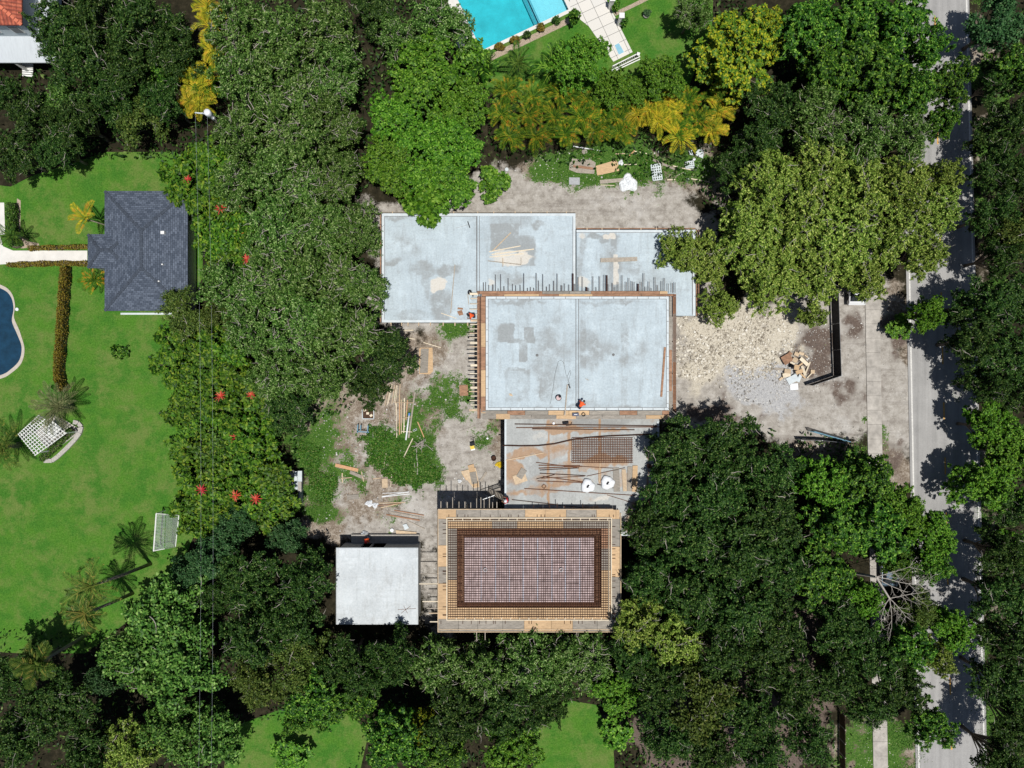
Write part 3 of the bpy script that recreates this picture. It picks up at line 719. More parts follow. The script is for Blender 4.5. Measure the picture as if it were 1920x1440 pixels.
DESC = {'oak': ('oak_tree', 'grey green oak with pale twigs'), 'darkoak': ('oak_tree', 'dark green oak'),
        'bright': ('broadleaf_tree', 'bright green broadleaf tree'), 'olive': ('broadleaf_tree', 'olive green tree in feathery sprays'),
        'yellow': ('flowering_tree', 'yellow flowered green tree'), 'tuft': ('broadleaf_tree', 'deep green tufted tree'),
        'bigleaf': ('broadleaf_tree', 'large leaved light green tree'), 'blue': ('broadleaf_tree', 'blue green leafy tree'),
        'brown': ('broadleaf_tree', 'bronze green bushy tree'), 'smallb': ('small_tree', 'small bright green tree')}
TREES = """
darkoak 105 50 62 1.0|just right of the red tiled roof corner
darkoak 185 35 66 1.0|at the top edge, between the red roof and the yellow palms
darkoak 268 45 68 1.0|at the top edge, left of the topmost yellow palm
darkoak 330 95 52 1.0|directly left of the yellow palm row
darkoak 150 115 62 1.0|below and right of the red roofed house
darkoak 235 120 60 1.0|in the middle of the upper left thicket
tuft 300 125 34 0.8|small, lighter, amid the upper left thicket
darkoak 25 185 44 0.9|left of the slatted steps near the upper left corner
bigleaf 112 185 40 0.8|lighter green, right below the slatted steps
darkoak 60 225 52 0.9|above the upper lawn's left corner
darkoak 140 225 58 0.9|above the upper lawn, left of its deep shade
darkoak 210 185 55 1.0|in the centre of the thicket above the grey roof
brown 255 215 56 1.0|at the lawn edge straight above the grey roof
darkoak 310 190 45 1.0|under the yellow palms by the utility pole
darkoak 20 290 52 0.9|at the left edge above the white patio
darkoak 110 280 45 0.8|overhanging the upper lawn's dark shade
oak 440 50 66 1.0|at the top, just right of the yellow palm row
oak 520 70 70 1.0|at the top, beside the bare pale clearing
oak 610 50 66 1.0|at the top edge, left of the dark gap
oak 455 150 70 1.0|two crowns right of the utility pole
oak 545 155 74 1.0|between the bright green tree and the yellow palms
oak 630 140 60 1.0|touching the upper left of the bright green tree
oak 450 250 66 1.0|right of the umbrella shrubs' upper end
oak 550 250 74 1.0|left of the bright green trees, halfway up
oak 630 230 58 1.0|against the left flank of the bright green trees
darkoak 700 15 50 0.7|low and shaded, at the top edge above the bright green tree
oak 822 42 66 1.0|overhanging the left corner of the turquoise pool
oak 745 75 50 1.0|between dark gap and pool oak
bright 790 135 78 1.0|topmost of the bright green trees left of the yellow palms
bright 865 190 62 1.0|beside the palm row's left end
bright 745 225 62 1.0|on the left side of the bright green group
bright 835 265 70 1.0|in the middle of the bright green group
bright 735 310 62 0.95|at the lower left of the bright green group
bright 820 335 72 0.95|overhanging the sandy strip above the slab
smallb 795 388 40 1.6|reaching over the upper left slab's edge
smallb 930 345 32 0.9|low, on the sandy strip right of the bright green trees
smallb 890 105 34 1.1|below the pool's lower left corner
bright 1082 112 58 1.0|on the lawn below the white terrace
bright 1145 168 46 0.9|below the slatted white rail
bright 1240 140 52 0.9|right of the slatted white rail
bright 1195 170 38 0.8|behind the yellow palms, under the slatted rail
oak 1300 20 40 0.8|small, left of the yellow flowered tree
yellow 1385 90 92 1.0|large, at the upper right of the lawn
yellow 1430 60 62 1.0|smaller, touching the tufted trees
tuft 1520 50 66 1.0|at the top edge beside the yellow flowered tree
tuft 1600 35 66 1.0|at the top edge, middle of the tufted group
tuft 1680 45 66 1.0|at the top edge overhanging the road's left side
tuft 1560 130 66 1.0|below the top row, left of centre
tuft 1645 135 66 1.0|in the middle of the tufted group
tuft 1712 165 58 1.0|right side of the tufted group by the road
tuft 1740 85 44 1.0|over the road, above the farthest reaching tufted crown
tuft 1772 225 34 0.9|over the road, below the farthest reaching tufted crown
tuft 1785 150 46 1.0|reaching farthest across the road's upper part
darkoak 1455 200 60 1.0|below the yellow flowered tree
oak 1540 225 66 1.0|grey, between the tufted and olive trees
oak 1625 245 66 1.0|grey, two crowns left of the road's upper part
oak 1700 260 56 1.0|grey, beside the road's upper stretch
darkoak 1420 270 50 0.9|shaded, right of the last yellow palm
darkoak 1380 320 42 0.8|shaded, at the right end of the weedy strip
olive 1440 340 66 1.0|upper left of the olive group
olive 1525 330 70 1.0|upper middle of the olive group
olive 1615 350 72 1.0|upper right of the olive group
olive 1695 350 62 1.0|by the road below the grey oaks
olive 1765 395 50 1.0|reaching over the road's left lane
olive 1768 335 40 1.0|at the road, just below the grey oak's level
olive 1405 430 66 1.0|left side of the olive group
olive 1495 425 74 1.0|in the centre of the olive group
olive 1590 440 74 1.0|right of the olive group's centre
olive 1675 445 62 1.0|by the road, lower part of the olive group
olive 1740 470 50 1.0|lowest over the road's left lane
olive 1330 482 55 0.85|left tip, hanging over the slab's right end
olive 1268 472 43 0.9|small branch spread over the slab
olive 1440 520 62 0.9|lower left, above the rubble mound
olive 1535 515 62 0.9|lower middle, above the black fence
olive 1620 520 52 0.9|lower right, above the black fence's top end
olive 1350 575 40 0.8|low, over the rubble mound's upper left
olive 1525 590 30 0.75|small, beside the top of the black fence
bright 1745 588 36 1.0|small, alone over the road's edge line
smallb 1690 610 24 0.8|tiny, in the dark verge left of the road
oak 450 345 62 1.0|right of the upper red flower shrubs
oak 540 340 70 1.0|in the left oak wood, above its middle
oak 630 330 56 1.0|touching the lower left bright green trees
oak 510 430 70 1.0|one crown in from the shrubs beside the grey roof
oak 600 425 70 1.0|left of the sandy strip's end
oak 670 430 56 1.0|just left of the upper left slab corner
oak 440 540 66 1.0|right of the grey roof's lower corner
oak 520 520 72 1.0|in the centre of the left oak wood
oak 610 520 72 1.0|left of the slab's middle
oak 680 535 54 1.0|touching the slab's left edge
oak 470 620 62 1.0|above the left shrubs' middle
oak 560 610 74 1.0|above the weedy yard, one crown from the slab
oak 650 620 72 1.0|left of the slab's lower left corner
darkoak 725 660 56 0.9|dark, over the yard below the slab
oak 600 700 64 1.0|above the old timber in the yard
oak 520 700 62 1.0|above the weedy yard's left end
darkoak 690 725 46 0.9|dark, above the stacked battens
brown 345 590 56 0.9|at the lower right corner of the grey roof
brown 410 585 40 0.9|right of the grey roof's corner, low
darkoak 540 775 52 0.8|shaded, at the top of the weedy yard
blue 395 1045 56 1.0|below the soccer goal, by the wires
blue 350 1075 40 0.9|right under the soccer goal
blue 440 985 42 0.9|at the lower end of the umbrella shrubs
blue 540 1010 42 0.8|left of the sandy ground by the block shed
bigleaf 300 1165 76 1.0|biggest, below the palm shadow on the lawn
bigleaf 250 1240 72 1.0|left middle of the big leaved group
bigleaf 340 1250 72 1.0|right middle of the big leaved group
blue 195 1275 42 1.0|low, left of the big leaved group
bigleaf 330 1360 62 1.0|bottom left of the big leaved group
bigleaf 400 1390 58 1.0|at the bottom edge left of the small lawn
darkoak 35 1260 55 1.0|in the lower left corner, left of the fan palm
darkoak 115 1325 66 1.0|below the fan palm at lower left
darkoak 40 1380 66 1.0|at the lower left corner
darkoak 160 1410 58 1.0|at the bottom edge, left of the pale feathery tree
olive 245 1410 56 0.9|pale, feathery, at the bottom edge left
darkoak 470 1090 60 1.0|upper one left of the block shed
darkoak 572 1090 58 1.0|touching the block shed's left side
darkoak 540 1165 58 1.0|left of the block shed's lower corner
darkoak 470 1190 66 1.0|right of the big leaved group
darkoak 410 1120 40 1.0|narrow, right of the big leaved group's top
brown 560 1240 62 1.1|below and left of the block shed
brown 480 1280 62 1.1|right of the lower big leaved trees
darkoak 655 1242 54 1.0|just under the block shed
darkoak 740 1230 54 1.0|under the gap between shed and rebar deck
tuft 590 1310 58 0.9|above the small bottom lawn, left
tuft 660 1310 52 0.9|above the small bottom lawn, right
tuft 560 1350 34 0.8|lowest, over the small bottom lawn
darkoak 690 1270 50 1.0|two crowns below the block shed
oak 820 1250 66 0.9|under the rebar deck's left part
oak 910 1270 68 0.9|under the rebar deck's middle, left
oak 1000 1250 66 0.9|under the rebar deck's middle, right
oak 1085 1240 66 0.9|under the rebar deck's right part
darkoak 860 1340 66 1.0|two rows under the rebar deck, left
darkoak 950 1340 62 1.0|two rows under the rebar deck, above the bright tree
darkoak 1030 1320 52 1.0|above the lawn patch at the bottom
tuft 740 1390 66 1.0|red berried, at the bottom edge
tuft 830 1405 56 0.9|at the bottom edge, between lawn patches
yellow 790 1365 34 1.0|small, above the bottom edge
bright 960 1405 60 0.9|at the bottom edge beside the lawn patch
smallb 548 1425 34 0.9|yellow tipped, in its own dark shadow on the bottom lawn
smallb 1160 1378 32 1.0|alone right of the bottom lawn patch
darkoak 1222 992 56 1.0|right of the rebar deck's top corner
darkoak 1215 1090 58 1.0|against the rebar deck's right side
olive 1200 1170 60 1.0|right of the rebar deck's lower corner
darkoak 1175 1220 52 1.0|below the rebar deck's right corner
darkoak 1266 850 66 1.0|over the lower slab's right edge
darkoak 1370 840 70 1.0|below the sandy drive, left
darkoak 1440 890 62 1.0|below the sandy drive, middle
darkoak 1256 925 60 1.0|right of the lower slab
darkoak 1350 930 72 1.0|two crowns right of the lower slab
darkoak 1440 970 70 1.0|in the middle of the lower right wood
darkoak 1290 1020 70 1.0|right of the lower slab's bottom edge
darkoak 1380 1040 74 1.0|in the lower right wood, level with the rebar deck
darkoak 1460 1060 66 1.0|left of the blue glint in the lower right wood
darkoak 1290 1120 66 1.0|two crowns right of the rebar deck
darkoak 1380 1140 72 1.0|in the lower right wood, below its centre
olive 1275 1200 60 1.0|green gold, lower right of the rebar deck
darkoak 1360 1220 70 1.0|three crowns right of the rebar deck's lower corner
darkoak 1450 1160 66 1.0|left of the bare branches
darkoak 1450 1240 66 1.0|below and left of the bare branches
bright 1155 1300 48 0.8|upper one right of the lawn patch at the bottom
darkoak 1240 1280 60 1.0|upper right of the bottom lawn patch
brown 1320 1320 70 1.3|near the bottom, bronze crown in the dark wood
darkoak 1250 1380 58 1.0|right of the small tree by the lawn patch
darkoak 1330 1410 62 1.0|at the bottom edge, middle of the right wood
darkoak 1410 1340 66 1.0|near the bottom, left of the pavement
darkoak 1430 1420 58 1.0|at the bottom edge left of the wooden fence
darkoak 1500 1300 62 1.0|left of where the pavement reappears
darkoak 1520 1390 52 0.9|left of the wooden fence's lower end
bright 1550 905 58 1.0|below the black gate, left
tuft 1630 900 58 1.0|below the black gate, by the pavement
bright 1690 950 52 1.0|by the road's left edge line below the drive
tuft 1570 990 66 1.0|left of the road, third crown below the drive
tuft 1650 1000 62 1.0|one crown left of the road, above the bare branches
bright 1756 1005 52 1.0|over the road above the blue glint
tuft 1688 1058 36 0.9|small, over the car above the bare branches
tuft 1540 1080 62 1.0|left of the bare branches
tuft 1755 1060 42 0.9|over the road beside the blue glint
bright 1620 1120 42 1.0|just left of the bare branches
darkoak 1570 1170 62 1.0|under the bare branches, left
brown 1730 1150 44 1.0|right of the bare branches
bright 1782 1180 46 1.0|yellowish, farthest over the road's lower part
tuft 1705 1215 52 1.0|under the bare branches, right
olive 1760 1230 38 1.0|over the road below the bare branches
darkoak 1640 1230 58 1.0|below the bare branches
darkoak 1570 1270 62 1.0|two crowns left of the road, near the bottom
darkoak 1690 1285 56 1.0|at the road edge above the round tree
darkoak 1630 1320 52 0.9|over the pavement near the bottom
tuft 1752 1365 44 0.9|round crown alone over the road's edge at the bottom
blue 1870 45 60 1.0|at the upper right corner beyond the road
tuft 1915 120 52 1.0|at the right edge, second from the top
darkoak 1872 150 40 0.9|low, beside the shaded road top
darkoak 1890 230 56 1.0|at the right edge, level with the tufted trees
darkoak 1870 310 52 1.0|right of the road, level with the olive trees' top
darkoak 1915 330 50 1.0|at the right edge, level with the olive trees' top
darkoak 1868 400 50 1.0|right of the road, level with the olive trees' middle
brown 1905 430 56 1.2|at the right edge, level with the slab
darkoak 1880 480 46 1.0|right of the road, just above the sunny stretch
darkoak 1850 570 62 1.0|right of the road, facing the lone bright tree
darkoak 1910 570 56 1.0|at the right edge, facing the lone bright tree
darkoak 1830 640 56 1.0|overhanging the road opposite the drive
darkoak 1890 660 62 1.0|one crown right of the road opposite the drive
darkoak 1910 730 50 1.0|at the right edge below the drive's level
darkoak 1860 720 46 1.0|right of the road, above the bright pair
bright 1860 800 50 1.0|right of the road, top of the bright trio
bright 1905 850 56 1.0|at the right edge, middle of the bright trio
bright 1850 910 58 1.0|right of the road, bottom of the bright trio
darkoak 1905 950 50 1.0|at the right edge below the bright trio
darkoak 1885 1040 56 1.0|right of the road, level with the rebar deck
bright 1915 1030 40 0.9|at the right edge, level with the rebar deck
darkoak 1885 1120 60 1.0|right of the road, level with the bare branches
darkoak 1900 1200 60 1.0|right of the road, just below the bare branches
darkoak 1880 1280 60 1.0|right of the road, opposite the yellow dash
darkoak 1910 1350 58 1.0|at the right edge near the bottom
darkoak 1880 1420 58 1.0|at the lower right corner
"""
for ln in TREES.strip().split('\n'):
    a, txt = ln.split('|')
    kind, px, py, r, hs = a.split()
    nm, ds = DESC[kind]
    place(kind, nm, 'tree', float(px), float(py), float(r), ds + ' ' + txt, None, float(hs))
# ------------------------------------------------------------------ concrete slabs with their stains
def slab_mesh(name, x0, y0, x1, y1, z, th, m, parent, stains=(), pales=(), rusts=(), seed=1, bands=(), sres=0.12, rustb=0.0):
    """closed slab; top is a fine grid that carries the stain masks. rectangle in photo pixels at level z"""
    a = P(x0, y1, z); b_ = P(x1, y0, z)
    xs = np.linspace(a.x, b_.x, max(2, int((b_.x - a.x) / sres))); ys = np.linspace(a.y, b_.y, max(2, int((b_.y - a.y) / sres)))
    X, Y = np.meshgrid(xs, ys)
    nx, ny = len(xs), len(ys)
    kx = (CAMZ - z) / CAMZ / PPM
    PX = X / kx + 960; PY = 720 - Y / kx
    def blobs(lst):
        v = np.zeros(X.shape)
        wx = (fbm(X, Y, seed + 40, 1.0, 5) - .5) * 26; wy = (fbm(X, Y, seed + 50, 1.0, 5) - .5) * 26
        for (bx, by, rx, ry, s, kind) in lst:
            if kind == 'e':
                d = np.sqrt(((PX + wx - bx) / rx) ** 2 + ((PY + wy - by) / ry) ** 2)
                v = np.maximum(v, s * (1 - smooth01(d, 0.6, 1.15)))
            else:
                d = np.maximum(np.abs(PX + wx * .25 - bx) / rx, np.abs(PY + wy * .25 - by) / ry)
                v = np.maximum(v, s * (1 - smooth01(d, 0.93, 1.05)))
        return v
    st = np.clip((fbm(X, Y, seed, 3.4, 6) - 0.48) * 3.4, 0, 1) * 0.75 + blobs(stains) * (0.55 + 0.9 * fbm(X, Y, seed + 70, 0.9, 4))
    pa = np.clip((fbm(X, Y, seed + 9, 3.0, 5) - 0.62) * 2.5, 0, 1) * 0.5 + blobs(pales)
    ru = blobs(rusts) + rustb * np.clip((fbm(X, Y, seed + 90, 2.6, 5) - .47) * 4, 0, 1)
    V = np.stack([X.ravel(), Y.ravel(), np.full(X.size, z)], 1)
    idx = np.arange(nx * ny).reshape(ny, nx)
    F = np.stack([idx[:-1, :-1], idx[:-1, 1:], idx[1:, 1:], idx[1:, :-1]], -1).reshape(-1, 4)
    ring = np.concatenate([idx[0, :], idx[1:, -1], idx[-1, -2::-1], idx[-2:0:-1, 0]])
    n0 = len(V); low = V[ring].copy(); low[:, 2] = z - th
    V = np.concatenate([V, low]); k = len(ring); j = np.arange(k)
    S_ = np.stack([ring[j], n0 + j, n0 + (j + 1) % k, ring[(j + 1) % k]], 1)
    V = np.concatenate([V, [[a.x, a.y, z - th], [b_.x, a.y, z - th], [b_.x, b_.y, z - th], [a.x, b_.y, z - th]]])
    q = n0 + k
    F = np.concatenate([F, S_, [[q + 3, q + 2, q + 1, q]]])
    off = np.array(parent.location) if parent else np.zeros(3)
    me = np_mesh(name, V - off, F)
    for nme, arr in (('stain', st), ('pale', pa), ('rust', ru)):
        full = np.zeros(len(V), np.float32); full[:X.size] = arr.ravel()
        me.attributes.new(nme, 'FLOAT', 'POINT').data.foreach_set('value', full)
    return link_mesh(name, me, m, parent)

def rbox(mb, x0, y0, x1, y1, z0, z1, zl=None):
    """box on a pixel rectangle measured at level zl (default z1)"""
    zl = z1 if zl is None else zl
    a = P(x0, y1, zl); c = P(x1, y0, zl)
    return mb.box(((a.x + c.x) / 2, (a.y + c.y) / 2, (z0 + z1) / 2), (c.x - a.x, c.y - a.y, z1 - z0))

def pbar(mb, a, b, z, wpx, h=0.05, zb=None):
    """bar between two pixel points lying with its top at z"""
    p = P(a[0], a[1], z); q = P(b[0], b[1], z if zb is None else zb)
    p.z -= h / 2; q.z -= h / 2
    return mb.bar(p, q, wpx / PPM, h)

ZL, ZU = 4.0, 4.8            # lower and upper slab levels
house = thing('house_under_construction', 'unfinished concrete house with bare grey slabs at two levels in the middle of the lot', 'building', P(1010, 640))
slab_mesh('roof_slab', 716, 400, 1079, 604, ZL, 0.28, M['slab'], house, seed=3,
          stains=[(745, 410, 30, 8, .8, 'e'), (790, 505, 26, 16, .6, 'e'), (838, 505, 30, 14, .8, 'e'), (732, 490, 22, 8, .6, 'e'), (830, 575, 28, 40, .75, 'e'), (945, 445, 26, 24, .95, 'r'), (985, 470, 18, 30, .6, 'r'), (775, 590, 40, 14, .5, 'e'), (1010, 420, 12, 7, .6, 'e'), (955, 520, 46, 14, .5, 'e'), (1050, 425, 20, 6, .4, 'e'), (800, 532, 10, 30, .6, 'e')],
          pales=[(823, 531, 16, 20, 1.2, 'e'), (965, 485, 42, 10, 1.0, 'e'), (917, 528, 7, 6, .7, 'e'), (940, 478, 30, 14, .7, 'e')])
slab_mesh('roof_slab', 1081, 431, 1304, 592, ZL - 0.03, 0.28, M['slab'], house, seed=13,
          stains=[(1095, 455, 10, 26, .6, 'e'), (1130, 445, 40, 7, .7, 'e'), (1090, 500, 8, 30, .6, 'e'), (1150, 470, 6, 30, .4, 'r'), (1180, 500, 30, 20, .35, 'e')],
          pales=[(1140, 443, 14, 6, 1.1, 'e'), (1090, 440, 12, 12, .7, 'e'), (1095, 530, 16, 14, .7, 'e'), (1155, 505, 5, 30, .8, 'r')])
slab_mesh('roof_slab', 946, 778, 1236, 1002, ZL - 0.06, 0.28, M['slabrust'], house, seed=23, rustb=.55,
          stains=[(1210, 830, 16, 20, .5, 'e'), (1000, 950, 40, 12, .3, 'e'), (1100, 792, 120, 8, .5, 'e')],
          pales=[(1010, 820, 18, 8, .5, 'e'), (1130, 935, 20, 6, .7, 'e')],
          rusts=[(1028.5, 870, 1.6, 80, 1.2, 'r'), (1068, 850, 2.4, 60, 1.2, 'r'), (1125, 840, 1.8, 70, 1.0, 'r'), (1100, 806, 90, 4, .8, 'e'), (1000, 850, 45, 5, .9, 'e'), (1040, 845, 26, 20, .6, 'e'), (1060, 905, 40, 6, .8, 'e'), (1085, 875, 50, 6, .6, 'e'), (965, 880, 16, 14, .7, 'e'), (1190, 990, 24, 14, .9, 'e'), (980, 856, 30, 6, .8, 'e'), (1215, 900, 2, 60, .8, 'r'), (1090, 806, 110, 7, .75, 'e'), (990, 850, 45, 12, .7, 'e'), (1050, 900, 70, 16, .55, 'e'), (1010, 920, 60, 8, .6, 'e'), (960, 885, 22, 26, .6, 'e'), (1130, 865, 62, 14, .6, 'e'), (1080, 955, 90, 6, .5, 'e'), (1200, 965, 30, 30, .6, 'e'), (1160, 900, 40, 20, .4, 'e')])
slab_mesh('upper_slab', 911, 556, 1254, 769, ZU, 0.30, M['slab'], house, seed=33,
          stains=[(948, 616, 17, 14, .95, 'e'), (948, 628, 16, 14, .85, 'r'), (992, 628, 9, 15, 1.0, 'r'), (977, 640, 26, 5, .75, 'r'), (980, 660, 8, 18, .75, 'r'), (925, 640, 10, 34, .5, 'e'), (970, 566, 60, 6, .7, 'e'), (1140, 566, 70, 6, .6, 'e'), (1170, 568, 24, 6, .8, 'e'), (970, 722, 24, 30, .42, 'r'), (1093, 645, 6, 48, .55, 'r'), (1172, 640, 7, 36, .45, 'r'), (1170, 680, 10, 12, .6, 'e'), (968, 692, 16, 3, .7, 'r'), (1170, 735, 6, 30, .35, 'r'), (1035, 765, 60, 4, .6, 'e'), (1190, 764, 50, 4, .5, 'e'), (1015, 735, 4, 12, .5, 'e'), (985, 585, 20, 30, .35, 'r'), (1110, 640, 12, 60, .25, 'r')],
          pales=[])
# raised pale edges, form boards, joints
def edge_frame(name, parts, z0, z1, m, parent):
    mb = MB()
    for (x0, y0, x1, y1) in parts: rbox(mb, x0, y0, x1, y1, z0, z1)
    return mb.build(name, m, parent)
edge_frame('slab_edge', [(716, 400, 1079, 405), (716, 405, 720.5, 600), (716, 600, 893, 604.5), (1074.5, 405, 1079, 548)], ZL - .2, ZL + .06, M['lip'], house)
edge_frame('slab_edge', [(1081, 431, 1304, 435.5), (1299, 435.5, 1304, 592)], ZL - .25, ZL + .03, M['lip'], house)
edge_frame('slab_edge', [(946, 785, 949.5, 956), (1232, 790, 1236, 1002), (1165, 1001, 1258, 1004.5)], ZL - .3, ZL, M['lip'], house)
edge_frame('slab_edge', [(911, 556, 1254, 560.3), (911, 560.3, 915, 764.7), (911, 764.7, 1254, 769), (1250, 560.3, 1254, 764.7)], ZU - .25, ZU + .05, M['lip'], house)
edge_frame('joint', [(893, 405, 895, 548), (898.6, 405, 899.6, 548), (720.5, 405, 893, 405.9), (720.5, 405.9, 721.4, 599), (1073.6, 406, 1074.5, 548)], ZL - .1, ZL + .012, M['joint'], house)
edge_frame('joint', [(1081, 435.5, 1299, 436.4), (1297.5, 436.4, 1298.6, 590)], ZL - .1, ZL - .02, M['joint'], house)
edge_frame('joint', [(1079.2, 561, 1080.4, 764), (1084.4, 561, 1085.6, 764), (915, 560.3, 1250, 561.1), (915, 763.9, 1250, 764.7), (915, 561.1, 915.9, 763.9), (1249.1, 561.1, 1250, 763.9)], ZU - .1, ZU + .010, M['joint'], house)
mb = MB()
for x in (930, 948, 970, 992, 1015, 1038, 1060, 1105, 1128, 1150, 1172, 1195, 1215, 1236):
    for r in ((x, 556.4, x + .9, 560.2), (x + 9, 765, x + 9.9, 768.8)): mb = MB(); rbox(mb, *r, ZU - .1, ZU + .058); mb.build('joint', M['joint'], house)
for y in (575, 596, 618, 640, 662, 684, 706, 728, 750):
    for r in ((911.3, y, 914.8, y + .9), (1250.2, y + 6, 1253.8, y + 6.9)): mb = MB(); rbox(mb, *r, ZU - .1, ZU + .058); mb.build('joint', M['joint'], house)
for r in [(716, 396.8, 1079, 398.2), (1081, 427.4, 1304, 428.8)]:
    edge_frame('form_board', [r], ZL - .35, ZL + .03, M['lumberg'] if r[1] < 400 else M['plyred'], house)
edge_frame('form_board', [(712.6, 400, 714.2, 604)], ZL - .35, ZL + .02, M['plyred'], house)
edge_frame('form_board', [(1305.5, 431, 1307, 592), (1309.5, 431, 1311, 560)], ZL - .35, ZL + .02, M['plyred'], house)
mb = MB()
for x in (732, 752, 764, 784, 806, 830, 852, 876): rbox(mb, x, 604.6, x + 2, 611, ZL - .2, ZL - .1)
for x in (735, 790, 850, 895, 925, 965, 995, 1025, 1061): rbox(mb, x, 396, x + 1.6, 400, ZL - .1, ZL + .07)
for x in (1100, 1128, 1160, 1201, 1230, 1262): rbox(mb, x, 427, x + 1.6, 431, ZL - .1, ZL + .05)
mb.build('brace', M['lumber'], house)
# block walls under the slabs, with openings
def walls(x0, y0, x1, y1, z0, z1, zl, gaps):
    a = P(x0, y1, zl); c = P(x1, y0, zl); t = 0.2
    sides = [((a.x, c.y), (c.x, c.y)), ((c.x, c.y), (c.x, a.y)), ((c.x, a.y), (a.x, a.y)), ((a.x, a.y), (a.x, c.y))]
    for (p, q) in sides:
        p = Vector((p[0], p[1], 0)); q = Vector((q[0], q[1], 0)); L = (q - p).length; d = (q - p) / L
        mb = MB(); s = 0.1; k = 0
        while s < L - 0.3:
            e = min(s + 2.6 + 0.7 * math.sin(k * 3.1 + L), L - 0.1)
            m1 = (p + d * (s + e) / 2); sz = (abs(d.x) * (e - s) + abs(d.y) * t, abs(d.y) * (e - s) + abs(d.x) * t)
            mb.box((m1.x, m1.y, (z0 + z1) / 2), (sz[0], sz[1], z1 - z0))
            g = min(e + 1.4, L - 0.1)
            if g - e > 0.5 and e < L - 1.5:
                m1 = (p + d * (e + g) / 2); sz = (abs(d.x) * (g - e) + abs(d.y) * t, abs(d.y) * (g - e) + abs(d.x) * t)
                mb.box((m1.x, m1.y, z1 - 0.25), (sz[0], sz[1], 0.5)); mb.box((m1.x, m1.y, z0 + 0.45), (sz[0], sz[1], 0.9))
            s = g; k += 1
        mb.build('wall', M['block'], house)
walls(722, 406, 1072, 598, -0.1, ZL - .281, ZL, 1)
walls(1084, 438, 1297, 586, -0.1, ZL - .311, ZL, 1)
walls(952, 770, 1230, 996, -0.1, ZL - .341, ZL, 1)
walls(917, 562, 1248, 763, -0.12, ZU - .301, ZU, 1)

# ------------------------------------------------------------------ formwork platform round the upper slab
rs = random.Random(4)
fw = thing('formwork_platform', 'brown plywood working platform with joists sticking out around the upper concrete slab', 'formwork', P(1080, 665))
ZP = ZU - 0.28
mb1, mb2, mb3 = 'plyred', 'plyold', 'ply'
def planks(a, b, lo, hi, horiz, mats, step, z=ZP, nm='deck_board', par=None):
    x = a
    k = 0
    while x < b - 1:
        e = min(x + step * rs.uniform(.7, 1.3), b)
        tgt = MB(); mk = mats[rs.randrange(len(mats))]; dz = rs.uniform(0, .02)
        if horiz: rbox(tgt, x + .25, lo, e - .25, hi, z - .05, z + dz)
        else: rbox(tgt, lo, x + .25, hi, e - .25, z - .05, z + dz)
        tgt.build(nm, M[mk], par or fw)
        x = e
planks(895, 1252, 546, 551, True, [mb1, mb2, mb1, mb3], 44)
planks(903, 1268, 551.4, 555.4, True, [mb1, mb1, mb3], 52)
planks(556, 785, 895, 900.4, False, [mb1, mb1, mb1], 45)
planks(556, 775, 902, 910.3, False, [mb1, mb3, mb1], 40)
planks(556, 785, 1255, 1260, False, [mb2, mb2, mb1], 46)
planks(556, 775, 1261.5, 1267.5, False, [mb1, mb2, mb1], 46)
planks(904, 1255, 770, 778, True, [mb2, mb2, mb1, mb3], 46)
planks(904, 1255, 778.4, 785.5, True, [mb2, mb3, mb2], 40)
mb = MB(); rbox(mb, 930, 776, 956, 786, ZP + .021, ZP + .06); mb.build('deck_board', M['ply'], fw)
k = 0
y = 549.0
while y < 772:
    wd = 1.5 if k % 5 else 4.0
    mb = MB(); rbox(mb, rs.uniform(879, 883), y, 897, y + wd, ZP - .16, ZP - .06); mb.build('joist', M['lumberw'] if rs.random() < .7 else M['lumber'], fw)
    y += 8.4 if y > 590 else 10; k += 1
x = 906.0
while x < 1268:
    mb = MB(); hi_ = 546 - (rs.uniform(24, 34) if rs.random() < .33 else rs.uniform(5, 20)); wd = 2.4 if rs.random() < .15 else .95
    rbox(mb, x, hi_, x + wd, 549, ZP - .14, ZP - .07); mb.build('joist', M['rustd'] if rs.random() < .45 else M['joint'], fw)
    x += rs.uniform(4, 8.5)
mb = MB()
for x in (1262.5, 1265.2, 1267.2): pbar(mb, (x, 552), (x + rs.uniform(-1, 1), 775), ZP + .06, .9, .04)
mb.build('side_rail', M['rust'], fw)
mb = MB(); pbar(mb, (898.3, 546), (899.2, 785), ZP + .05, 1.0, .06); pbar(mb, (901.4, 551), (901.4, 785), ZP + .04, .8, .05); mb.build('side_rail', M['rustd'], fw)
for (x, y, zb) in [(899, 560, ZL), (899, 590, ZL), (899, 640, 0), (899, 700, 0), (899, 760, 0), (1262, 640, 0), (1262, 700, 0), (1262, 760, 0), (950, 549, ZL), (1040, 549, ZL), (1130, 549, ZL), (1220, 549, ZL), (960, 780, ZL), (1050, 780, ZL), (1140, 780, ZL), (1230, 780, ZL)]:
    p = P(x, y, ZP); MB().bar((p.x, p.y, zb), (p.x, p.y, ZP - .05), .1, .1).build('post', M['lumberg'], fw)

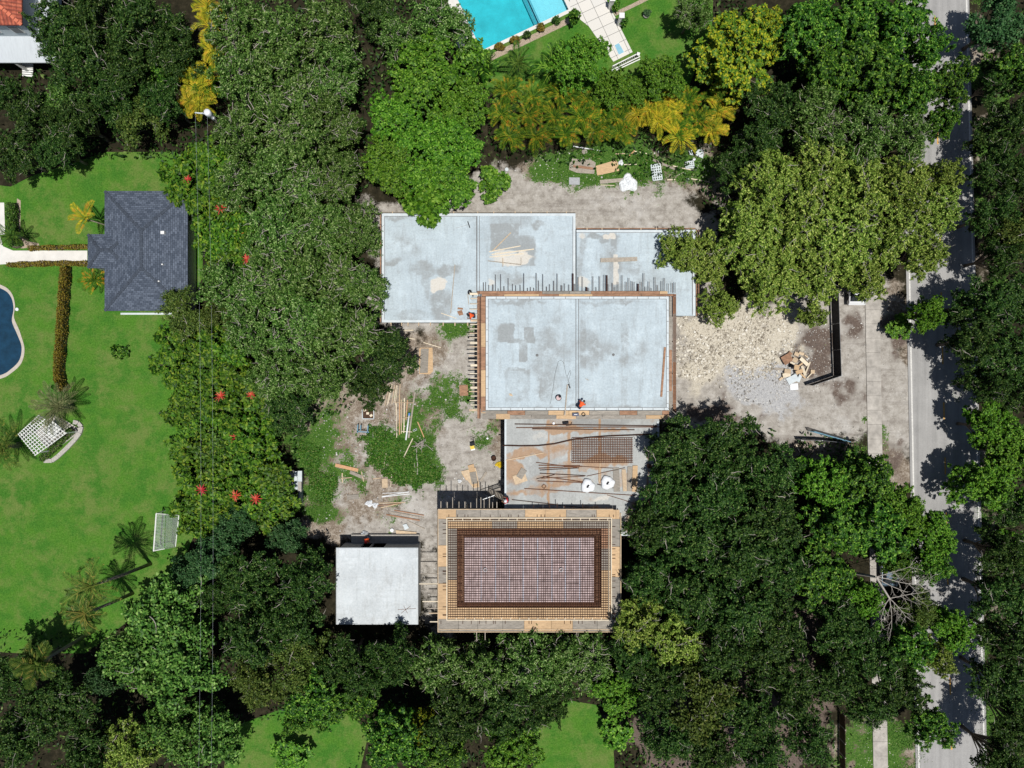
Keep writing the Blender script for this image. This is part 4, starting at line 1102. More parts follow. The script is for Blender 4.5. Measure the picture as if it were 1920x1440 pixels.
# ------------------------------------------------------------------ rebar deck (roof formwork before the pour)
ed = thing('roof_formwork', 'tan plywood roof formwork tray with recessed inner rim, lower centre of the site', 'formwork', P(992, 1070))
ZE = 5.2
mA, mB_, mC = 'ply', 'plyold', 'plyred'
def ring(x0, y0, x1, y1, step, mats):
    for (a, b, lo, hi, hz) in ((x0, x1, y0, y0 + 17, True), (x0, x1, y1 - 22, y1, True), (y0 + 17, y1 - 22, x0, x0 + 17, False), (y0 + 17, y1 - 22, x1 - 17, x1, False)):
        planks(a, b, lo, hi, hz, mats, step, ZE, 'deck_sheet', ed)
ring(822, 956, 1162, 1183, 44, [mA, mB_, mA, mB_, mA])
ring(839.3, 973.3, 1144.7, 1160.7, 44, [mA, mA, mB_, mC])
m = simple('pink_oiled_plywood', (0.43, 0.335, 0.335), 0.7, 0.42, 1.3, 0.1, stretch=(2.5, 1, 1))
jx = [870, 902, 929, 955, 981, 1008, 1035, 1060, 1087, 1114]
mb = MB()
for i in range(len(jx) - 1):
    yy = [1007, 1047 + 8 * math.sin(i * 2.3), 1090 + 10 * math.sin(i * 1.7 + 1), 1129]
    for j in range(3): rbox(mb, jx[i] + .3, yy[j] + .3, jx[i + 1] - .3, yy[j + 1] - .3, ZE - .1, ZE - .02 + .012 * ((i + j) % 3))
mb.build('inner_deck', m, ed)
mb = MB()
for x in jx[1:-1]: rbox(mb, x - 1.0, 1008, x + 1.0, 1128, ZE - .05, ZE + .014)
mb.build('joint_tape', simple('grey_joint_tape', (.42, .43, .50), .8, .25, 3, 0), ed)
mb = MB(); rbox(mb, 852, 986, 1132, 1148, ZE - .75, ZE - .65, ZE); mb.build('trench_floor', M['plyred'], ed)
mb = MB()
for r in [(856, 989.5, 1128, 990.3), (856, 1139.6, 1128, 1140.4), (856, 990.3, 856.8, 1139.6), (1127.2, 990.3, 1128, 1139.6), (869, 1006, 1115, 1006.9), (869, 1129.1, 1115, 1130), (869, 1006.9, 869.9, 1129.1), (1114.1, 1006.9, 1115, 1129.1)]:
    rbox(mb, *r, ZE - .645, ZE - .06)
mb.build('trench_side', M['rust'], ed)
mb = MB()
for r in [(837, 970.5, 1147, 972), (837, 1162, 1149, 1163.5), (837, 972, 838.5, 1162), (1145.8, 972, 1147.3, 1162)]: rbox(mb, *r, ZE + .02, ZE + .18)
for r in [(839, 976, 1145, 976.9), (1141.4, 977, 1142.3, 1158)]: rbox(mb, *r, ZE + .02, ZE + .15)
for x in range(850, 1140, 17): rbox(mb, x, 972.2, x + 1.2, 975.8, ZE + .02, ZE + .13); rbox(mb, x + 5, 1158, x + 6.2, 1161.8, ZE + .02, ZE + .13)
mb.build('edge_rail', M['lumberw'], ed)
mb = MB()
for r in [(821, 954.6, 1150, 955.8), (820.6, 955.8, 821.8, 1184), (820.6, 1184.2, 1165, 1185.6), (1163.4, 962, 1164.8, 1184), (824, 1180, 1163, 1181)]: rbox(mb, *r, ZE - .25, ZE + .08)
mb.build('edge_board', M['lumber'], ed)
mb = MB()
for k in range(62):
    s = rs.randrange(4)
    if s == 0: x = rs.uniform(826, 1150); rbox(mb, x, 965, x + 1.1, 970, ZE, ZE + .06)
    elif s == 1: x = rs.uniform(826, 1150); rbox(mb, x, 1164, x + 1.1, 1170, ZE, ZE + .06)
    elif s == 2: y = rs.uniform(975, 1160); rbox(mb, 830, y, 837, y + 1.1, ZE, ZE + .06)
    else: y = rs.uniform(975, 1160); rbox(mb, 1148, y, 1154, y + 1.1, ZE, ZE + .06)
mb.build('tie_strap', M['rustd'], ed)
for (x0, y0, x1, y1, mm) in [(786, 1094, 822, 1095.6, 'lumberw'), (792, 1127, 822, 1128.8, 'lumberw'), (804, 1149, 822, 1150.8, 'lumber'), (806, 1165, 822, 1166.8, 'lumberw'), (788, 1075, 822, 1076.2, 'lumberg'), (800, 1140, 822, 1141.4, 'lumberg')]:
    mb = MB(); rbox(mb, x0, y0, x1, y1, ZE - .3, ZE - .2); mb.build('joist', M[mm], ed)
for x in (826, 838, 848, 860, 871, 882, 893, 901, 907, 917, 923, 931, 1000, 1012, 1030, 1044, 1058, 1075, 1092, 1108, 1120, 1136):
    mb = MB(); hh = rs.uniform(8, 24) if x < 940 else rs.uniform(3, 12); rbox(mb, x, 955 - hh, x + 1.3, 956, ZE - .3, ZE - .22); mb.build('joist', M['lumberg'] if x < 940 else M['rustd'], ed)
for x in (893, 909, 1019, 1046, 1081): mb = MB(); rbox(mb, x, 1185.6, x + 1.2, 1200, ZE - .3, ZE - .22); mb.build('joist', M['lumberg'], ed)
for x in range(832, 1160, 40):
    for y in (962, 1178):
        p = P(x, y, ZE); MB().bar((p.x, p.y, 0 if (x < 945 or y > 1000) else ZL), (p.x, p.y, ZE - .06), .1, .1).build('post', M['lumberg'], ed)
for y in (1000, 1060, 1120):
    for x in (832, 1152):
        p = P(x, y, ZE); MB().bar((p.x, p.y, 0), (p.x, p.y, ZE - .06), .1, .1).build('post', M['lumberg'], ed)
# the steel mats
def grid_mat(x0, y0, x1, y1, z, sp, r, name, m, parent=None, jit=0.0, seed=1, flip=0.0):
    rr = random.Random(seed); mb = MB()
    x = x0
    while x <= x1:
        xx = x + rr.uniform(-jit, jit); pbar(mb, (xx, y0), (xx + rr.uniform(-jit, jit), y1), z, r, .03); x += sp
    y = y0
    while y <= y1:
        yy = y + rr.uniform(-jit, jit); pbar(mb, (x0, yy), (x1, yy + rr.uniform(-jit, jit)), z + .03, r, .03); y += sp
    if parent is not None: return mb.build(name, m, parent)
    return mb.build(name, m, None, loc=P((x0 + x1) / 2, (y0 + y1) / 2, z))
rb = thing('rebar_cage', 'large square grid of rusty steel bars filling the tan plywood roof tray', 'rebar mat', P(992, 1067, ZE + .06))
grid_mat(840.5, 974, 1144, 1159, ZE + .075, 4.35, .75, 'bar_mat', M['rustd'], rb, .35, 3)
def cage(x0, y0, x1, y1, horiz):
    mb = MB()
    for zz in (ZE - .5, ZE - .12):
        for q in (.12, .37, .62, .87):
            if horiz: pbar(mb, (x0, y0 + (y1 - y0) * q), (x1, y0 + (y1 - y0) * q), zz, .8, .04)
            else: pbar(mb, (x0 + (x1 - x0) * q, y0), (x0 + (x1 - x0) * q, y1), zz, .8, .04)
    s = x0 if horiz else y0
    while s < (x1 if horiz else y1):
        if horiz: pbar(mb, (s, y0 + 1), (s, y1 - 1), ZE - .09, .7, .03)
        else: pbar(mb, (x0 + 1, s), (x1 - 1, s), ZE - .09, .7, .03)
        s += 2.6
    return mb.build('beam_cage', M['rust'], rb)
cage(858, 991, 1126, 1005, True); cage(858, 1131, 1126, 1139, True); cage(858, 1006, 868, 1130, False); cage(1116, 1006, 1126, 1130, False)
for (x, y) in ((910, 1068), (1052, 1068)):
    mb = MB(); c = P(x, y, ZE + .12); mb.lathe(c, [(.16, 0), (.18, .12), (.16, .13), (.13, .02)], 12)
    tag(mb.build('roof_drain', M['pvc'], loc=c), 'white round roof drain set in the %s half of the rebar deck' % ('left' if x < 1000 else 'right'), 'drain', 'white drains in the rebar deck')

# ------------------------------------------------------------------ block shed
sh = thing('block_shed', 'small grey block building with a clean flat concrete roof left of the rebar deck', 'building', P(708, 1095))
ZS = 3.3
slab_mesh('roof', 630, 1027, 784, 1171, ZS, 0.16, M['shedroof'], sh, seed=51, stains=[(640, 1160, 12, 5, .25, 'e')], rusts=[(717, 1124, 16, 4, .28, 'e')])
a = P(633, 1168, ZS); c = P(781, 1031, ZS)
mb = MB(); H = ZS - .165
mb.box(((a.x + c.x) / 2, a.y + .1, H / 2 - .1), (c.x - a.x, .2, H + .2)); mb.build('wall', M['block'], sh)
mb = MB(); mb.box((c.x - .1, (a.y + c.y) / 2, H / 2 - .1), (.2, c.y - a.y - .41, H + .2)); mb.build('wall', M['block'], sh)
mb = MB(); mb.box((a.x + .1, (a.y + c.y) / 2, H / 2 - .1), (.2, c.y - a.y - .41, H + .2)); mb.build('wall', M['block'], sh)
mb = MB()
for (s, e, z0, z1) in ((a.x, a.x + 2.0, -.2, H), (a.x + 2.0, a.x + 4.4, 2.3, H), (a.x + 4.4, c.x, -.2, H), (a.x + 2.9, a.x + 3.05, -.2, 2.3)):
    mb.box(((s + e) / 2, c.y - .1, (z0 + z1) / 2), (e - s, .2, z1 - z0))
mb.build('wall', M['block'], sh)
mb = MB(); mb.box(((a.x + c.x) / 2 + .3, c.y + .45, .12), (c.x - a.x - .8, .9, .5)); mb.build('footing', M['greystone'], sh)
mb = MB()
for (p, q) in (((746, 1143), (780, 1141)), ((752, 1150), (770, 1136)), ((757, 1136), (764, 1150))): pbar(mb, p, q, ZS + .02, .6, .02)
tag(mb.build('wire', M['rust'], loc=P(760, 1143, ZS)), 'tangle of thin bent wire lying on the block shed roof', 'wire')

# ------------------------------------------------------------------ grey roofed house
gh = thing('house', 'house with a dark grey shingle hip roof standing on the green lawn', 'house', P(280, 470))
m, t, b = newmat('grey_shingles')
tc = nd(t, 'ShaderNodeTexCoord'); br = nd(t, 'ShaderNodeTexBrick', offset=0.5)
br.inputs['Scale'].default_value = 1.0; br.inputs['Brick Width'].default_value = .38; br.inputs['Row Height'].default_value = .2
br.inputs['Mortar Size'].default_value = .016; br.inputs['Bias'].default_value = -.1
br.inputs['Color1'].default_value = (0.060, 0.076, 0.105, 1); br.inputs['Color2'].default_value = (0.125, 0.150, 0.195, 1); br.inputs['Mortar'].default_value = (0.028, 0.035, 0.05, 1)
t.links.new(tc.outputs['UV'], br.inputs['Vector'])
n1 = noise(t, 6, 3, .6); cc = mixc(t, .35, br.outputs[0], ramp(t, n1, [(.3, (.25, .25, .25)), (.7, (.75, .75, .75))]), 'OVERLAY')
t.links.new(cc, b.inputs['Base Color']); b.inputs['Roughness'].default_value = .85; b.inputs['Specular IOR Level'].default_value = .2
bump(t, b, br.outputs['Fac'], -.4, .03); M['shingle'] = m
M['ridge'] = simple('ridge_shingles', (0.05, 0.062, 0.083), 0.9, 0.3, 4.0, 0.2)
def hip(name, x0, y0, x1, y1, ze, zr, m, parent, inset=None, ridge_axis='y', th=.12, ridge_m=None):
    """hip roof over the world rectangle; uv follow the slopes"""
    W_, D_ = x1 - x0, y1 - y0
    k = inset if inset is not None else min(W_, D_) / 2
    if ridge_axis == 'y': r0, r1 = Vector(((x0 + x1) / 2, y0 + k, zr)), Vector(((x0 + x1) / 2, y1 - k, zr))
    else: r0, r1 = Vector((x0 + k, (y0 + y1) / 2, zr)), Vector((x1 - k, (y0 + y1) / 2, zr))
    A, B, C_, D = Vector((x0, y0, ze)), Vector((x1, y0, ze)), Vector((x1, y1, ze)), Vector((x0, y1, ze))
    if ridge_axis == 'y': fs = [(A, B, r0), (B, C_, r1, r0), (C_, D, r1), (D, A, r0, r1)]
    else: fs = [(A, B, r1, r0), (B, C_, r1), (C_, D, r0, r1), (D, A, r0)]
    mb = MB(); uv = []
    for f in fs:
        mb.add(f, [tuple(range(len(f)))])
        e = (f[1] - f[0]).normalized(); n = (f[1] - f[0]).cross(f[2] - f[0]).normalized(); u = n.cross(e)
        uv += [((p - f[0]).dot(e), (p - f[0]).dot(u)) for p in f]
    for (p, q) in ((A, B), (B, C_), (C_, D), (D, A)):
        dz = Vector((0, 0, th)); mb.add([p - dz, q - dz, q, p], [(0, 1, 2, 3)]); uv += [(0, 0)] * 4
    dz = Vector((0, 0, th)); mb.add([A - dz, D - dz, C_ - dz, B - dz], [(0, 1, 2, 3)]); uv += [(0, 0)] * 4
    o = mb.build(name, m, parent)
    ul = o.data.uv_layers.new(name='UVMap')
    for i, l in enumerate(ul.data): l.uv = uv[i]
    if ridge_m:
        mb = MB()
        up = Vector((0, 0, .03))
        lines = [(r0, r1), (A, r0), (D, r1 if ridge_axis == 'y' else r0), (B, r0 if ridge_axis == 'y' else r1), (C_, r1)]
        for (p, q) in lines:
            L = (q - p).length; n = int(L / .38)
            for i in range(n):
                s0 = p.lerp(q, (i + .08) / n); s1 = p.lerp(q, (i + .92) / n)
                mb.bar(s0 + up, s1 + up, .30 + .05 * math.sin(i * 2.7), .03)
        mb.build('ridge_cap', ridge_m, o)
    return o
a = P(196, 583, 3.0); c = P(352, 358, 3.0)
hip('roof', a.x, a.y, c.x, c.y, 3.0, 3.95, M['shingle'], gh, ridge_m=M['ridge'])
a2 = P(164.5, 503, 3.0); c2 = P(240, 439, 3.0)
hip('porch_roof', a2.x, a2.y, c2.x, c2.y, 3.0, 3.62, M['shingle'], gh, inset=1.5, ridge_axis='x', ridge_m=M['ridge'])
mb = MB(); mb.box(((a.x + c.x) / 2, (a.y + c.y) / 2, 1.4), (c.x - a.x - .9, c.y - a.y - .9, 2.95)); mb.build('wall', M['white_paint'], gh)
mb = MB()
for y in (a2.y + .3, c2.y - .3): mb.box((a2.x + .3, y, 1.4), (.25, .25, 2.9))
mb.build('porch_post', M['white_paint'], gh)
mb = MB()
for (x, y, s) in ((307, 437, .30), (306.5, 496.5, .12), (300, 528, .12)):
    p = P(x, y, 3.5); mb = MB(); mb.box((p.x, p.y, 3.55), (s * 1.2, s, .5)); mb.build('vent', M['white_paint'], gh)
mb = MB(); rbox(mb, 226, 586.5, 322, 590, -.1, .10); mb.build('step', M['lip'], gh)

# red roofed house at the corner
rh = thing('house', 'white two storey house with a red clay tile roof at the upper left corner', 'house', P(-40, 20))
m, t, b = newmat('red_clay_tiles')
tc = nd(t, 'ShaderNodeTexCoord'); sp = nd(t, 'ShaderNodeSeparateXYZ'); t.links.new(tc.outputs['UV'], sp.inputs[0])
wv = math_(t, 'SINE', math_(t, 'MULTIPLY', sp.outputs[0], 18.0)); wr = math_(t, 'FRACT', math_(t, 'MULTIPLY', sp.outputs[1], 2.4))
n1 = noise(t, 3.0, 4, .6)
cc = ramp(t, n1, [(.3, (.22, .045, .028)), (.5, (.38, .085, .045)), (.7, (.52, .15, .08))])
cc = mixc(t, math_(t, 'MULTIPLY', sstep(t, wv, .1, -.9), .6), cc, (.10, .02, .012)); cc = mixc(t, math_(t, 'MULTIPLY', sstep(t, wr, .25, 0.0), .55), cc, (.10, .02, .012))
t.links.new(cc, b.inputs['Base Color']); b.inputs['Roughness'].default_value = .8; bump(t, b, wv, .6, .05); M['tile'] = m
M['tileridge'] = simple('pale_red_ridge_tiles', (.56, .16, .09), .8, .2, 4, .2)
ZR = 6.4
a = P(-230, 47, ZR); c = P(41, -190, ZR)
hip('roof', a.x, a.y, c.x, c.y, ZR, ZR + 2.4, M['tile'], rh, ridge_m=M['tileridge'])
mb = MB(); mb.box(((a.x + c.x) / 2, (a.y + c.y) / 2, ZR / 2 - .1), (c.x - a.x - .5, c.y - a.y - .5, ZR + .1)); mb.build('wall', simple('pale_blue_white_render', (.52, .58, .62), .8, .08, 2, .1), rh)
M['standing'] = simple('pale_metal_roof', (.50, .54, .57), .5, .08, 1, .1, stretch=(6, 1, 1))
wx, wy = c.x - .25, a.y + .25
mb = MB(); mb.add([(wx - 11, wy - .01, 3.7), (wx - 11, wy - 2.3, 3.0), (wx + 1.4, wy - 2.3, 3.0), (wx, wy - .01, 3.7)], [(0, 1, 2, 3)])
mb.add([(wx + .01, wy, 3.7), (wx + 1.41, wy - 2.3, 3.0), (wx + 1.41, wy + 8, 3.0), (wx + .01, wy + 8, 3.7)], [(0, 1, 2, 3)])
mb.box((wx - 4.8, wy - 1.2, 2.9), (12.4, 2.2, .1)); mb.box((wx + .75, wy + 3.5, 2.9), (1.3, 9.0, .1)); mb.build('verandah_roof', M['standing'], rh)
for k in range(4):
    mb = MB(); x = wx - 1.2 - k * 2.3; mb.box((x, wy - .03, 5.1), (1.0, .1, 1.3)); w_ = mb.build('window', M['white_paint'], rh)
    mb = MB(); mb.box((x, wy - .09, 5.1), (.8, .05, 1.1)); mb.build('pane', M['dark'], w_)
for x in (wx + 1.2, wx - 3, wx - 7): MB().box((x, wy - 2.1, 1.4), (.25, .25, 2.9)).build('post', M['white_paint'], rh)
st_ = thing('garden_steps', 'pale stone steps with dark risers in the shade below the red roofed house', 'steps', P(52, 128))
for k in range(7):
    mb = MB(); p0 = P(42, 116 + k * 4.2, 1.6 - k * .22); p1 = P(62, 117.5 + k * 4.2, 1.6 - k * .22)
    mb.bar(p0, p1, .16, .07); mb.build('tread', M['white_paint'], st_)
mb = MB(); mb.bar(P(44, 112, 1.45), P(44, 146, -.1), .1, .25); mb.bar(P(60, 113, 1.45), P(60, 147, -.1), .1, .25); mb.build('stringer', M['rustd'], st_)
# ------------------------------------------------------------------ pools
def water_mat(name, tint, rough=0.04):
    m = bpy.data.materials.new(name); m.use_nodes = True; t = m.node_tree
    t.nodes.remove(t.nodes['Principled BSDF'])
    tr = nd(t, 'ShaderNodeBsdfTransparent'); tr.inputs[0].default_value = (*tint, 1)
    gl = nd(t, 'ShaderNodeBsdfGlossy', i={'Roughness': rough})
    fr = nd(t, 'ShaderNodeFresnel', i={'IOR': 1.33})
    bp = nd(t, 'ShaderNodeBump', i={'Strength': .25, 'Distance': .05}); t.links.new(noise(t, 3.0, 3, .6), bp.inputs['Height'])
    t.links.new(bp.outputs[0], gl.inputs['Normal'])
    mx = nd(t, 'ShaderNodeMixShader'); t.links.new(fr.outputs[0], mx.inputs[0]); t.links.new(tr.outputs[0], mx.inputs[1]); t.links.new(gl.outputs[0], mx.inputs[2])
    t.links.new(mx.outputs[0], t.nodes['Material Output'].inputs[0])
    return m
def pool(label, poly, depth, tint, floor_m, coping_m, wout, zc=.05):
    root = thing('swimming_pool', label, 'pool', sum((Vector((p[0], p[1], 0)) for p in poly), Vector()) / len(poly))
    c = root.location
    outer = shrink(poly, -wout)
    n = len(poly); mb = MB()
    for i in range(n):
        j = (i + 1) % n
        A, B, C_, D = poly[i], poly[j], outer[j], outer[i]
        vs = [(p[0], p[1], z) for z in (-.3, zc) for p in (A, B, C_, D)]
        mb.add(vs, [(4, 5, 6, 7), (0, 1, 5, 4), (2, 3, 7, 6)])
    mb.build('coping', coping_m, root)
    mb = MB(); mb.sheet(poly, -depth)
    for i in range(n):
        j = (i + 1) % n; A, B = poly[i], poly[j]
        mb.add([(A[0], A[1], -depth), (B[0], B[1], -depth), (B[0], B[1], -.05), (A[0], A[1], -.05)], [(0, 1, 2, 3)])
    mb.build('basin', floor_m, root)
    MB().sheet(poly, -.10).build('water', water_mat(label[:12] + '_water', tint), root)
    return root
M['turq'] = simple('turquoise_pool_plaster', (0.05, 0.43, 0.49), 0.7, 0.2, 0.6, 0.0)  # tone variation painted in to suggest rippling light on the basin
M['navy'] = simple('dark_blue_pool_plaster', (0.012, 0.045, 0.085), 0.7, 0.35, 1.5, 0.0)
M['coping'] = simple('beige_coping_stone', (0.47, 0.42, 0.36), 0.85, 0.15, 5, 0.2)
M['pebble'] = simple('mixed_pebbles', (0.36, 0.29, 0.22), 0.95, 0.55, 9, 0.5)
pl = pool('rectangular turquoise swimming pool with white paved rim at the top edge', POOLW, 1.4, (0.72, 0.98, 1.0), M['turq'], M['white_tile'], 0.55)
mb = MB(); mb.sheet(pw([(1012, 42), (1064, 17), (1040, -35), (988, -11)]), -.42); mb.build('tanning_ledge', simple('pale_blue_plaster', (.30, .56, .64), .7, .06, 2, 0), pl)
mb = MB()
for i, o_ in enumerate((0, 5, 9)):
    a, c = P(1012 - o_, 42 + o_ * .46, -.42 - .2 * i), P(988 - o_, -11 + o_ * .46, -.42 - .2 * i); mb.bar(a, c, .1, .12)
mb.build('step', simple('blue_step_edge', (.10, .30, .38), .7, .1, 3, 0), pl)
pool('kidney shaped dark blue swimming pool with pale rim at the left edge', KIDW, 1.5, (0.75, 0.9, 0.95), M['navy'], M['coping'], 0.38)
p = P(32, 580, .05); tag(MB().lathe(p, [(.0, .06), (.17, .05), (.18, 0.0)], 12).build('skimmer_lid', M['pvc'], loc=p), 'small white skimmer lid beside the dark blue pool', 'pool lid')
# pebble strip and terrace
tag(MB().sheet(pw([(908, 107), (1066, 33), (1072, 42), (913, 118)]), .014).build('pebble_strip', M['pebble']), kind='structure')
tag(MB().sheet(pw([(1150, 24), (1200, 0), (1260, -30), (1262, -24), (1204, 6), (1154, 30)]), .014).build('pebble_strip', M['pebble']), kind='structure')
m, t, b = newmat('white_paving_with_dark_joints')
tc = nd(t, 'ShaderNodeTexCoord'); mp = nd(t, 'ShaderNodeMapping'); mp.inputs['Rotation'].default_value = (0, 0, R_(-25)); t.links.new(tc.outputs['Object'], mp.inputs[0])
br = nd(t, 'ShaderNodeTexBrick', offset=0.0); br.inputs['Scale'].default_value = 1; br.inputs['Brick Width'].default_value = 1.35; br.inputs['Row Height'].default_value = 1.1; br.inputs['Mortar Size'].default_value = .022
br.inputs['Color1'].default_value = (.66, .63, .58, 1); br.inputs['Color2'].default_value = (.62, .60, .56, 1); br.inputs['Mortar'].default_value = (.12, .12, .11, 1)
t.links.new(mp.outputs[0], br.inputs['Vector']); t.links.new(br.outputs[0], b.inputs['Base Color']); b.inputs['Roughness'].default_value = .75
tag(MB().prism(pw([(1068, 12), (1068, -60), (1105, -80), (1138, 2), (1186, 98), (1150, 116), (1104, 50), (1084, 34)]), -.2, .06).build('terrace', m), kind='structure')
tag(MB().prism(pw([(845, -30), (835, 40), (866, 100), (898, 108), (903, 96), (870, 40)]), -.2, .047).build('pool_deck', M['white_tile']), kind='structure')
bas = thing('water_basin', 'small light blue water basin at the lower end of the white terrace', 'basin', P(1160, 92, .06))
mb = MB()
q = [(1150, 84), (1160, 79), (1172, 100), (1160, 106)]
mb.prism(pw(q), .055, .10); mb.build('rim', M['white_tile'], bas)
MB().sheet(shrink(pw(q), .15), .105).build('water', simple('pale_blue_water', (.25, .48, .60), .1, .1, 3, 0, spec=.5), bas)
# slatted rail
rl = thing('slatted_rail', 'white slatted rail at the foot of the white terrace, partly behind bright trees', 'rail', P(1172, 122))
for (p, q, z) in (((1149, 124), (1195, 101), 1.0), ((1147, 132), (1200, 106), .62), ((1146, 136), (1200, 111), .1)):
    MB().bar(P(*p, z), P(*q, z), .10, .10).build('rail', M['white_paint'], rl)
for k in range(15):
    f = k / 14.; a = P(1149 + 46 * f, 124 - 23 * f, .98); c = P(1147 + 52 * f, 133 - 26 * f, .10); MB().bar(a, c, .07, .05).build('slat', M['white_paint'], rl)
MB().bar(P(1196, 101, 0), P(1197, 101, 1.3), .3, .3).build('post', M['white_paint'], rl)
for i, (x, y) in enumerate(((1144, 15), (1161, 46))):
    p = P(x, y); o = thing('pillar', 'white square garden pillar at the terrace edge, %s one' % ('upper' if i == 0 else 'lower'), 'pillar', p, 'white pillars along the terrace')
    MB().box((p.x, p.y, .9), (.42, .42, 1.8)).build('shaft', M['white_paint'], o); MB().box((p.x, p.y, 1.85), (.54, .54, .10)).build('cap', M['white_paint'], o)
p = P(1211, 30); o = thing('planter', 'round grey planter with a small dark plant on the upper lawn', 'planter', p)
MB().lathe(p, [(.22, 0), (.34, .1), (.36, .38), (.30, .4), (.27, .33), (.0, .33)], 16).build('pot', M['greystone'], o, smooth=True)
lob, C, V, F = crown_parts(71, .3, .9, .3, 4, 12, 8, .08, .22, .09, 'rosette'); lk = link_mesh('foliage', np_mesh('foliage', V, F), LM['blue'], o)

# small clipped shrubs along the pool
def small_shrub(name, label, cat, px, py, R, H, lm, group, seed, L=.2, nl=6, cpl=14, lpc=12):
    z = H * .6; p = P(px, py, z)
    root = thing(name, label, cat, (p.x, p.y, 0), group)
    lob, C, V, F = crown_parts(seed, R, H, H * .15, nl, cpl, lpc, .10, L, L * .5, 'ball', lobe_r=.5, spread=.55)
    link_mesh('foliage', np_mesh('foliage', V, F), LM[lm], root)
    MB().tube([(0, 0, -.1), (0, 0, H * .6)], [.05, .03], 5).build('stem', M['bark'], root, loc=None) if False else None
    s = MB(); s.tube([(p.x, p.y, -.1), (p.x, p.y, H * .55)], [.05, .03], 5); s.build('stem', M['bark'], root)
    return root
for i, (x, y, lm, ds) in enumerate(((936, 87, 'hedge', 'gold, first from the pool corner'), (964, 75, 'hedge', 'gold, second from the pool corner'), (988, 65, 'darkoak', 'dark, third from the pool corner'), (1014, 52, 'hedge', 'gold, biggest of the row'), (1043, 39, 'darkoak', 'dark, nearest the conical shrub'))):
    small_shrub('shrub', 'small round shrub on the pool side pebbles, ' + ds, 'shrub', x, y, .42, .7, lm, 'round shrubs along the pool', 80 + i)
small_shrub('conical_shrub', 'tall narrow dark green conical shrub between pool and terrace', 'shrub', 1076, 32, .5, 2.6, 'tuft', None, 90, .26, 9, 16, 12)
small_shrub('conical_shrub', 'dark climbing shrub beside the lower white terrace pillar', 'shrub', 1170, 38, .45, 1.6, 'tuft', None, 91)
small_shrub('conical_shrub', 'dark climbing shrub beside the upper white terrace pillar', 'shrub', 1154, 12, .4, 1.4, 'tuft', None, 92)
small_shrub('seedling', 'small lone dark green shrub in the middle of the left lawn', 'shrub', 226, 659, .95, .5, 'tuft', None, 93, .28, 6, 9, 7)

# hedges
def hedge(label, pts, wd, h, lm, seed, group=None):
    rs = np.random.RandomState(seed)
    pts = [P(x, y, h * .7) for x, y in pts]
    root = thing('hedge', label, 'hedge', (pts[0].x, pts[0].y, 0), group)
    pos = []
    for a, b in zip(pts[:-1], pts[1:]):
        L = (b - a).length; n = int(L * wd * h * 620)
        f = rs.rand(n); d = (b - a).normalized(); s = Vector((-d.y, d.x, 0))
        u = rs.uniform(-1, 1, n); zz = rs.uniform(.05, 1.0, n) ** .6
        bulge = 1 + .18 * np.sin(f * L * 3.1 + seed)
        q = np.array(a)[None, :] + f[:, None] * np.array(b - a)[None, :] + (u * wd / 2 * bulge)[:, None] * np.array(s)[None, :]
        q[:, 2] = zz * h * (1 - .25 * u * u) + rs.randn(n) * .04
        pos.append(q)
    pos = np.concatenate(pos); n = len(pos)
    V, F = leaf_cards(pos, rs.randn(n, 3), unit(np.array([0, 0, .8]) + rs.randn(n, 3) * .55), .17 * rs.uniform(.7, 1.3, n), .09 * rs.uniform(.7, 1.3, n), .05)
    V = V - np.array([pts[0].x, pts[0].y, 0])
    link_mesh('foliage', np_mesh('foliage', V, F), LM[lm], root)
    mb = MB()
    for a, b in zip(pts[:-1], pts[1:]):
        n = max(2, int((b - a).length / .6))
        for i in range(n):
            c = a.lerp(b, (i + .5) / n); mb.bar((c.x, c.y, -.1), (c.x, c.y, h * .6), .04, .04)
    mb.add([], [])
    mb2 = MB()
    for a, b in zip(pts[:-1], pts[1:]): mb2.bar((a.x, a.y, h * .3), (b.x, b.y, h * .3), wd * .6, h * .5)
    mb.v and [mb2.v.append(v) for v in []]
    n0 = len(mb2.v); mb2.v += mb.v; mb2.f += [[i + n0 for i in f] for f in mb.f]; mb2.mi += mb.mi
    mb2.build('stems', M['bark'], root)
hedge('gold brown clipped hedge above the white path, left of the grey roof', [(52, 465), (105, 463.5)], .5, .7, 'hedge', 1)
hedge('gold brown clipped hedge right beside the porch, above the white path', [(109, 463.5), (164, 462)], .5, .7, 'hedge', 2)
hedge('long gold brown clipped hedge below the white path', [(12, 496.5), (90, 493.5), (164, 494)], .55, .7, 'hedge', 3)
hedge('long narrow hedge running down the lawn to the date palm', [(119, 500), (115, 560), (110, 640), (106, 690), (108, 715), (116, 732)], .65, 1.6, 'hedge', 4)
hedge('dark green hedge beside the white patio at the left edge', [(18, 380), (20, 440), (26, 462)], .9, 1.3, 'hedgeg', 5)
hedge('green hedge curving between pergola and stone kerb', [(75, 862), (95, 845), (120, 820), (134, 805)], .7, .7, 'hedgeg', 6)
# white path and patio
tag(MB().prism(pw([(-200, 440), (0, 440), (6, 462), (25, 470), (164, 470), (164, 491), (60, 492), (0, 496), (-200, 500)]), -.1, .035).build('path', M['white_tile']), kind='structure')
tag(MB().prism(pw([(-200, 380), (8, 380), (10, 440), (-200, 440)]), -.1, .031).build('patio', M['white_tile']), kind='structure')
tag(MB().sheet(pw([(32, 372), (39, 376), (38, 440), (50, 452), (72, 456), (75, 462), (40, 466), (30, 450)]), .013).build('planting_bed', M['pebble']), kind='structure')

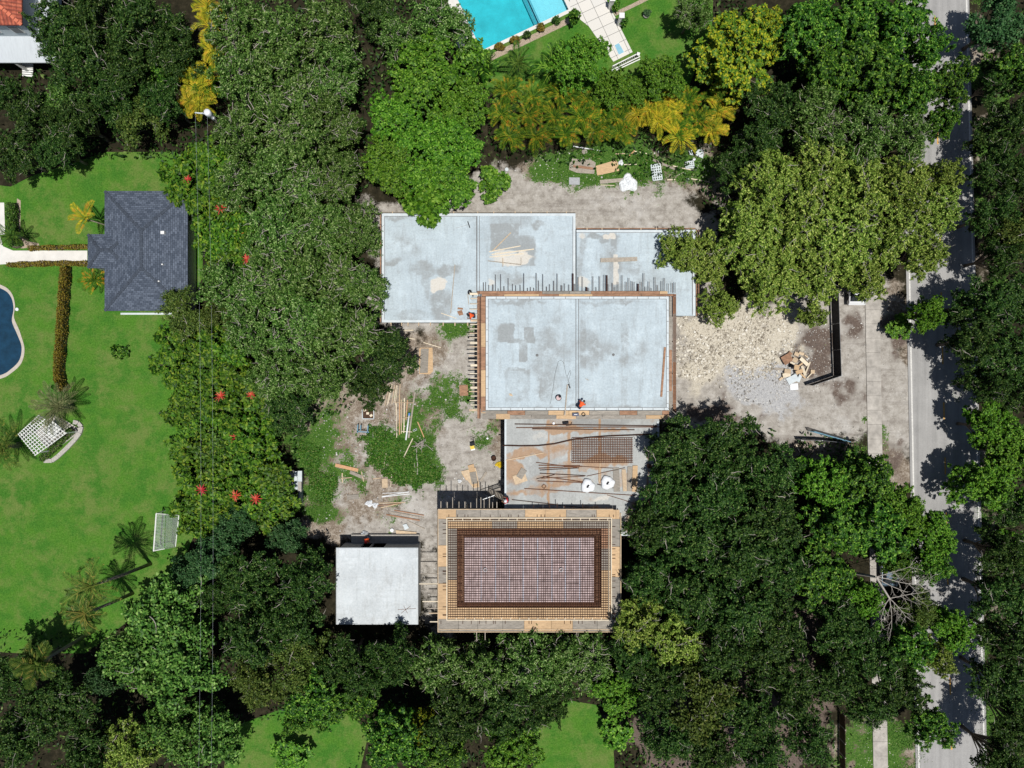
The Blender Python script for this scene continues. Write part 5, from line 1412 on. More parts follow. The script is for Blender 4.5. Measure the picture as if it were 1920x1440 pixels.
# pergola, stone kerb
pg = thing('pergola', 'white slatted garden pergola between two date palms on the lawn', 'pergola', P(82, 815))
cs = [Vector((35, 814)), Vector((73, 779)), Vector((124, 812)), Vector((67, 853))]
ZG = 2.5
def quadp(u, v, z):
    a = cs[0].lerp(cs[1], u); b_ = cs[3].lerp(cs[2], u); q = a.lerp(b_, v); return P(q.x, q.y, z)
for k in range(12): MB().bar(quadp(k / 11., -.02, ZG), quadp(k / 11., 1.02, ZG), .06, .10).build('slat', M['white_paint'], pg)
for k in range(10): MB().bar(quadp(-.03, k / 9., ZG - .1), quadp(1.03, k / 9., ZG - .1), .07, .09).build('beam', M['white_paint'], pg)
for (u, v) in ((0.05, .05), (.95, .05), (.95, .95), (.05, .95)):
    p = quadp(u, v, ZG); MB().bar((p.x, p.y, -.1), (p.x, p.y, ZG - .1), .12, .12).build('post', M['white_paint'], pg)
q = [quadp(u, v, ZG) for u, v in ((-.02, 0), (1.0, -.05), (1.05, 1.0), (0, 1))]
tag(MB().prism([(p.x, p.y) for p in q], -.1, .025).build('patio', M['dustpave']), kind='structure')
p = quadp(.55, .45, ZG); tb = thing('garden_table', 'long white table standing under the slatted pergola', 'table', (p.x, p.y, 0))
d0, d1 = quadp(.36, .5, ZG), quadp(.85, .38, ZG); d0.z = d1.z = .74
MB().bar(d0, d1, 1.3, .05).build('table_top', M['white_paint'], tb)
for f in (.12, .88):
    for s in (-.5, .5):
        e = d0.lerp(d1, f); nv = (d1 - d0).normalized(); w_ = Vector((-nv.y, nv.x, 0)) * s; MB().bar((e.x + w_.x, e.y + w_.y, 0), (e.x + w_.x, e.y + w_.y, .71), .06, .06).build('leg', M['white_paint'], tb)
kb = MB()
kp = [(137, 791), (146, 793), (152, 800), (149, 812), (140, 824), (125, 840), (108, 856), (97, 864), (82, 864)]
for a, b in zip(kp[:-1], kp[1:]):
    A, B = P(*a, .2), P(*b, .2); kb.bar((A.x, A.y, .08), (B.x, B.y, .08), .42, .28)
tag(kb.build('stone_kerb', M['greystone'], loc=P(130, 830)), 'curved pale stone kerb round the green hedge by the pergola', 'kerb')

# ------------------------------------------------------------------ palms
def frond_mesh(L, droop, n, lw, ll, seed, vee=.35, flat=.0):
    rs = np.random.RandomState(seed); V = []; F = []; P_ = []; tt = []; nn = []; LL = []; WW = []
    pts = []
    x, z, a = 0.0, 0.0, .75
    for i in range(n + 1):
        pts.append((x, z)); st = L / n
        x += st * math.cos(a); z += st * math.sin(a); a -= droop / n
    for i in range(2, n + 1):
        f = i / n
        l = ll * (math.sin(math.pi * min(1, .12 + f * .88)) ** .6 * .9 + .12)
        for s in (-1, 1):
            d = np.array([.55 + .25 * f, s * .85, -vee * .3 + rs.uniform(-.12, .12)]); d /= np.linalg.norm(d)
            base = np.array([pts[i][0], 0, pts[i][1]])
            P_.append(base + d * l * .5); tt.append(d); LL.append(l)
            nn.append(unit(np.array([[-.1, -s * vee, 1.0]]) + rs.randn(1, 3) * .12)[0]); WW.append(lw)
    V, F = leaf_cards(np.array(P_), np.array(tt), np.array(nn), np.array(LL), np.array(WW), .02)
    mb = MB(); mb.tube([(p[0], 0, p[1]) for p in pts], [.045 * (1 - i / (n + 1)) + .012 for i in range(n + 1)], 4)
    n0 = len(V); V = np.concatenate([V, np.array(mb.v)])
    return V, F, [[i + n0 for i in f] for f in mb.f]
def palm(name, label, cat, px, py, kind, L, nf, th, lm, seed, group=None, droop=1.5, n=20, lw=.07, ll=.55, lean=(0, 0), parts=True, tr=.16, sp=(.2, 1.1)):
    rs = random.Random(seed)
    p = P(px, py, th)
    root = thing(name, label, cat, (p.x - lean[0], p.y - lean[1], 0), group)
    tb = MB(); tb.tube([(p.x - lean[0], p.y - lean[1], -.2), (p.x - lean[0] * .6, p.y - lean[1] * .6, th * .5), (p.x, p.y, th)], [tr * 1.3, tr, tr * .8], 8); tb.build('trunk', M['palmbark'], root, smooth=True)
    allV, allF, allR = [], [], []; n0 = 0
    var = [frond_mesh(L * s, droop * q, n, lw, ll, seed + i) for i, (s, q) in enumerate(((1, 1), (.9, 1.25), (1.05, .8)))]
    meshes = []
    for k in range(nf):
        V, F, Rf = var[k % 3]
        az = k * 2.39996 + rs.uniform(-.2, .2); el = -rs.uniform(*sp) + .75
        M3 = Matrix.Rotation(az, 3, 'Z') @ Matrix.Rotation(el - .35, 3, 'Y') @ Matrix.Rotation(rs.uniform(-.4, .4), 3, 'X')
        sc = rs.uniform(.85, 1.1)
        if parts:
            if k < 3:
                me = bpy.data.meshes.new('frond'); me.from_pydata([tuple(v) for v in V], [], F.tolist() + Rf); me.materials.append(LM[lm]); meshes.append(me)
            o = bpy.data.objects.new('frond', meshes[k % 3]); COL.objects.link(o); o.parent = root
            o.location = (lean[0], lean[1], th - .05); o.rotation_euler = M3.to_euler(); o.scale = (sc, sc, sc)
        else:
            W = (np.array(M3) @ (V.T * sc)).T + np.array([lean[0], lean[1], th - .05])
            allV.append(W); allF += (F + n0).tolist() + [[i + n0 for i in f] for f in Rf]; n0 += len(W)
    if not parts:
        me = bpy.data.meshes.new('crown'); me.from_pydata([tuple(v) for v in np.concatenate(allV)], [], allF)
        link_mesh('crown', me, LM[lm], root)
    return root
palm('date_palm', 'grey green date palm at the end of the long hedge, beside the pergola', 'palm', 110, 763, 'date', 3.1, 19, 2.2, 'palm', 1, 'date palms by the pergola', n=30, lw=.055, ll=.5, tr=.25, sp=(.35, .95))
palm('date_palm', 'yellowish date palm cut by the left edge, left of the pergola', 'palm', 6, 838, 'date', 3.2, 19, 2.4, 'coco', 2, 'date palms by the pergola', n=30, lw=.06, ll=.5, tr=.25, sp=(.35, .95))
palm('coconut_palm', 'coconut palm leaning over the lawn above the big leaved trees', 'palm', 172, 1098, 'coco', 3.0, 15, 9.5, 'coco', 3, 'tall palms at the lower lawn', lean=(-.6, .4), n=22, lw=.08, ll=.65, droop=2.0)
palm('coconut_palm', 'shorter coconut palm tucked just under the leaning one', 'palm', 160, 1150, 'coco', 2.4, 13, 7.5, 'coco', 4, 'tall palms at the lower lawn', lean=(-.5, .3), n=20, lw=.08, ll=.6, droop=2.0)
palm('fan_palm', 'light yellow green palm alone in the lower left corner wood', 'palm', 70, 1245, 'coco', 2.3, 16, 9.0, 'bright' if False else 'coco', 5, 'tall palms at the lower lawn', n=16, lw=.12, ll=.7, droop=1.6)
palm('young_palm', 'slender palm with orange fronds left of the grey roof', 'palm', 160, 410, 'coco', 2.2, 5, 3.4, 'areca_y', 6, n=18, lw=.09, ll=.55, lean=(-1.6, .4), tr=.06)
palm('young_palm', 'low palm in the corner below the grey porch roof', 'palm', 176, 524, 'coco', 2.0, 9, 1.8, 'areca_g', 7, n=18, lw=.08, ll=.5, tr=.1)
palm('young_palm', 'green palm alone on the lawn below the turquoise pool', 'palm', 971, 118, 'coco', 2.2, 8, 2.8, 'hedgeg', 8, n=20, lw=.09, ll=.6, tr=.12)
palm('young_palm', 'dark palm at the left foot of the bright tree by the terrace', 'palm', 1034, 128, 'coco', 2.6, 12, 3.5, 'tuft', 9, n=20, lw=.09, ll=.6, tr=.14)
palm('young_palm', 'dark palm at the pool corner beside the bright green trees', 'palm', 905, 122, 'coco', 2.0, 10, 2.5, 'tuft', 10, n=18, lw=.09, ll=.6, tr=.12)
palm('young_palm', 'green palm growing between hedge and white patio', 'palm', 22, 440, 'coco', 1.8, 8, 2.5, 'hedgeg', 11, n=16, lw=.08, ll=.5, tr=.1)
AR = """950 180 g|leftmost of the palm row, upper
1000 190 g|upper row, second from the left
1050 185 g|upper row, orange tipped, third from the left
1100 195 g|upper row, fourth from the left
940 225 g|left end of the palm row, next to the bright trees
990 225 g|second rank, second from the left
1040 230 g|second rank, third from the left
1090 230 g|second rank, fourth from the left
1135 210 g|behind the first yellow palm
955 265 g|bottom left of the palm row
1005 265 g|bottom rank, second from the left
1060 262 g|bottom rank above the scrap plywood
1115 255 g|bottom rank above the white plastic
1160 235 g|left of the yellow palms, low
1165 258 g|bottom rank, above the lattice blocks
1240 195 y|brightest yellow, topmost of the yellow group
1215 215 y|yellow, left of the brightest one
1260 220 y|yellow, right of the brightest one
1235 238 y|yellow, below the brightest one
1195 225 y|yellow, left end of the yellow group
1290 200 g|right of the yellow group, green
1345 218 y|orange, alone at the right of the row
1275 270 y|yellow, reaching down to the pale slabs
1335 255 y|small orange, right end of the row
1310 235 g|green, among the right end of the row
1350 195 g|upper right end of the row
1270 250 g|green, under the yellow group
388 12 y|topmost of the yellow palms at upper left
392 50 y|second of the yellow palms at upper left
398 95 y|third of the yellow palms at upper left
350 130 y|left one, just above the utility pole
366 165 y|directly above the utility pole
352 190 y|left of the utility pole
372 195 y|touching the utility pole
380 150 g|green, among the yellow palms near the pole"""
for i, ln in enumerate(AR.split('\n')):
    a, txt = ln.split('|'); x, y, k = a.split()
    palm('areca_palm', 'bushy palm, ' + txt, 'palm', float(x), float(y) - (10 if i < 27 else 0), 'areca', 2.0 + .3 * math.sin(i * 2.1), 11 if k == 'g' else 9, 3.2 if i < 27 else 5.0, 'areca_' + k, 200 + i, 'bushy palms', droop=1.9, n=17, lw=.085, ll=.55, parts=False, tr=.09, sp=(.1, .9))

# ------------------------------------------------------------------ umbrella shrubs with red flower spikes
SH = """375 325 0|top left of the shrub strip
350 335 1|red flowered, top left edge of the strip
410 320 0|top right of the shrub strip
345 372 0|left edge, above the grey roof's right corner
385 365 0|second row of the strip
412 390 1|left one of the two big red flowers by the roof
447 385 1|right one of the two big red flowers by the roof
395 425 0|right of the grey roof's upper part
425 432 0|above the lowest roof side red flower
448 440 1|lowest red flower right of the grey roof
410 460 0|right of the grey roof's middle
462 485 1|small red flower inside the oak wood edge
435 470 0|inside, right of the grey roof
330 690 0|on the lawn edge, upper bulge of the strip
365 660 0|below the pale branched oak
355 720 0|on the lawn edge below the upper bulge
395 690 0|second row, below the pale branched oak
412 742 1|red flowered, level with the yard timber, left
470 740 1|red flowered, level with the yard timber, right
440 705 0|deeper in, below the oaks
375 765 0|lawn edge at the middle of the strip
405 785 0|middle of the strip, left
440 775 0|middle of the strip, right
360 800 0|lawn edge beside the stone on the grass
442 820 1|pale red flower in the middle of the strip
400 830 0|below the middle of the strip
470 810 0|right side, by the weedy yard
480 850 0|right side above the ruined shelter
370 850 0|lawn edge, lower middle
420 865 0|lower middle of the strip
378 918 1|red flowered, lawn edge near the soccer goal
405 900 1|faint red flower, lower part
450 890 0|lower part, left of the ruined shelter
360 900 0|lawn edge, above the soccer goal
500 890 0|left of the ruined shelter, upper
440 930 1|pale red flower, lower right
395 950 0|right of the soccer goal, upper
480 935 1|pinkish flower left of the ruined shelter
515 930 0|touching the ruined shelter
440 960 0|bottom of the strip, right
355 950 0|lawn edge, touching the soccer goal
500 970 0|bottom right of the strip
545 955 0|small yellow green, growing on the ruined shelter
385 296 0|packed among its neighbours in the left strip
420 352 0|packed among its neighbours in the left strip
478 452 0|packed among its neighbours in the left strip
425 492 0|packed among its neighbours in the left strip
372 622 0|packed among its neighbours in the left strip
332 652 0|packed among its neighbours in the left strip
382 738 0|packed among its neighbours in the left strip
348 762 0|packed among its neighbours in the left strip
436 752 0|packed among its neighbours in the left strip
492 782 0|packed among its neighbours in the left strip
470 858 0|packed among its neighbours in the left strip
402 872 0|packed among its neighbours in the left strip
345 838 0|packed among its neighbours in the left strip
448 850 0|packed among its neighbours in the left strip
415 935 0|packed among its neighbours in the left strip
510 900 0|packed among its neighbours in the left strip
470 905 0|packed among its neighbours in the left strip
385 985 0|packed among its neighbours in the left strip
420 990 0|packed among its neighbours in the left strip
460 770 0|packed among its neighbours in the left strip
372 700 0|packed among its neighbours in the left strip
425 660 0|packed among its neighbours in the left strip
390 640 0|packed among its neighbours in the left strip"""
for i, ln in enumerate(SH.split('\n')):
    a, txt = ln.split('|'); x, y, fl = a.split(); x, y = float(x), float(y)
    o = place('shrub', 'umbrella_shrub', 'shrub', x, y, 39 if i < 42 else (13 if i == 42 else 36), 'glossy umbrella shrub, ' + txt, 'umbrella shrubs', 1.15)
    if fl == '1':
        zt = 3.6 * o.scale[2] + .1; p = P(x, y, zt); mb = MB(); rr = random.Random(i); fs_ = rr.uniform(.42, .80); zt -= rr.uniform(0, .3)
        for k in range(11):
            az = k * 6.283 / 11 + rr.uniform(-.2, .2); L = fs_ * rr.uniform(.75, 1.1)
            d = Vector((math.cos(az), math.sin(az), .25)).normalized()
            c = Vector((p.x, p.y, zt)); mb.tube([c, c + d * L * .5 + Vector((0, 0, .06)), c + d * L], [.06, .055, .02], 5)
        # the flower head moves with its shrub
        me = bpy.data.meshes.new('flower_spikes'); inv = Matrix.LocRotScale(o.location, o.rotation_euler, o.scale).inverted()
        me.from_pydata([tuple(inv @ Vector(v)) for v in mb.v], [], mb.f); link_mesh('flower_spikes', me, LM['red'], o)

# ------------------------------------------------------------------ weeds
rs = np.random.RandomState(5)
wm = weedm[5:-5, 5:-5]
Xs, Ys = GX[5:-5, 5:-5], GY[5:-5, 5:-5]
dens = np.clip((fbm(Xs, Ys, 77, 3.5, 5) - .40) * 5, 0, 1) * (wm > .42)
lush = np.zeros(Xs.shape)
for (x, y, r) in ((715, 830, 42), (585, 850, 34), (770, 880, 45), (600, 910, 30), (1225, 300, 28), (1200, 330, 20), (1110, 290, 24)):
    c = P(x, y); lush = np.maximum(lush, 1 - smooth01(np.hypot(Xs - c.x, Ys - c.y) * PPM + (fbm(Xs, Ys, 88, 1.6, 4) - .5) * r * 2.2, r * .6, r * 1.05))
clear = np.ones(Xs.shape)
for (x, y, r) in ((1080, 310, 20), (1103, 313, 18), (1130, 316, 20), (1150, 311, 18), (1077, 340, 14), (1140, 338, 12), (1160, 338, 12), (1178, 344, 19), (1231, 316, 12), (1231, 331, 12), (1293, 309, 11), (1310, 288, 12), (1230, 301, 8), (1245, 308, 8), (1259, 314, 8), (640, 874, 14), (660, 880, 14), (650, 895, 16), (674, 892, 12), (692, 885, 10), (692, 905, 12), (721, 906, 12), (661, 932, 14), (725, 929, 12), (750, 926, 14), (700, 945, 14), (730, 946, 14), (690, 775, 15), (680, 804, 14), (745, 780, 20), (762, 780, 20), (752, 805, 18)):
    c_ = P(x, y); clear *= np.hypot(Xs - c_.x, Ys - c_.y) * PPM > r
pr = (np.clip(dens * .45 + lush, 0, 1.4) * clear).ravel(); pr /= pr.sum()
N = 48000
pick = rs.choice(pr.size, N, p=pr)
px_ = Xs.ravel()[pick] + rs.uniform(-.125, .125, N); py_ = Ys.ravel()[pick] + rs.uniform(-.125, .125, N)
lz = lush.ravel()[pick]
pz = GZ[5:-5, 5:-5].ravel()[pick] + rs.rand(N) * (.08 + .16 * lz) + .02
V, F = leaf_cards(np.stack([px_, py_, pz], 1), rs.randn(N, 3), unit(np.array([0, 0, .9]) + rs.randn(N, 3) * .5), (.10 + .08 * lz) * rs.uniform(.7, 1.4, N), (.06 + .05 * lz) * rs.uniform(.7, 1.3, N), .05)
tag(link_mesh('weeds', np_mesh('weeds', V, F), LM['weed']), kind='stuff')
# dense undergrowth below the tree belts
N = 26000
und = np.zeros(Xs.shape)
for poly in ([(380, 0), (1400, 0), (1400, 360), (930, 300), (680, 360), (700, 760), (560, 800), (560, 1000), (380, 1000)], [(0, 1180), (640, 1180), (820, 1200), (1160, 1190), (1240, 780), (1650, 830), (1650, 1440), (0, 1440)], [(1290, 180), (1690, 0), (1690, 540), (1340, 540)], [(1822, 0), (2000, 0), (2000, 1440), (1850, 1440)], [(0, 100), (400, 100), (400, 300), (0, 300)]):
    und = np.maximum(und, inpoly(Xs, Ys, pw(poly)).astype(float))
for poly in ([(420, 1360), (660, 1330), (690, 1380), (640, 1460), (420, 1460)], [(1005, 1350), (1060, 1312), (1150, 1330), (1160, 1460), (1000, 1460)], [(800, 0), (1345, 0), (1335, 60), (1290, 165), (940, 195), (830, 100)], [(1600, 0), (1860, 0), (1860, 1440), (1600, 1440)]):
    und = und * (1 - inpoly(Xs, Ys, pw(poly)))
pr = (und * np.clip((fbm(Xs, Ys, 177, 4.0, 4) - .3) * 4, 0.05, 1)).ravel(); pr /= pr.sum()
pick = rs.choice(pr.size, N, p=pr)
px_ = Xs.ravel()[pick] + rs.uniform(-.125, .125, N); py_ = Ys.ravel()[pick] + rs.uniform(-.125, .125, N)
V, F = leaf_cards(np.stack([px_, py_, rs.rand(N) * .9 + .05], 1), rs.randn(N, 3), unit(np.array([0, 0, .8]) + rs.randn(N, 3) * .5), .42 * rs.uniform(.7, 1.4, N), .2 * rs.uniform(.7, 1.3, N), .05)
tag(link_mesh('undergrowth', np_mesh('undergrowth', V, F), LM['darkoak']), kind='stuff')
# broken limestone
def scatter_stones(name, polys, n, r0, r1, m, seed, zf):
    rs = np.random.RandomState(seed); Vs = []; Fs = []; c0 = 0; clm = fbm(GX, GY, seed + 300, 1.6, 4)
    base = np.array([[-1, -1, -.6], [1, -1, -.6], [1, 1, -.6], [-1, 1, -.6], [-.7, -.7, .6], [.7, -.7, .6], [.7, .7, .6], [-.7, .7, .6]])
    FB = [[0, 3, 2, 1], [4, 5, 6, 7], [0, 1, 5, 4], [1, 2, 6, 5], [2, 3, 7, 6], [3, 0, 4, 7]]
    for poly, wgt in polys:
        pp = pw(poly); xs = [p.x for p in pp]; ys = [p.y for p in pp]; k = 0; goal = int(n * wgt)
        while k < goal:
            x = rs.uniform(min(xs), max(xs)); y = rs.uniform(min(ys), max(ys))
            if not inpoly(np.array([x]), np.array([y]), pp)[0] or rs.rand() > 0.12 + 2.6 * max(0, float(clm[min(max(int(round((y + 48) / res)) + 5, 0), len(gy) - 1), min(max(int(round((x + 62) / res)) + 5, 0), len(gx) - 1)]) - .38): continue
            r = r0 + (r1 - r0) * rs.rand() ** 4
            v = base * (1 + rs.uniform(-.35, .35, (8, 3))) * r * np.array([1, rs.uniform(.6, 1), rs.uniform(.5, .9)])
            a = rs.uniform(0, 6.28); ca, sa = math.cos(a), math.sin(a)
            v = v @ np.array([[ca, -sa, 0], [sa, ca, 0], [0, 0, 1]])
            Vs.append(v + np.array([x, y, gheight(x, y) + r * .2])); Fs.append(np.array(FB) + c0); c0 += 8; k += 1
    tag(link_mesh(name, np_mesh(name, np.concatenate(Vs), np.concatenate(Fs)), m), kind='stuff')
scatter_stones('limestone_rubble', [(ROCK[0], .8), ([(1262, 590), (1470, 590), (1500, 700), (1380, 730), (1262, 710)], .2)], 5200, .03, .15, M['stone'], 3, 0)
scatter_stones('grey_rubble', [(CHALK[0], .35), (SAND[1], .25), (SAND[2], .2), (SOIL_SHADE[0], .3), (WEED[3], .10), (WEED[1][1], .25)], 1700, .03, .11, M['rubble'], 4, 0)
# ------------------------------------------------------------------ loose boards, sheets, bars
def plank(name, label, cat, a, b, wpx, m, z=0.06, h=0.05, group=None, zb=None):
    """one board or bar; pixel ends, top at z (zb = top of the far end)"""
    p = P(a[0], a[1], z); q = P(b[0], b[1], z if zb is None else zb)
    if z < 1.2:
        p.z += gheight(p.x, p.y) * .5; q.z += gheight(q.x, q.y) * .5
    c = (p + q) / 2
    mb = MB(); mb.bar(p - Vector((0, 0, h / 2)), q - Vector((0, 0, h / 2)), wpx / PPM, h)
    return tag(mb.build(name, M[m], loc=c), label, cat, group)
def rod(name, label, cat, pts, r, m, z, group=None):
    w_ = [P(x, y, z) for x, y in pts]; c = sum(w_, Vector()) / len(w_)
    return tag(MB().tube(w_, r, 6).build(name, M[m], loc=c, smooth=True), label, cat, group)
def sheet(name, label, cat, poly, m, z=.03, th=.02, group=None, tilt=0.0):
    pp = pw(poly, z); c = sum(pp, Vector()) / len(pp)
    mb = MB(); mb.prism(pp, z - th, z)
    if tilt: mb.v = [(v[0], v[1], v[2] + tilt * (v[0] - c.x)) for v in mb.v]
    return tag(mb.build(name, M[m], loc=c), label, cat, group)
def rect(cx, cy, w_, h_, a):
    a = R_(a); ca, sa = math.cos(a), math.sin(a)
    return [(cx + (x * ca - y * sa), cy + (x * sa + y * ca)) for x, y in ((-w_ / 2, -h_ / 2), (w_ / 2, -h_ / 2), (w_ / 2, h_ / 2), (-w_ / 2, h_ / 2))]
rs = random.Random(12)

# on the upper left slab
zt = ZL + .05
plank('board', 'long thin brown board lying upright across the upper left slab', 'board', (853, 496), (845, 587), 1.5, 'lumberg', zt)
plank('board', 'orange tinted lumber leaning diagonally up the slab, beside the dark stain', 'lumber', (924, 470), (958, 436), 1.6, 'lumber', zt + .04)
plank('board', 'pale lumber, topmost of the three white ones by the dark stain', 'lumber', (917, 472), (976, 461), 1.6, 'lumberw', zt)
plank('board', 'pale lumber, longest of the three white ones by the dark stain', 'lumber', (922, 477), (1001, 467), 1.9, 'lumberw', zt)
plank('board', 'pale lumber, lowest of the three white ones by the dark stain', 'lumber', (918, 482), (982, 475.5), 1.4, 'lumberw', zt)
plank('board', 'brown lumber laid across the cream dust below the white lumber', 'lumber', (915, 489), (977, 496), 1.4, 'lumberg', zt)
plank('board', 'short brown stick standing off the end of the brown lumber', 'lumber', (977, 483), (977, 496), 1.2, 'lumberg', zt + .03)
plank('board', 'short tan stick crossing the brown lumber in the cream dust', 'lumber', (943, 484), (943, 500), 1.3, 'lumber', zt + .05)
plank('board', 'pale lath lying near the lower edge of the upper left slab', 'lath', (827, 587), (856, 597), 1.2, 'lumberw', zt)
plank('board', 'short reddish board beside the lath at the slab bottom', 'board', (858, 578), (868, 579), 3.2, 'plyred', zt)
sheet('scrap_plywood', 'torn reddish plywood scrap below the short reddish board', 'plywood', [(857, 584), (866, 581), (869, 590), (861, 592)], 'plyred', zt, .02)
plank('board', 'thin dark stick standing left of the joists on the slab', 'stick', (877, 551), (879, 571), 1.2, 'lumberg', zt)
sq = thing('squeegee', 'long handled floor squeegee lying near the joint of the upper left slab', 'squeegee', P(870, 423, zt))
MB().bar(P(853, 428, zt), P(878, 421.5, zt), .03, .03).build('handle', M['steel'], sq); MB().bar(P(877, 415, zt), P(881, 427, zt), .09, .06).build('blade', M['black'], sq)
plank('plank', 'wide weathered grey plank lying alone on the upper right slab', 'plank', (1126, 488), (1195, 485.5), 7.5, 'lumberg', zt + .06, .06)
rod('hose', 'small black coil of hose lying at the joists\' upper end', 'hose', [(881 + 4 * math.cos(k * .8) * (1 - k * .04), 548 + 4 * math.sin(k * .8)) for k in range(14)] + [(886, 551), (887, 556)], .06, 'black', zt + .06)
# on the upper slab
zu = ZU + .05
plank('plank', 'long dark red plank lying along the right edge of the upper slab', 'plank', (1247, 651), (1240, 744), 3.6, 'lumbero' if False else 'plyred', zu + .03, .05)
plank('plank', 'thin grey board overhanging the lower edge of the upper slab', 'board', (1064, 721), (1059, 779), 2.1, 'lumberg', zu + .03, .05)
rod('cable', 'thin looping black cable on the upper slab near the middle joint', 'cable', [(1032, 757), (1036, 735), (1041, 700), (1047, 678), (1052, 675), (1057, 680), (1061, 700), (1065, 718), (1070, 700), (1069, 694), (1064, 705), (1068, 722)], .014, 'joint', zu - .02)
plank('hand_tool', 'small dark hand tool lying at the end of the cable', 'tool', (1066, 720), (1069, 728), 1.9, 'black', zu + .03, .06)
plank('stick', 'tiny dark stick right of the middle joint on the upper slab', 'stick', (1098, 710), (1104, 713), 1.0, 'lumberg', zu)
sheet('wood_scrap', 'small brown wood scrap at the lower left of the upper slab', 'wood scrap', [(954, 738), (959, 738), (962, 743), (956, 742)], 'lumber', zu, .03)
for (x, y, s) in ((1007, 666, 'left'), (1150, 665, 'right')):
    p = P(x, y, ZU + .002); tag(MB().lathe(p, [(0, .008), (.13, .006), (.14, 0)], 12).build('drain_cap', M['joint'], loc=p), 'dark round drain cap in the %s half of the upper slab' % s, 'drain')
p = P(1047, 746, ZU); bk = thing('bucket', 'pale pink lined bucket with black rim beside the thin grey board', 'bucket', p)
MB().lathe(p, [(.0, .04), (.20, .05), (.25, .38), (.28, .38), (.22, 0.0)], 14).build('pail', M['black'], bk, smooth=True)
MB().lathe(p, [(0, .30), (.235, .30)], 14).build('mortar', simple('pale_pink_mortar', (.55, .42, .42), .9, .15, 6, .2), bk)
MB().lathe(p + Vector((.12, .16, 0)), [(0, .42), (.14, .40), (.15, .1), (0, .1)], 10).build('lid', M['black'], bk)
p = P(1079, 777, ZP + .03); tb = thing('toolbox', 'dark blue toolbox on the platform just below the upper slab', 'toolbox', p)
MB().box(p + Vector((0, 0, .13)), (.62, .30, .26), .05).build('box', simple('dark_blue_plastic', (.035, .045, .10), .5, .2, 4, .05), tb); MB().bar(p + Vector((-.15, 0, .30)), p + Vector((.15, .01, .30)), .05, .04).build('handle', M['steel'], tb)
p = P(1094, 777, ZP + .08); tag(MB().tube([p + Vector((.16 * math.cos(k * .6), .16 * math.sin(k * .6), .004 * k)) for k in range(22)], .035, 5).build('cable_coil', M['black'], loc=p), 'small black coil of cable right of the dark blue toolbox', 'coil')
# on the lower slab
zd = ZL - .01
for i, (a, b, w_, mm) in enumerate([((965, 795), (1232, 798.5), 1.7, 'rustd'), ((968, 802), (1236, 800.5), 1.5, 'rust'), ((998, 804), (1190, 806), 1.5, 'rustd'), ((1000, 799), (1100, 802), 1.1, 'lumberg'), ((1005, 867), (1082, 877), 1.2, 'rust'), ((1010, 872.5), (1088, 873.5), 1.4, 'rust'), ((1010, 878), (1092, 874.5), 1.7, 'rust'), ((1012, 881.5), (1086, 877.5), 1.3, 'rustd'), ((1012, 887.5), (1098, 892), 1.2, 'rustd'), ((1014, 897), (1096, 893), 1.0, 'rust'), ((1018, 893.5), (1095, 904), 1.4, 'rust'), ((1008, 902), (1094, 905), 1.2, 'rust'), ((1006, 898), (1040, 890), 1.1, 'rustd'), ((983, 916), (1190, 929), 1.2, 'rust'), ((960, 937), (1140, 957), 1.0, 'rustd'), ((1138, 928), (1190, 944), .9, 'rust'), ((1100, 893), (1172, 877), .9, 'rust'), ((1086, 874.5), (1150, 878), .9, 'rust'), ((948, 863), (1020, 849), 1.2, 'lumber'), ((1120, 908), (1150, 915), 1.4, 'rustd'), ((1000, 959), (1140, 962), 1.0, 'rustd'), ((1010, 952), (1120, 958), 1.0, 'rust')]):
    where = ['topmost long bar under the platform edge', 'second long bar under the platform edge', 'third long bar under the platform edge', 'short grey one under the platform edge', 'top of the loose fan left of the mesh', 'second of the fan left of the mesh', 'thickest of the fan left of the mesh', 'lowest of the upper fan left of the mesh', 'upper one of the middle fan', 'crossing the middle fan', 'slanting in the middle fan', 'lowest of the middle fan', 'short slant at the left of the middle fan', 'long one running below the white bags', 'long slant from the ladder worker to the right', 'slanting to the lower right corner', 'slanting up toward the boards', 'lying just under the mesh', 'tan one at the left edge below the curved bundle', 'across the right white bag', 'long one along the rebar deck top', 'slightly shorter one along the rebar deck top'][i]
    plank('rebar_bar', 'rusty bar on the lower slab, ' + where, 'rebar', a, b, w_, mm, zd + .03 + .01 * (i % 3), .03, 'loose rebar bars')
rod('bar_bundle', 'long curved bundle of dark rusty bars across the lower slab', 'rebar bundle', [(942, 835), (975, 836), (1010, 835.5), (1040, 832), (1070, 825), (1100, 820.5), (1140, 817.5), (1180, 816), (1222, 814)], .065, 'rustd', zd + .07)
grid_mat(1072.5, 821, 1187, 868.5, zd + .08, 3.3, .75, 'rebar_mat', M['rust'], None, .2, 7)
tag(bpy.data.objects['rebar_mat'], 'flat rectangular mat of rusty steel mesh on the lower slab', 'rebar mat')
plank('board', 'weathered grey board, left of four boards right of the white bags', 'board', (1155, 877), (1157, 922), 11, 'plyold', zd + .04, .04)
plank('board', 'mottled tan board, second of four right of the white bags', 'board', (1169.5, 880), (1172, 921), 7, 'lumber', zd + .05, .04)
plank('board', 'greenish grey board, third of four right of the white bags', 'board', (1181, 875), (1180.5, 921), 8, 'lumberg', zd + .045, .04)
plank('board', 'pale yellow board, last of four right of the white bags', 'board', (1191, 873), (1190, 922), 9, 'ply', zd + .05, .04)
plank('lumber', 'pale upright stick from the mesh down toward the white bags', 'lumber', (1125, 868), (1124, 903), 1.8, 'lumber', zd + .04)
sheet('plywood_sheet', 'tilted tan plywood sheet at the left of the lower slab', 'plywood', rect(975, 897, 24, 17, -18), 'lumber', zd + .02)
sheet('plywood_sheet', 'grey plywood sheet on top of the tilted tan one', 'plywood', rect(978, 888, 12, 19, 32), 'plyold', zd + .05)
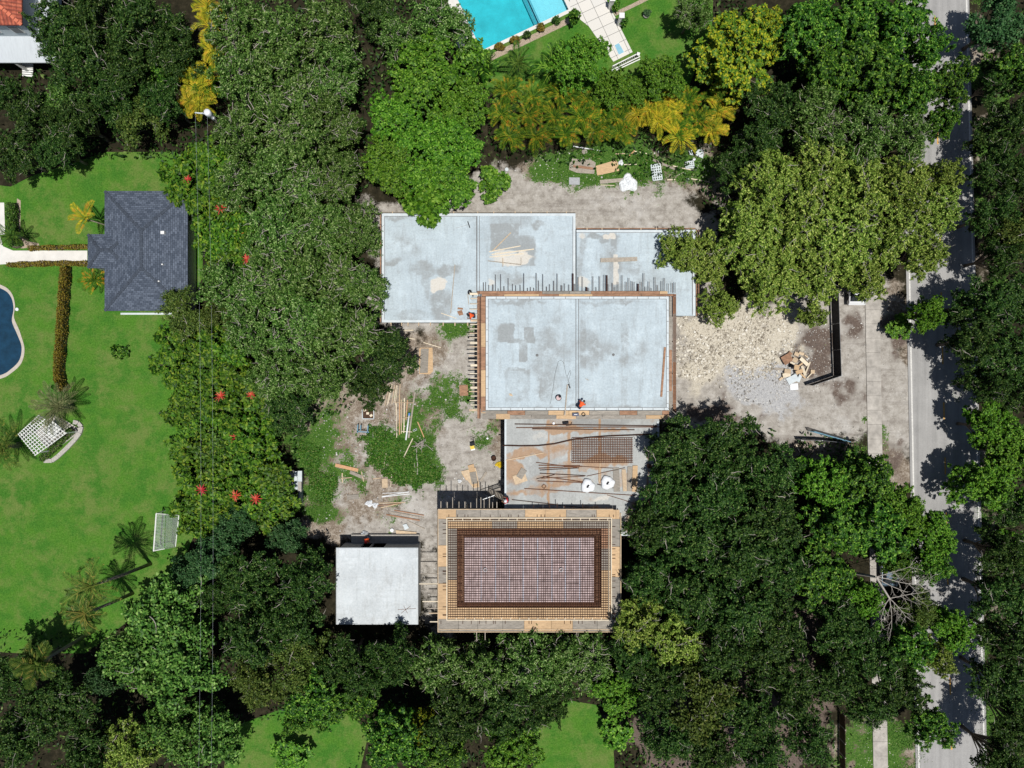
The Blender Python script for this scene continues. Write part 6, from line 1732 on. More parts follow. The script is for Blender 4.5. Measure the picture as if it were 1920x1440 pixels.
fr = thing('square_frame', 'small square steel frame left of the white bags', 'frame', P(1020, 912, zd)); q = rect(1020, 912, 6, 6, 40)
for k in range(4): MB().bar(P(*q[k], zd + .03), P(*q[(k + 1) % 4], zd + .03), .05, .05).build('side', M['rust'], fr)
for (x, y, s) in ((1102, 911, 'left white'), (1139, 905, 'right white')):
    p = P(x, y, zd); bg_ = thing('bulk_bag', 'round %s bulk bag with a black opening on the lower slab' % s, 'bag', p)
    mb = MB(); n = 22; rings = [(.02, .20), (.15, .26), (.40, .30), (.62, .22), (.70, .06), (.66, 0)]
    vs = []; 
    for (r, z) in rings:
        for k in range(n):
            t_ = 2 * math.pi * k / n; rr = r * (1 + .10 * math.sin(3 * t_ + x) + .06 * math.sin(7 * t_ + y)); vs.append(p + Vector((rr * math.cos(t_), rr * math.sin(t_), z * (1 + .15 * math.sin(5 * t_)))))
    fs = [(i * n + k, (i + 1) * n + k, (i + 1) * n + (k + 1) % n, i * n + (k + 1) % n) for i in range(len(rings) - 1) for k in range(n)] + [tuple(range(n))]
    mb.add(vs, fs).build('sack', M['pvc'], bg_, smooth=True)
    mb = MB(); mb.bar(p + Vector((-.10, -.14, .29)), p + Vector((.08, .14, .29)), .16, .05); mb.build('opening', M['black'], bg_)
p = P(1217, 874, zd); tag(MB().lathe(p, [(0, .30), (.16, .30), (.22, .25), (.24, .05), (.22, 0)], 14).build('drum', M['rust'], loc=p, smooth=True), 'small round rusty drum at the right edge of the lower slab', 'drum')
p = P(1038, 793.5, zd); tag(MB().lathe(p, [(0, .14), (.12, .12), (.14, 0)], 12).build('hard_hat', M['pvc'], loc=p), 'white hard hat lying under the platform\'s lower edge', 'hard hat')
vb = thing('vibrator', 'black concrete vibrator motor at the platform\'s lower edge', 'machine', P(1061, 793, zd))
MB().tube([P(1055, 793, zd + .15), P(1066, 792, zd + .15)], .13, 10).build('motor', M['black'], vb); MB().tube([P(1060, 793, zd + .1), P(1062, 798, zd + .05), P(1070, 797, zd + .05), P(1072, 792, zd + .05)], .03, 6).build('hose', M['black'], vb)
# ladder up to the lower slab
ld_ = thing('ladder', 'wooden ladder climbing to the lower slab at the shaded gap', 'ladder', P(930, 927))
A, B = P(914, 918, .0), P(949.5, 936, 4.4)
sd = (B - A).cross(Vector((0, 0, 1))).normalized() * .24
for s in (-1, 1): MB().bar(A + sd * s, B + sd * s, .06, .09).build('rail', M['lumberg'], ld_)
for k in range(13):
    c = A.lerp(B, (k + .7) / 13.6); MB().bar(c - sd, c + sd, .055, .04).build('rung', M['lumberg'], ld_)
plank('scaffold_bar', 'grey bar across the shaded gap below the ladder', 'bar', (904, 937), (927, 929), 1.1, 'steel', 2.9, .06)

# yard left of the slabs: (name, label, category, from, to, width px, material, top z)
YARD = [
 ('lumber', 'longest grey beam, right side of the timber pile in the yard', 'lumber', (778, 735), (766, 821), 2.9, 'lumberg', .16),
 ('lumber', 'orange board running down the middle of the timber pile', 'lumber', (749, 740), (749, 815), 1.7, 'lumbero', .08),
 ('lumber', 'tan board right of the orange one in the timber pile', 'lumber', (752.7, 749), (752.5, 813), 1.6, 'lumber', .08),
 ('lumber', 'pale board in the centre of the timber pile', 'lumber', (758.4, 746), (757, 812), 1.8, 'lumberw', .08),
 ('lumber', 'short orange board inside the timber pile', 'lumber', (764, 750), (761, 787), 1.6, 'lumbero', .08),
 ('lumber', 'short bright pale board at the timber pile\'s left', 'lumber', (743, 756), (743, 779), 2.2, 'lumberw', .12),
 ('lumber', 'short grey board at the timber pile\'s left edge', 'lumber', (738.8, 761), (739.5, 785), 1.6, 'lumberg', .06),
 ('lumber', 'slanting grey board crossing the timber pile\'s left side', 'lumber', (727, 761), (746, 817), 1.5, 'lumberg', .10),
 ('lumber', 'thin pale lath down the left of the timber pile', 'lath', (743.5, 780), (743.5, 821), 1.1, 'lumberw', .05),
 ('lumber', 'top cross piece under the timber pile', 'lumber', (739, 754), (775, 755.3), 1.1, 'lumber', .20),
 ('lumber', 'middle cross piece under the timber pile', 'lumber', (753, 784), (772, 781.5), 1.1, 'lumber', .20),
 ('lumber', 'pale bottom cross piece under the timber pile', 'lumber', (752, 808.5), (773, 810), 1.1, 'lumberw', .20),
 ('lumber', 'pale board lying diagonally over the weeds below the pile', 'lumber', (774, 822), (751, 869.5), 1.7, 'lumberw', .12),
 ('lumber', 'orange board alone right of the timber pile', 'lumber', (783, 791), (795, 820), 1.7, 'lumbero', .08),
 ('lumber', 'short pale board upright in the weeds, left of the diagonal one', 'lumber', (724.5, 845), (720, 873), 1.5, 'lumberw', .12),
 ('lumber', 'short pale board in the weeds above the plywood square', 'lumber', (734, 889), (732.5, 913), 1.2, 'lumberw', .10),
 ('plank', 'orange plank, top of the scrap heap at the weeds\' lower left', 'plank', (628.5, 872), (671.5, 882), 6.2, 'lumbero', .08),
 ('plank', 'grey white board under the orange plank', 'plank', (656, 885), (679, 895), 6.0, 'lumberg', .08),
 ('lumber', 'thin tan stick upright in the scrap frame', 'lumber', (641.5, 887), (642, 905), 1.6, 'lumber', .06),
 ('lumber', 'thin tan stick lying across the scrap frame', 'lumber', (639, 897), (660, 895.5), 1.6, 'lumber', .10),
 ('lumber', 'thin stick at the right end of the scrap frame', 'lumber', (677, 884), (682, 903), 1.3, 'lumber', .06),
 ('plank', 'grey plank, upper one of the crossed pair', 'plank', (697.5, 875), (688, 917), 5.0, 'lumberg', .12),
 ('plank', 'grey plank, lower one of the crossed pair', 'plank', (688, 883), (698, 905), 4.6, 'lumberg', .06),
 ('lumber', 'tan stick between crossed planks and plywood square', 'lumber', (699, 898), (714, 896), 1.6, 'lumber', .06),
 ('pipe', 'grey pipe, topmost of the bundle on the sandy edge', 'pipe', (717, 925), (766, 923), 1.0, 'steel', .05),
 ('pipe', 'grey pipe, middle of the bundle on the sandy edge', 'pipe', (716, 931), (767, 922), 1.2, 'steel', .08),
 ('pipe', 'white pipe, lowest of the bundle on the sandy edge', 'pipe', (716, 932), (768, 926), 1.1, 'pvc', .05),
 ('lumber', 'red brown lath, top of three beside the white plastic', 'lath', (710, 943.5), (760, 942), 1.5, 'lumber', .05),
 ('lumber', 'red brown lath, middle of three beside the white plastic', 'lath', (708, 948), (752, 944), 1.5, 'plyred', .08),
 ('lumber', 'red brown lath, lowest of three beside the white plastic', 'lath', (714, 952), (746, 945), 1.5, 'lumber', .05),
 ('lumber', 'dark board, top of three on the sand above the shed', 'board', (739, 957), (795, 966.5), 1.8, 'plyred', .08),
 ('lumber', 'pale brown board, middle of three on the sand above the shed', 'board', (732, 960), (795, 971), 2.2, 'lumberg', .06),
 ('lumber', 'red board, lowest of three on the sand above the shed', 'board', (724, 965), (787, 976), 2.6, 'plyred', .08),
 ('lumber', 'thin board slanting to the formwork above the shed', 'board', (763, 976), (796, 992), 1.4, 'lumberg', .06),
 ('lumber', 'pale lath below the upper left slab, top', 'lath', (731, 620), (775, 619), 1.8, 'lumberw', .06),
 ('lumber', 'pale lath below the upper left slab, lower', 'lath', (757, 632), (778, 636), 1.4, 'lumberw', .06),
 ('lumber', 'white lath lying below the joists\' shade, near the platform', 'lath', (794, 642), (827, 652), 1.2, 'lumberw', .05),
 ('plank', 'pale grey board on the gravel right of the scrap plywood', 'plank', (901, 902), (912, 885), 4.0, 'lumberg', .06),
 ('lumber', 'tan board behind the plywood stack on the gravel', 'lumber', (867, 886), (876, 900), 4.0, 'ply', .05),
 ('lumber', 'pale stick right of the lone white lid above the gravel', 'stick', (862, 809), (890, 799), 1.4, 'deadwood', .06),
 ('pipe', 'white pipe at the palm row\'s foot in the weedy strip', 'pipe', (1074, 274), (1125, 282.5), 1.8, 'pvc', .10),
 ('plank', 'grey pink plank left of the white plastic sheeting', 'plank', (1125, 341), (1170, 337), 7.0, 'lumberg', .06),
 ('plank', 'long grey plank slanting above the lattice blocks', 'plank', (1220, 297.5), (1268, 318), 4.2, 'lumberg', .08),
 ('lumber', 'thin pale lumber from the long grey plank to the right', 'lumber', (1262, 311), (1301, 319.5), 2.0, 'lumberw', .06),
 ('lumber', 'pale stick bent end piece above the new plywood', 'lumber', (1190, 283.5), (1213, 288), 1.6, 'lumberw', .08),
 ('lumber', 'brown stub meeting the bent pale stick', 'lumber', (1180, 292), (1190, 282), 2.4, 'lumbero', .08),
 ('lumber', 'pale stick lying flat left of the brown stub', 'lumber', (1154, 288.5), (1172, 288), 1.4, 'lumber', .05),
 ('lumber', 'pale stick right of the new plywood sheet', 'lumber', (1170, 308.5), (1194, 308), 1.6, 'lumberw', .06),
 ('lumber', 'short pale stick right of the lattice blocks, on bare soil', 'lumber', (1251, 337), (1266, 336.5), 2.0, 'lumberw', .06),
 ('lumber', 'pale board at the weedy strip\'s right end', 'lumber', (1296, 335), (1334, 342), 2.0, 'lumberw', .06),
 ('lumber', 'thin stick slanting above the short pale stick', 'stick', (1268, 330), (1282, 323), 1.2, 'lumberg', .06),
 ('lumber', 'thin pale stick below the grey pink plank', 'stick', (1126, 346.5), (1152, 347.5), 1.1, 'lumberw', .05),
 ('lumber', 'pale stake by the black gate, left', 'stake', (1468, 846), (1475, 836), 1.6, 'lumberw', .10),
 ('lumber', 'pale stake by the black gate, right', 'stake', (1493, 834), (1500, 848), 1.8, 'lumberw', .10),
]
for nm, lb, ct, a, b, w_, mm, z in YARD: plank(nm, lb, ct, a, b, w_, mm, z, .045)
for k in range(11):
    x = 722 + k * 2.5 + rs.uniform(-1, 1)
    plank('batten', 'pale thin batten in the leaning stack under the dark oak', 'batten', (x + 4, 720 + rs.uniform(-2, 3)), (x - 7 + k * .9, 760 + rs.uniform(-5, 3)), 1.1, ['lumberw', 'lumberg', 'lumber', 'lumberw'][k % 4], .10 + .04 * (k % 3), .03, 'stacked battens under the oak')
tag(MB().tube([P(767, 778, .14), P(761, 825, .14)], .09, 8).build('pipe', M['pvc'], loc=P(764, 800, .14), smooth=True), 'thick white plastic pipe on the timber pile', 'pipe')
tag(MB().tube([P(767.5, 774, .14), P(767, 779, .14)], .11, 8).build('blue_pipe_end', M['bluepipe'], loc=P(767, 777, .14), smooth=True), 'blue cap on the end of the thick white pipe', 'pipe cap')
def block(label, px, py, rz, m='lip'):
    p = P(px, py); o = MB(); M3 = Matrix.Rotation(R_(rz), 3, 'Z')
    for (c, d) in (((0, .085), (.40, .03)), ((0, -.085), (.40, .03)), ((-.185, 0), (.03, .14)), ((.185, 0), (.03, .14)), ((0, 0), (.03, .14))):
        q = M3 @ Vector((c[0], c[1], 0)); o.box((p.x + q.x, p.y + q.y, .10), (d[0], d[1], .19), R_(rz))
    return tag(o.build('concrete_block', M[m], loc=p), label, 'block')
block('hollow pale concrete block lying right of the timber pile', 778.5, 806, 25)
sheet('plywood_sheet', 'tan plywood sheet edge showing under the grey one in the yard', 'plywood', [(786, 654), (789, 652), (811, 652), (812, 696), (806, 702), (786, 701)], 'ply', .05)
sheet('plywood_sheet', 'long grey plywood sheet lying on the tan one in the yard', 'plywood', [(789, 653.5), (804, 653.5), (802, 699), (787, 699.5)], 'plyold', .08)
sheet('plywood_sheet', 'square rusty brown plywood left of the joists', 'plywood', rect(869.5, 732, 16, 20, -3), 'plyred', .06)
sheet('plywood_square', 'tan plywood square right of the crossed planks', 'plywood', rect(721.5, 906, 10.5, 17, -2), 'lumber', .06)
sheet('plywood_sheet', 'short grey plywood offcut with a tan edge above the white plastic', 'plywood', rect(661.5, 932, 22, 9, -5), 'plyold', .07)
sheet('plywood_sheet', 'tan plywood, lowest of the small stack on the gravel', 'plywood', [(864, 884), (892, 877), (899, 913), (888, 916)], 'lumber', .06)
sheet('plywood_sheet', 'reddish plywood, middle of the small stack on the gravel', 'plywood', [(877, 873), (888, 870), (898, 912), (887, 913)], 'ply', .10)
sheet('plywood_sheet', 'pinkish plywood, topmost of the small stack on the gravel', 'plywood', [(880, 886), (892, 884), (896, 906), (885, 908)], 'plyold', .14)
sheet('plywood_sheet', 'bright new plywood sheet in the weedy strip', 'plywood', [(1117, 311), (1138, 305), (1157, 299), (1162, 320), (1120, 329)], 'ply', .07)
sheet('plywood_sheet', 'dull plywood sheet left of the bright new one', 'plywood', [(1069, 297), (1108, 300), (1117, 305), (1114, 326), (1082, 324), (1067, 318)], 'lumberg', .06)
for i, (a, b, w_, mm) in enumerate((((1072, 305), (1110, 302), 4, 'lumberg'), ((1075, 311), (1112, 316), 4.5, 'plyred'), ((1078, 309), (1112, 307), 3, 'lumberg'))):
    plank('board', 'weathered board lying on the dull plywood sheet, ' + ('upper', 'lower reddish', 'middle')[i], 'board', a, b, w_, mm, .12 + .02 * i, .04)
sheet('steel_sheet', 'flat blue grey sheet at the left of the weedy strip', 'sheet', rect(1077, 339.5, 20, 13.5, 1), 'steel', .06)
for (nm, cx, cy, w_, h_, a, nx_, ny_) in (('two tall pieces of', 1231, 323, 17, 29, -8, 4, 6), ('small', 1293, 309, 15, 12, -8, 4, 3)):
    o = thing('lattice_block', nm + ' white lattice concrete lying in the weedy strip', 'lattice block', P(cx, cy)); mb = MB()
    q = rect(cx, cy, w_, h_, a); L = lambda u, v: Vector((q[0][0] + (q[1][0] - q[0][0]) * u + (q[3][0] - q[0][0]) * v, q[0][1] + (q[1][1] - q[0][1]) * u + (q[3][1] - q[0][1]) * v))
    for k in range(nx_ + 1): u = k / nx_; mb.bar(P(*L(u, 0), .10), P(*L(u, 1), .10), .11, .12)
    for k in range(ny_ + 1): v = k / ny_; mb.bar(P(*L(0, v), .101), P(*L(1, v), .101), .11, .12)
    mb.build('lattice', M['lip'], o)
def crumple(name, label, cat, px, py, rx, ry, m, seed, h=.25):
    rr = np.random.RandomState(seed); n = 26; p = P(px, py); V = [(p.x, p.y, h)]; F = []
    nr = 7
    for i in range(1, nr + 1):
        for k in range(n):
            t_ = 2 * math.pi * k / n; f = i / nr; s = f * (1 + .16 * math.sin(3 * t_ + seed) + .10 * math.sin(5 * t_ + 2 * seed))
            V.append((p.x + rx / PPM * s * math.cos(t_), p.y + ry / PPM * s * math.sin(t_), .03 + (1 - f) * h * .7 + rr.rand() * h * .6 * (f < 1)))
    for k in range(n): F.append([0, 1 + k, 1 + (k + 1) % n])
    for i in range(nr - 1):
        for k in range(n): a = 1 + i * n + k; b = 1 + i * n + (k + 1) % n; F.append([a, a + n, b + n, b])
    base = 1 + (nr - 1) * n; m0 = len(V)
    for k in range(n): V.append((V[base + k][0], V[base + k][1], -.05))
    for k in range(n): F.append([base + k, m0 + k, m0 + (k + 1) % n, base + (k + 1) % n])
    mb = MB(); mb.add(V, F); return tag(mb.build(name, M[m], loc=p), label, cat)
crumple('plastic_sheeting', 'crumpled white plastic sheeting between sand and weeds', 'plastic sheeting', 1178, 344, 17, 16, 'pvc', 3, .3)
crumple('plastic_sheeting', 'small white torn plastic at the new plywood\'s corner', 'plastic sheeting', 1164, 305, 5, 5, 'pvc', 4, .15)
crumple('plastic_sheeting', 'pale blue white plastic crumpled in the yard weeds, left piece', 'plastic sheeting', 692, 944, 7, 6, 'pvc', 5, .2)
crumple('plastic_sheeting', 'pale blue white plastic crumpled in the yard weeds, right piece', 'plastic sheeting', 703, 947, 6, 5, 'pvc', 6, .2)
crumple('plastic_sheeting', 'white plastic caught under a small plant on the gravel', 'plastic sheeting', 862, 902, 4, 3.5, 'pvc', 7, .15)
crumple('plastic_sheeting', 'white scrap of plastic left of the black gate', 'plastic sheeting', 1459, 851, 4, 5, 'pvc', 8, .2)
for (x, y, r, mm, lb) in ((1096, 285, .30, 'plyold', 'round pink grey lid below the white pipe'), (1301, 299, .16, 'pvc', 'white bucket lid beside the pale slabs'), (1289, 337, .17, 'pvc', 'white bucket lid on the bare soil patch'), (735, 994, .2, 'pvc', 'white bucket above the block shed'), (914, 822, .11, 'pvc', 'white round lid in the small weed patch'), (950, 318, .2, 'lip', 'pale round disc at the left of the weedy strip')):
    p = P(x, y, .05); tag(MB().lathe(p, [(0, .12), (r * .9, .12), (r, .09), (r, -.1)], 14).build('round_lid', M[mm], loc=p), lb, 'lid')
p = P(926, 859); o = tag(MB().lathe(p, [(.0, .06), (.22, .06), (.24, .42), (.27, .42), (.22, 0)], 14).build('bucket', M['rustd'], loc=p, smooth=True), 'dark open bucket in the weeds by the lower slab', 'bucket')
crumple('rope_heap', 'heap of orange yellow rope against the lower slab\'s left edge', 'rope', 936, 871, 7, 6, 'yellow', 11, .2)
sheet('paving_slab', 'pale pinkish slab by the palms, larger one', 'slab', [(1304, 284), (1310, 279), (1320, 281), (1318, 297), (1305, 291)], 'lip', .10, .08)
sheet('paving_slab', 'pale pinkish slab by the palms, smaller one', 'slab', [(1291, 283), (1299, 281), (1300, 291), (1293, 290)], 'lip', .08, .06)
# tray, sawhorse, bricks, brush
o = thing('soil_tray', 'white framed tray of brown soil in the yard weeds', 'tray', P(690, 775))
for (a, b) in (((679, 768), (680, 785)), ((680, 785), (701, 785.5)), ((701, 785.5), (701, 769))): MB().bar(P(*a, .2), P(*b, .2), .07, .12).build('side', M['lip'], o)
q = rect(690.5, 775, 18, 18, 0); MB().prism(pw(q), 0, .12).build('soil', simple('dark_brown_soil', (.07, .04, .025), .95, .4, 5, .5), o)
mb = MB(); [mb.box(P(x, y, .17), (.28, .24, .12), a) for (x, y, a) in ((684, 769, .3), (689.5, 775, 0), (696, 779, .6))]
for (x, y, a) in ((684, 769, .3), (689.5, 775, 0), (696, 779, .6)): MB().box(P(x, y, .17), (.28, .24, .12), a).build('stone', M['lumberw'], o)
o = thing('sawhorse', 'blue painted steel trestle frame standing in the yard weeds', 'trestle', P(680, 805))
for (a, b) in (((671, 796), (670, 812)), ((690, 798), (689, 812)), ((669, 809), (692, 810.5)), ((676.5, 797), (676, 807))): MB().bar(P(*a, .7), P(*b, .7), .10, .08).build('tube', M['teal'], o)
for (x, y) in ((671, 797), (690, 798), (670, 811), (689, 811)): MB().bar(P(x, y, 0), P(x, y, .66), .06, .06).build('leg', M['teal'], o)
o = thing('brick_stack', 'low stack of red bricks at the dark oak\'s edge in the yard', 'bricks', P(711, 728))
for i in range(6):
    for j in range(3):
        if (i * 3 + j) in (5, 13): continue
        p = P(704 + i * 3.3 + j * .4, 722 + j * 5.4, 0); MB().box((p.x, p.y, .16 + .05 * ((i + j) % 2)), (.16, .26, .36), rs.uniform(-.1, .1)).build('brick', M['plyred'] if (i + j) % 3 else M['lumbero'], o)
def twigs(name, label, px, py, n, L, seed, m='deadwood', r=.03, spread=9):
    rr = random.Random(seed); mb = MB(); c = P(px, py)
    for k in range(n):
        a = rr.uniform(0, 6.28); o_ = Vector((rr.uniform(-1, 1), rr.uniform(-1, 1), 0)) * spread / PPM * .5
        p = c + o_ + Vector((0, 0, .08 + .02 * k)); d = Vector((math.cos(a), math.sin(a), 0)) * L * rr.uniform(.5, 1)
        mb.tube([p - d * .5, p + Vector((rr.uniform(-.1, .1), rr.uniform(-.1, .1), .08)), p + d * .5], [r, r * .8, r * .4], 5)
    return tag(mb.build(name, M[m], loc=c), label, 'branches')
twigs('brush_pile', 'tangle of dry grey branches right of the timber pile', 788, 833, 18, 1.3, 5)
rod('dead_branch', 'dry grey branch lying in the weeds below the brush pile', 'branch', [(781, 842), (781.5, 858), (783, 870), (782.5, 890)], .07, 'deadwood', .12)
rod('dead_branch', 'short dry branch left of the long grey one in the weeds', 'branch', [(777, 868), (778, 878), (780, 884)], .05, 'deadwood', .12)
rod('dead_branch', 'dry twig sticking out right of the brush pile', 'branch', [(797, 832), (804, 838), (812, 845)], .03, 'deadwood', .12)
rod('dead_root', 'bare crooked root on the sandy strip above the slab', 'root', [(878, 360), (884, 366), (882, 374), (889, 382)], .06, 'deadwood', .1)
rod('dead_root', 'bare root bending right on the sandy strip above the slab', 'root', [(880, 359), (892, 361), (906, 360), (909, 369)], .05, 'deadwood', .1)
sheet('cardboard', 'pale box flattened on the sand above the block shed', 'cardboard', [(742, 994), (781, 998), (780, 1004), (743, 1003)], 'lumber', .10, .06)
sheet('white_board', 'white square board on the sand above the block shed', 'board', [(755, 984), (762, 982), (767, 990), (759, 994)], 'lip', .08, .04)
# ruined bench with its bush
o = thing('ruined_shelter', 'broken grey concrete shelter roof beside the umbrella shrubs', 'shelter', P(550, 915))
for (x0, y0, x1, y1, mm) in ((544, 882, 551, 925, 'greystone'), (551.4, 884, 558, 918, 'lip'), (558.4, 883, 566, 903, 'lip'), (558.4, 903.4, 565, 922, 'greystone'), (538, 892, 543.6, 935, 'greystone'), (551, 943, 560, 949, 'lip')):
    mb = MB(); rbox(mb, x0, y0, x1, y1, 1.05, 1.17 + .02 * math.sin(x0)); mb.build('roof_panel', M[mm], o)
for (x0, y0, x1, y1) in ((540, 890, 544, 950), (560, 884, 563, 948)):
    mb = MB(); rbox(mb, x0, y0, x1, y1, -.1, 1.045); mb.build('wall', M['block'], o)
sheet('flat_stone', 'grey flat stone on the lawn edge by the umbrella shrubs', 'stone', [(338, 791), (346, 788), (357, 789), (356, 792), (345, 794)], 'greystone', .12, .14)
# scrap heap by the fence
o_n = 0
SC = [(1464, 661, 11, 17, 15, 'plyold'), (1476, 673, 19, 17, -30, 'plyred'), (1494, 664, 9, 7, 20, 'lumber'), (1503, 663, 9, 5, 15, 'lumber'), (1491, 675, 9, 9, 30, 'lumber'), (1508, 678, 20, 7, 40, 'lumberw'), (1494, 689, 10, 10, 10, 'ply'), (1499, 697, 7, 14, 70, 'ply'), (1507, 695, 5, 19, -20, 'lumberw'), (1515, 689, 2.5, 22, 20, 'lumberw'), (1477, 696, 12, 8, 8, 'lumber'), (1475, 703, 16, 8, -12, 'lumberw'), (1486, 711, 20, 13, -28, 'lip'), (1499, 709, 6, 15, 25, 'lip'), (1489, 725, 15, 12, -4, 'pvc'), (1524, 697, 8, 7, 3, 'lumber'), (1462, 692, 18, 5, 3, 'lumberg'), (1518, 704, 2, 14, 45, 'lumberw'), (1482, 662, 7, 4, 40, 'plyred'), (1512, 668, 8, 2, 30, 'lumber'), (1486, 681, 9, 3, 25, 'lumberw'), (1502, 683, 8, 3, -35, 'ply'), (1467, 708, 14, 4, -40, 'lumber'), (1506, 705, 3, 13, -50, 'ply')]
SL = ['upright grey board at its top left', 'pinkish board at its left', 'small tan chunk at its top', 'tan strip at its top', 'tan square near the middle', 'pale strip right of the middle', 'bright plywood square in the middle', 'bright plywood strip below the middle', 'pale wedge right of the middle', 'thin pale stick on its right side', 'tan square at lower left', 'pale board at lower left', 'white board near the bottom', 'white strip near the bottom', 'bright white square at the very bottom', 'tan square lying apart on the right', 'grey strip sticking out left', 'thin stick at lower right', 'reddish stub at the top', 'thin tan stick at upper right', 'pale stub above the black sheet', 'short plywood stub right of the middle', 'tan stick at its lower left edge', 'plywood strip at the bottom right']
for i, (x, y, w_, h_, a, mm) in enumerate(SC):
    d = math.hypot(x - 1492, y - 690); zz = .12 + max(0, .55 - d / 60) + .03 * (i % 4)
    p = P(x, y); zz += gheight(p.x, p.y)
    sheet('scrap_board', 'scrap heap by the black fence: ' + SL[i], 'scrap board', rect(x, y, w_, h_, a), mm, zz, .035, None, rs.uniform(-.25, .25))
crumple('black_sheet', 'black plastic bundle in the scrap heap by the fence', 'plastic', 1479, 685, 6, 5, 'black', 9, .7)

# ------------------------------------------------------------------ fences, gate, wires
def mesh_fence(label, pts, h, m, gap=2.4, name='fence'):
    W = [P(x, y) for x, y in pts]; root = thing(name, label, 'fence', W[0])
    for a, b in zip(W[:-1], W[1:]):
        n = max(1, round((b - a).length / gap)); d = (b - a).normalized(); s = Vector((-d.y, d.x, 0))
        for i in range(n):
            p, q = a.lerp(b, i / n), a.lerp(b, (i + 1) / n); mb = MB(); K = 8; vs = []
            for j in range(K + 1):
                c = p.lerp(q, j / K); off = s * .05 * math.sin(j * 2.1 + i)
                for z, o_ in ((.03, 0), (h * .5, 1), (h, .3)): vs.append(c + off * o_ + Vector((0, 0, z)))
            fs = [(j * 3 + k, j * 3 + 3 + k, j * 3 + 4 + k, j * 3 + 1 + k) for j in range(K) for k in (0, 1)]
            mb.add(vs, fs); mb.build('cloth', M[m], root)
            MB().tube([p, p + Vector((0, 0, h + .05))], .04, 6).build('post', M['steel'], root)
            MB().tube([p + Vector((0, 0, h)), q + Vector((0, 0, h))], .022, 5).build('top_rail', M['steel'], root)
mesh_fence('black cloth screen fence bent round the scrap heap by the road', [(1556, 470), (1558, 560), (1563, 705), (1510, 723)], 1.8, 'black')
mesh_fence('low black screen fence below the sandy drive', [(1492, 823), (1530, 824), (1570, 828)], 1.5, 'black')
gt = thing('gate', 'dark steel gate panel swung open over the drive\'s lower edge', 'gate', P(1550, 818))
A, B = P(1514, 807), P(1580, 826)
for z in (.15, .95, 1.75): MB().bar(A + Vector((0, 0, z)), B + Vector((0, 0, z)), .07, .07).build('rail', M['teal'], gt)
for f in (0, .33, .66, 1): q = A.lerp(B, f); MB().bar(q + Vector((0, 0, .1)), q + Vector((0, 0, 1.75)), .07, .07).build('upright', M['teal'], gt)
mb = MB(); s = Vector((.02, .10, 0)); mb.add([A + s * 3 + Vector((0, 0, .15)), B + s * 3 + Vector((0, 0, .15)), B + Vector((0, 0, 1.7)), A + Vector((0, 0, 1.7))], [(0, 1, 2, 3)]); mb.build('panel', simple('dark_grey_steel', (.06, .075, .085), .5, .3, 3, 0), gt)
wf = thing('wooden_fence', 'brown board fence beside the pavement at the bottom', 'fence', P(1576, 1420))
y = 1330
while y < 1560:
    p0, p1 = P(1573, y), P(1573.5, y + 26)
    MB().bar((p0.x, p0.y, 0), (p0.x, p0.y, 1.5), .1, .1).build('post', M['lumberg'], wf)
    mb = MB()
    for k in range(11):
        c = p0.lerp(p1, (k + .5) / 11); mb.bar((c.x, c.y, .05), (c.x, c.y, 1.45), .11, .025)
    mb.bar(p0 + Vector((.04, 0, 1.2)), p1 + Vector((.04, 0, 1.2)), .04, .08); mb.build('boards', simple('dark_brown_boards', (.10, .065, .045), .9, .3, 3, .2) if y == 1330 else bpy.data.materials['dark_brown_boards'], wf)
    y += 26
up = thing('utility_pole', 'grey utility pole with a white round transformer among the yellow palms', 'utility pole', P(432, 264))
pb = P(388, 212, 8.0)
up.location = (pb.x, pb.y, 0)
MB().tube([(pb.x, pb.y, -.2), (pb.x, pb.y, 8.0)], [.15, .11], 8).build('pole', M['lumberg'], up)
MB().lathe((pb.x + .05, pb.y + .05, 7.3), [(0, .92), (.26, .9), (.32, .8), (.32, 0), (0, 0)], 14).build('transformer', M['pvc'], up, smooth=True)
MB().lathe((pb.x + .42, pb.y - .3, 7.2), [(0, .5), (.18, .48), (.2, .4), (.2, 0), (0, 0)], 10).build('meter_can', M['steel'], up, smooth=True)
MB().bar((pb.x - 1.2, pb.y + .12, 7.75), (pb.x + .3, pb.y - .02, 7.75), .1, .1).build('cross_arm', M['lip'], up)
for k in (-1.1, -.45): MB().lathe((pb.x + k, pb.y + .05, 7.8), [(.05, 0), (.06, .1), (.03, .2), (0, .2)], 8).build('insulator', M['pvc'], up)
for (x, xe, lb) in ((-1.1, -1.1, 'left one of two thin overhead wires running down the shrub strip'), (.0, .1, 'right one of two thin overhead wires running down the shrub strip')):
    pts = [(pb.x + x, pb.y, 7.95)]
    for k in range(1, 25): f = k / 24.; pts.append((pb.x + x + (xe - x) * f, pb.y - 75 * f, 7.95 - 1.2 * 4 * f * (1 - f)))
    tag(MB().tube(pts, .004, 4).build('overhead_wire', M['lip'], loc=pts[0]), lb, 'wire')

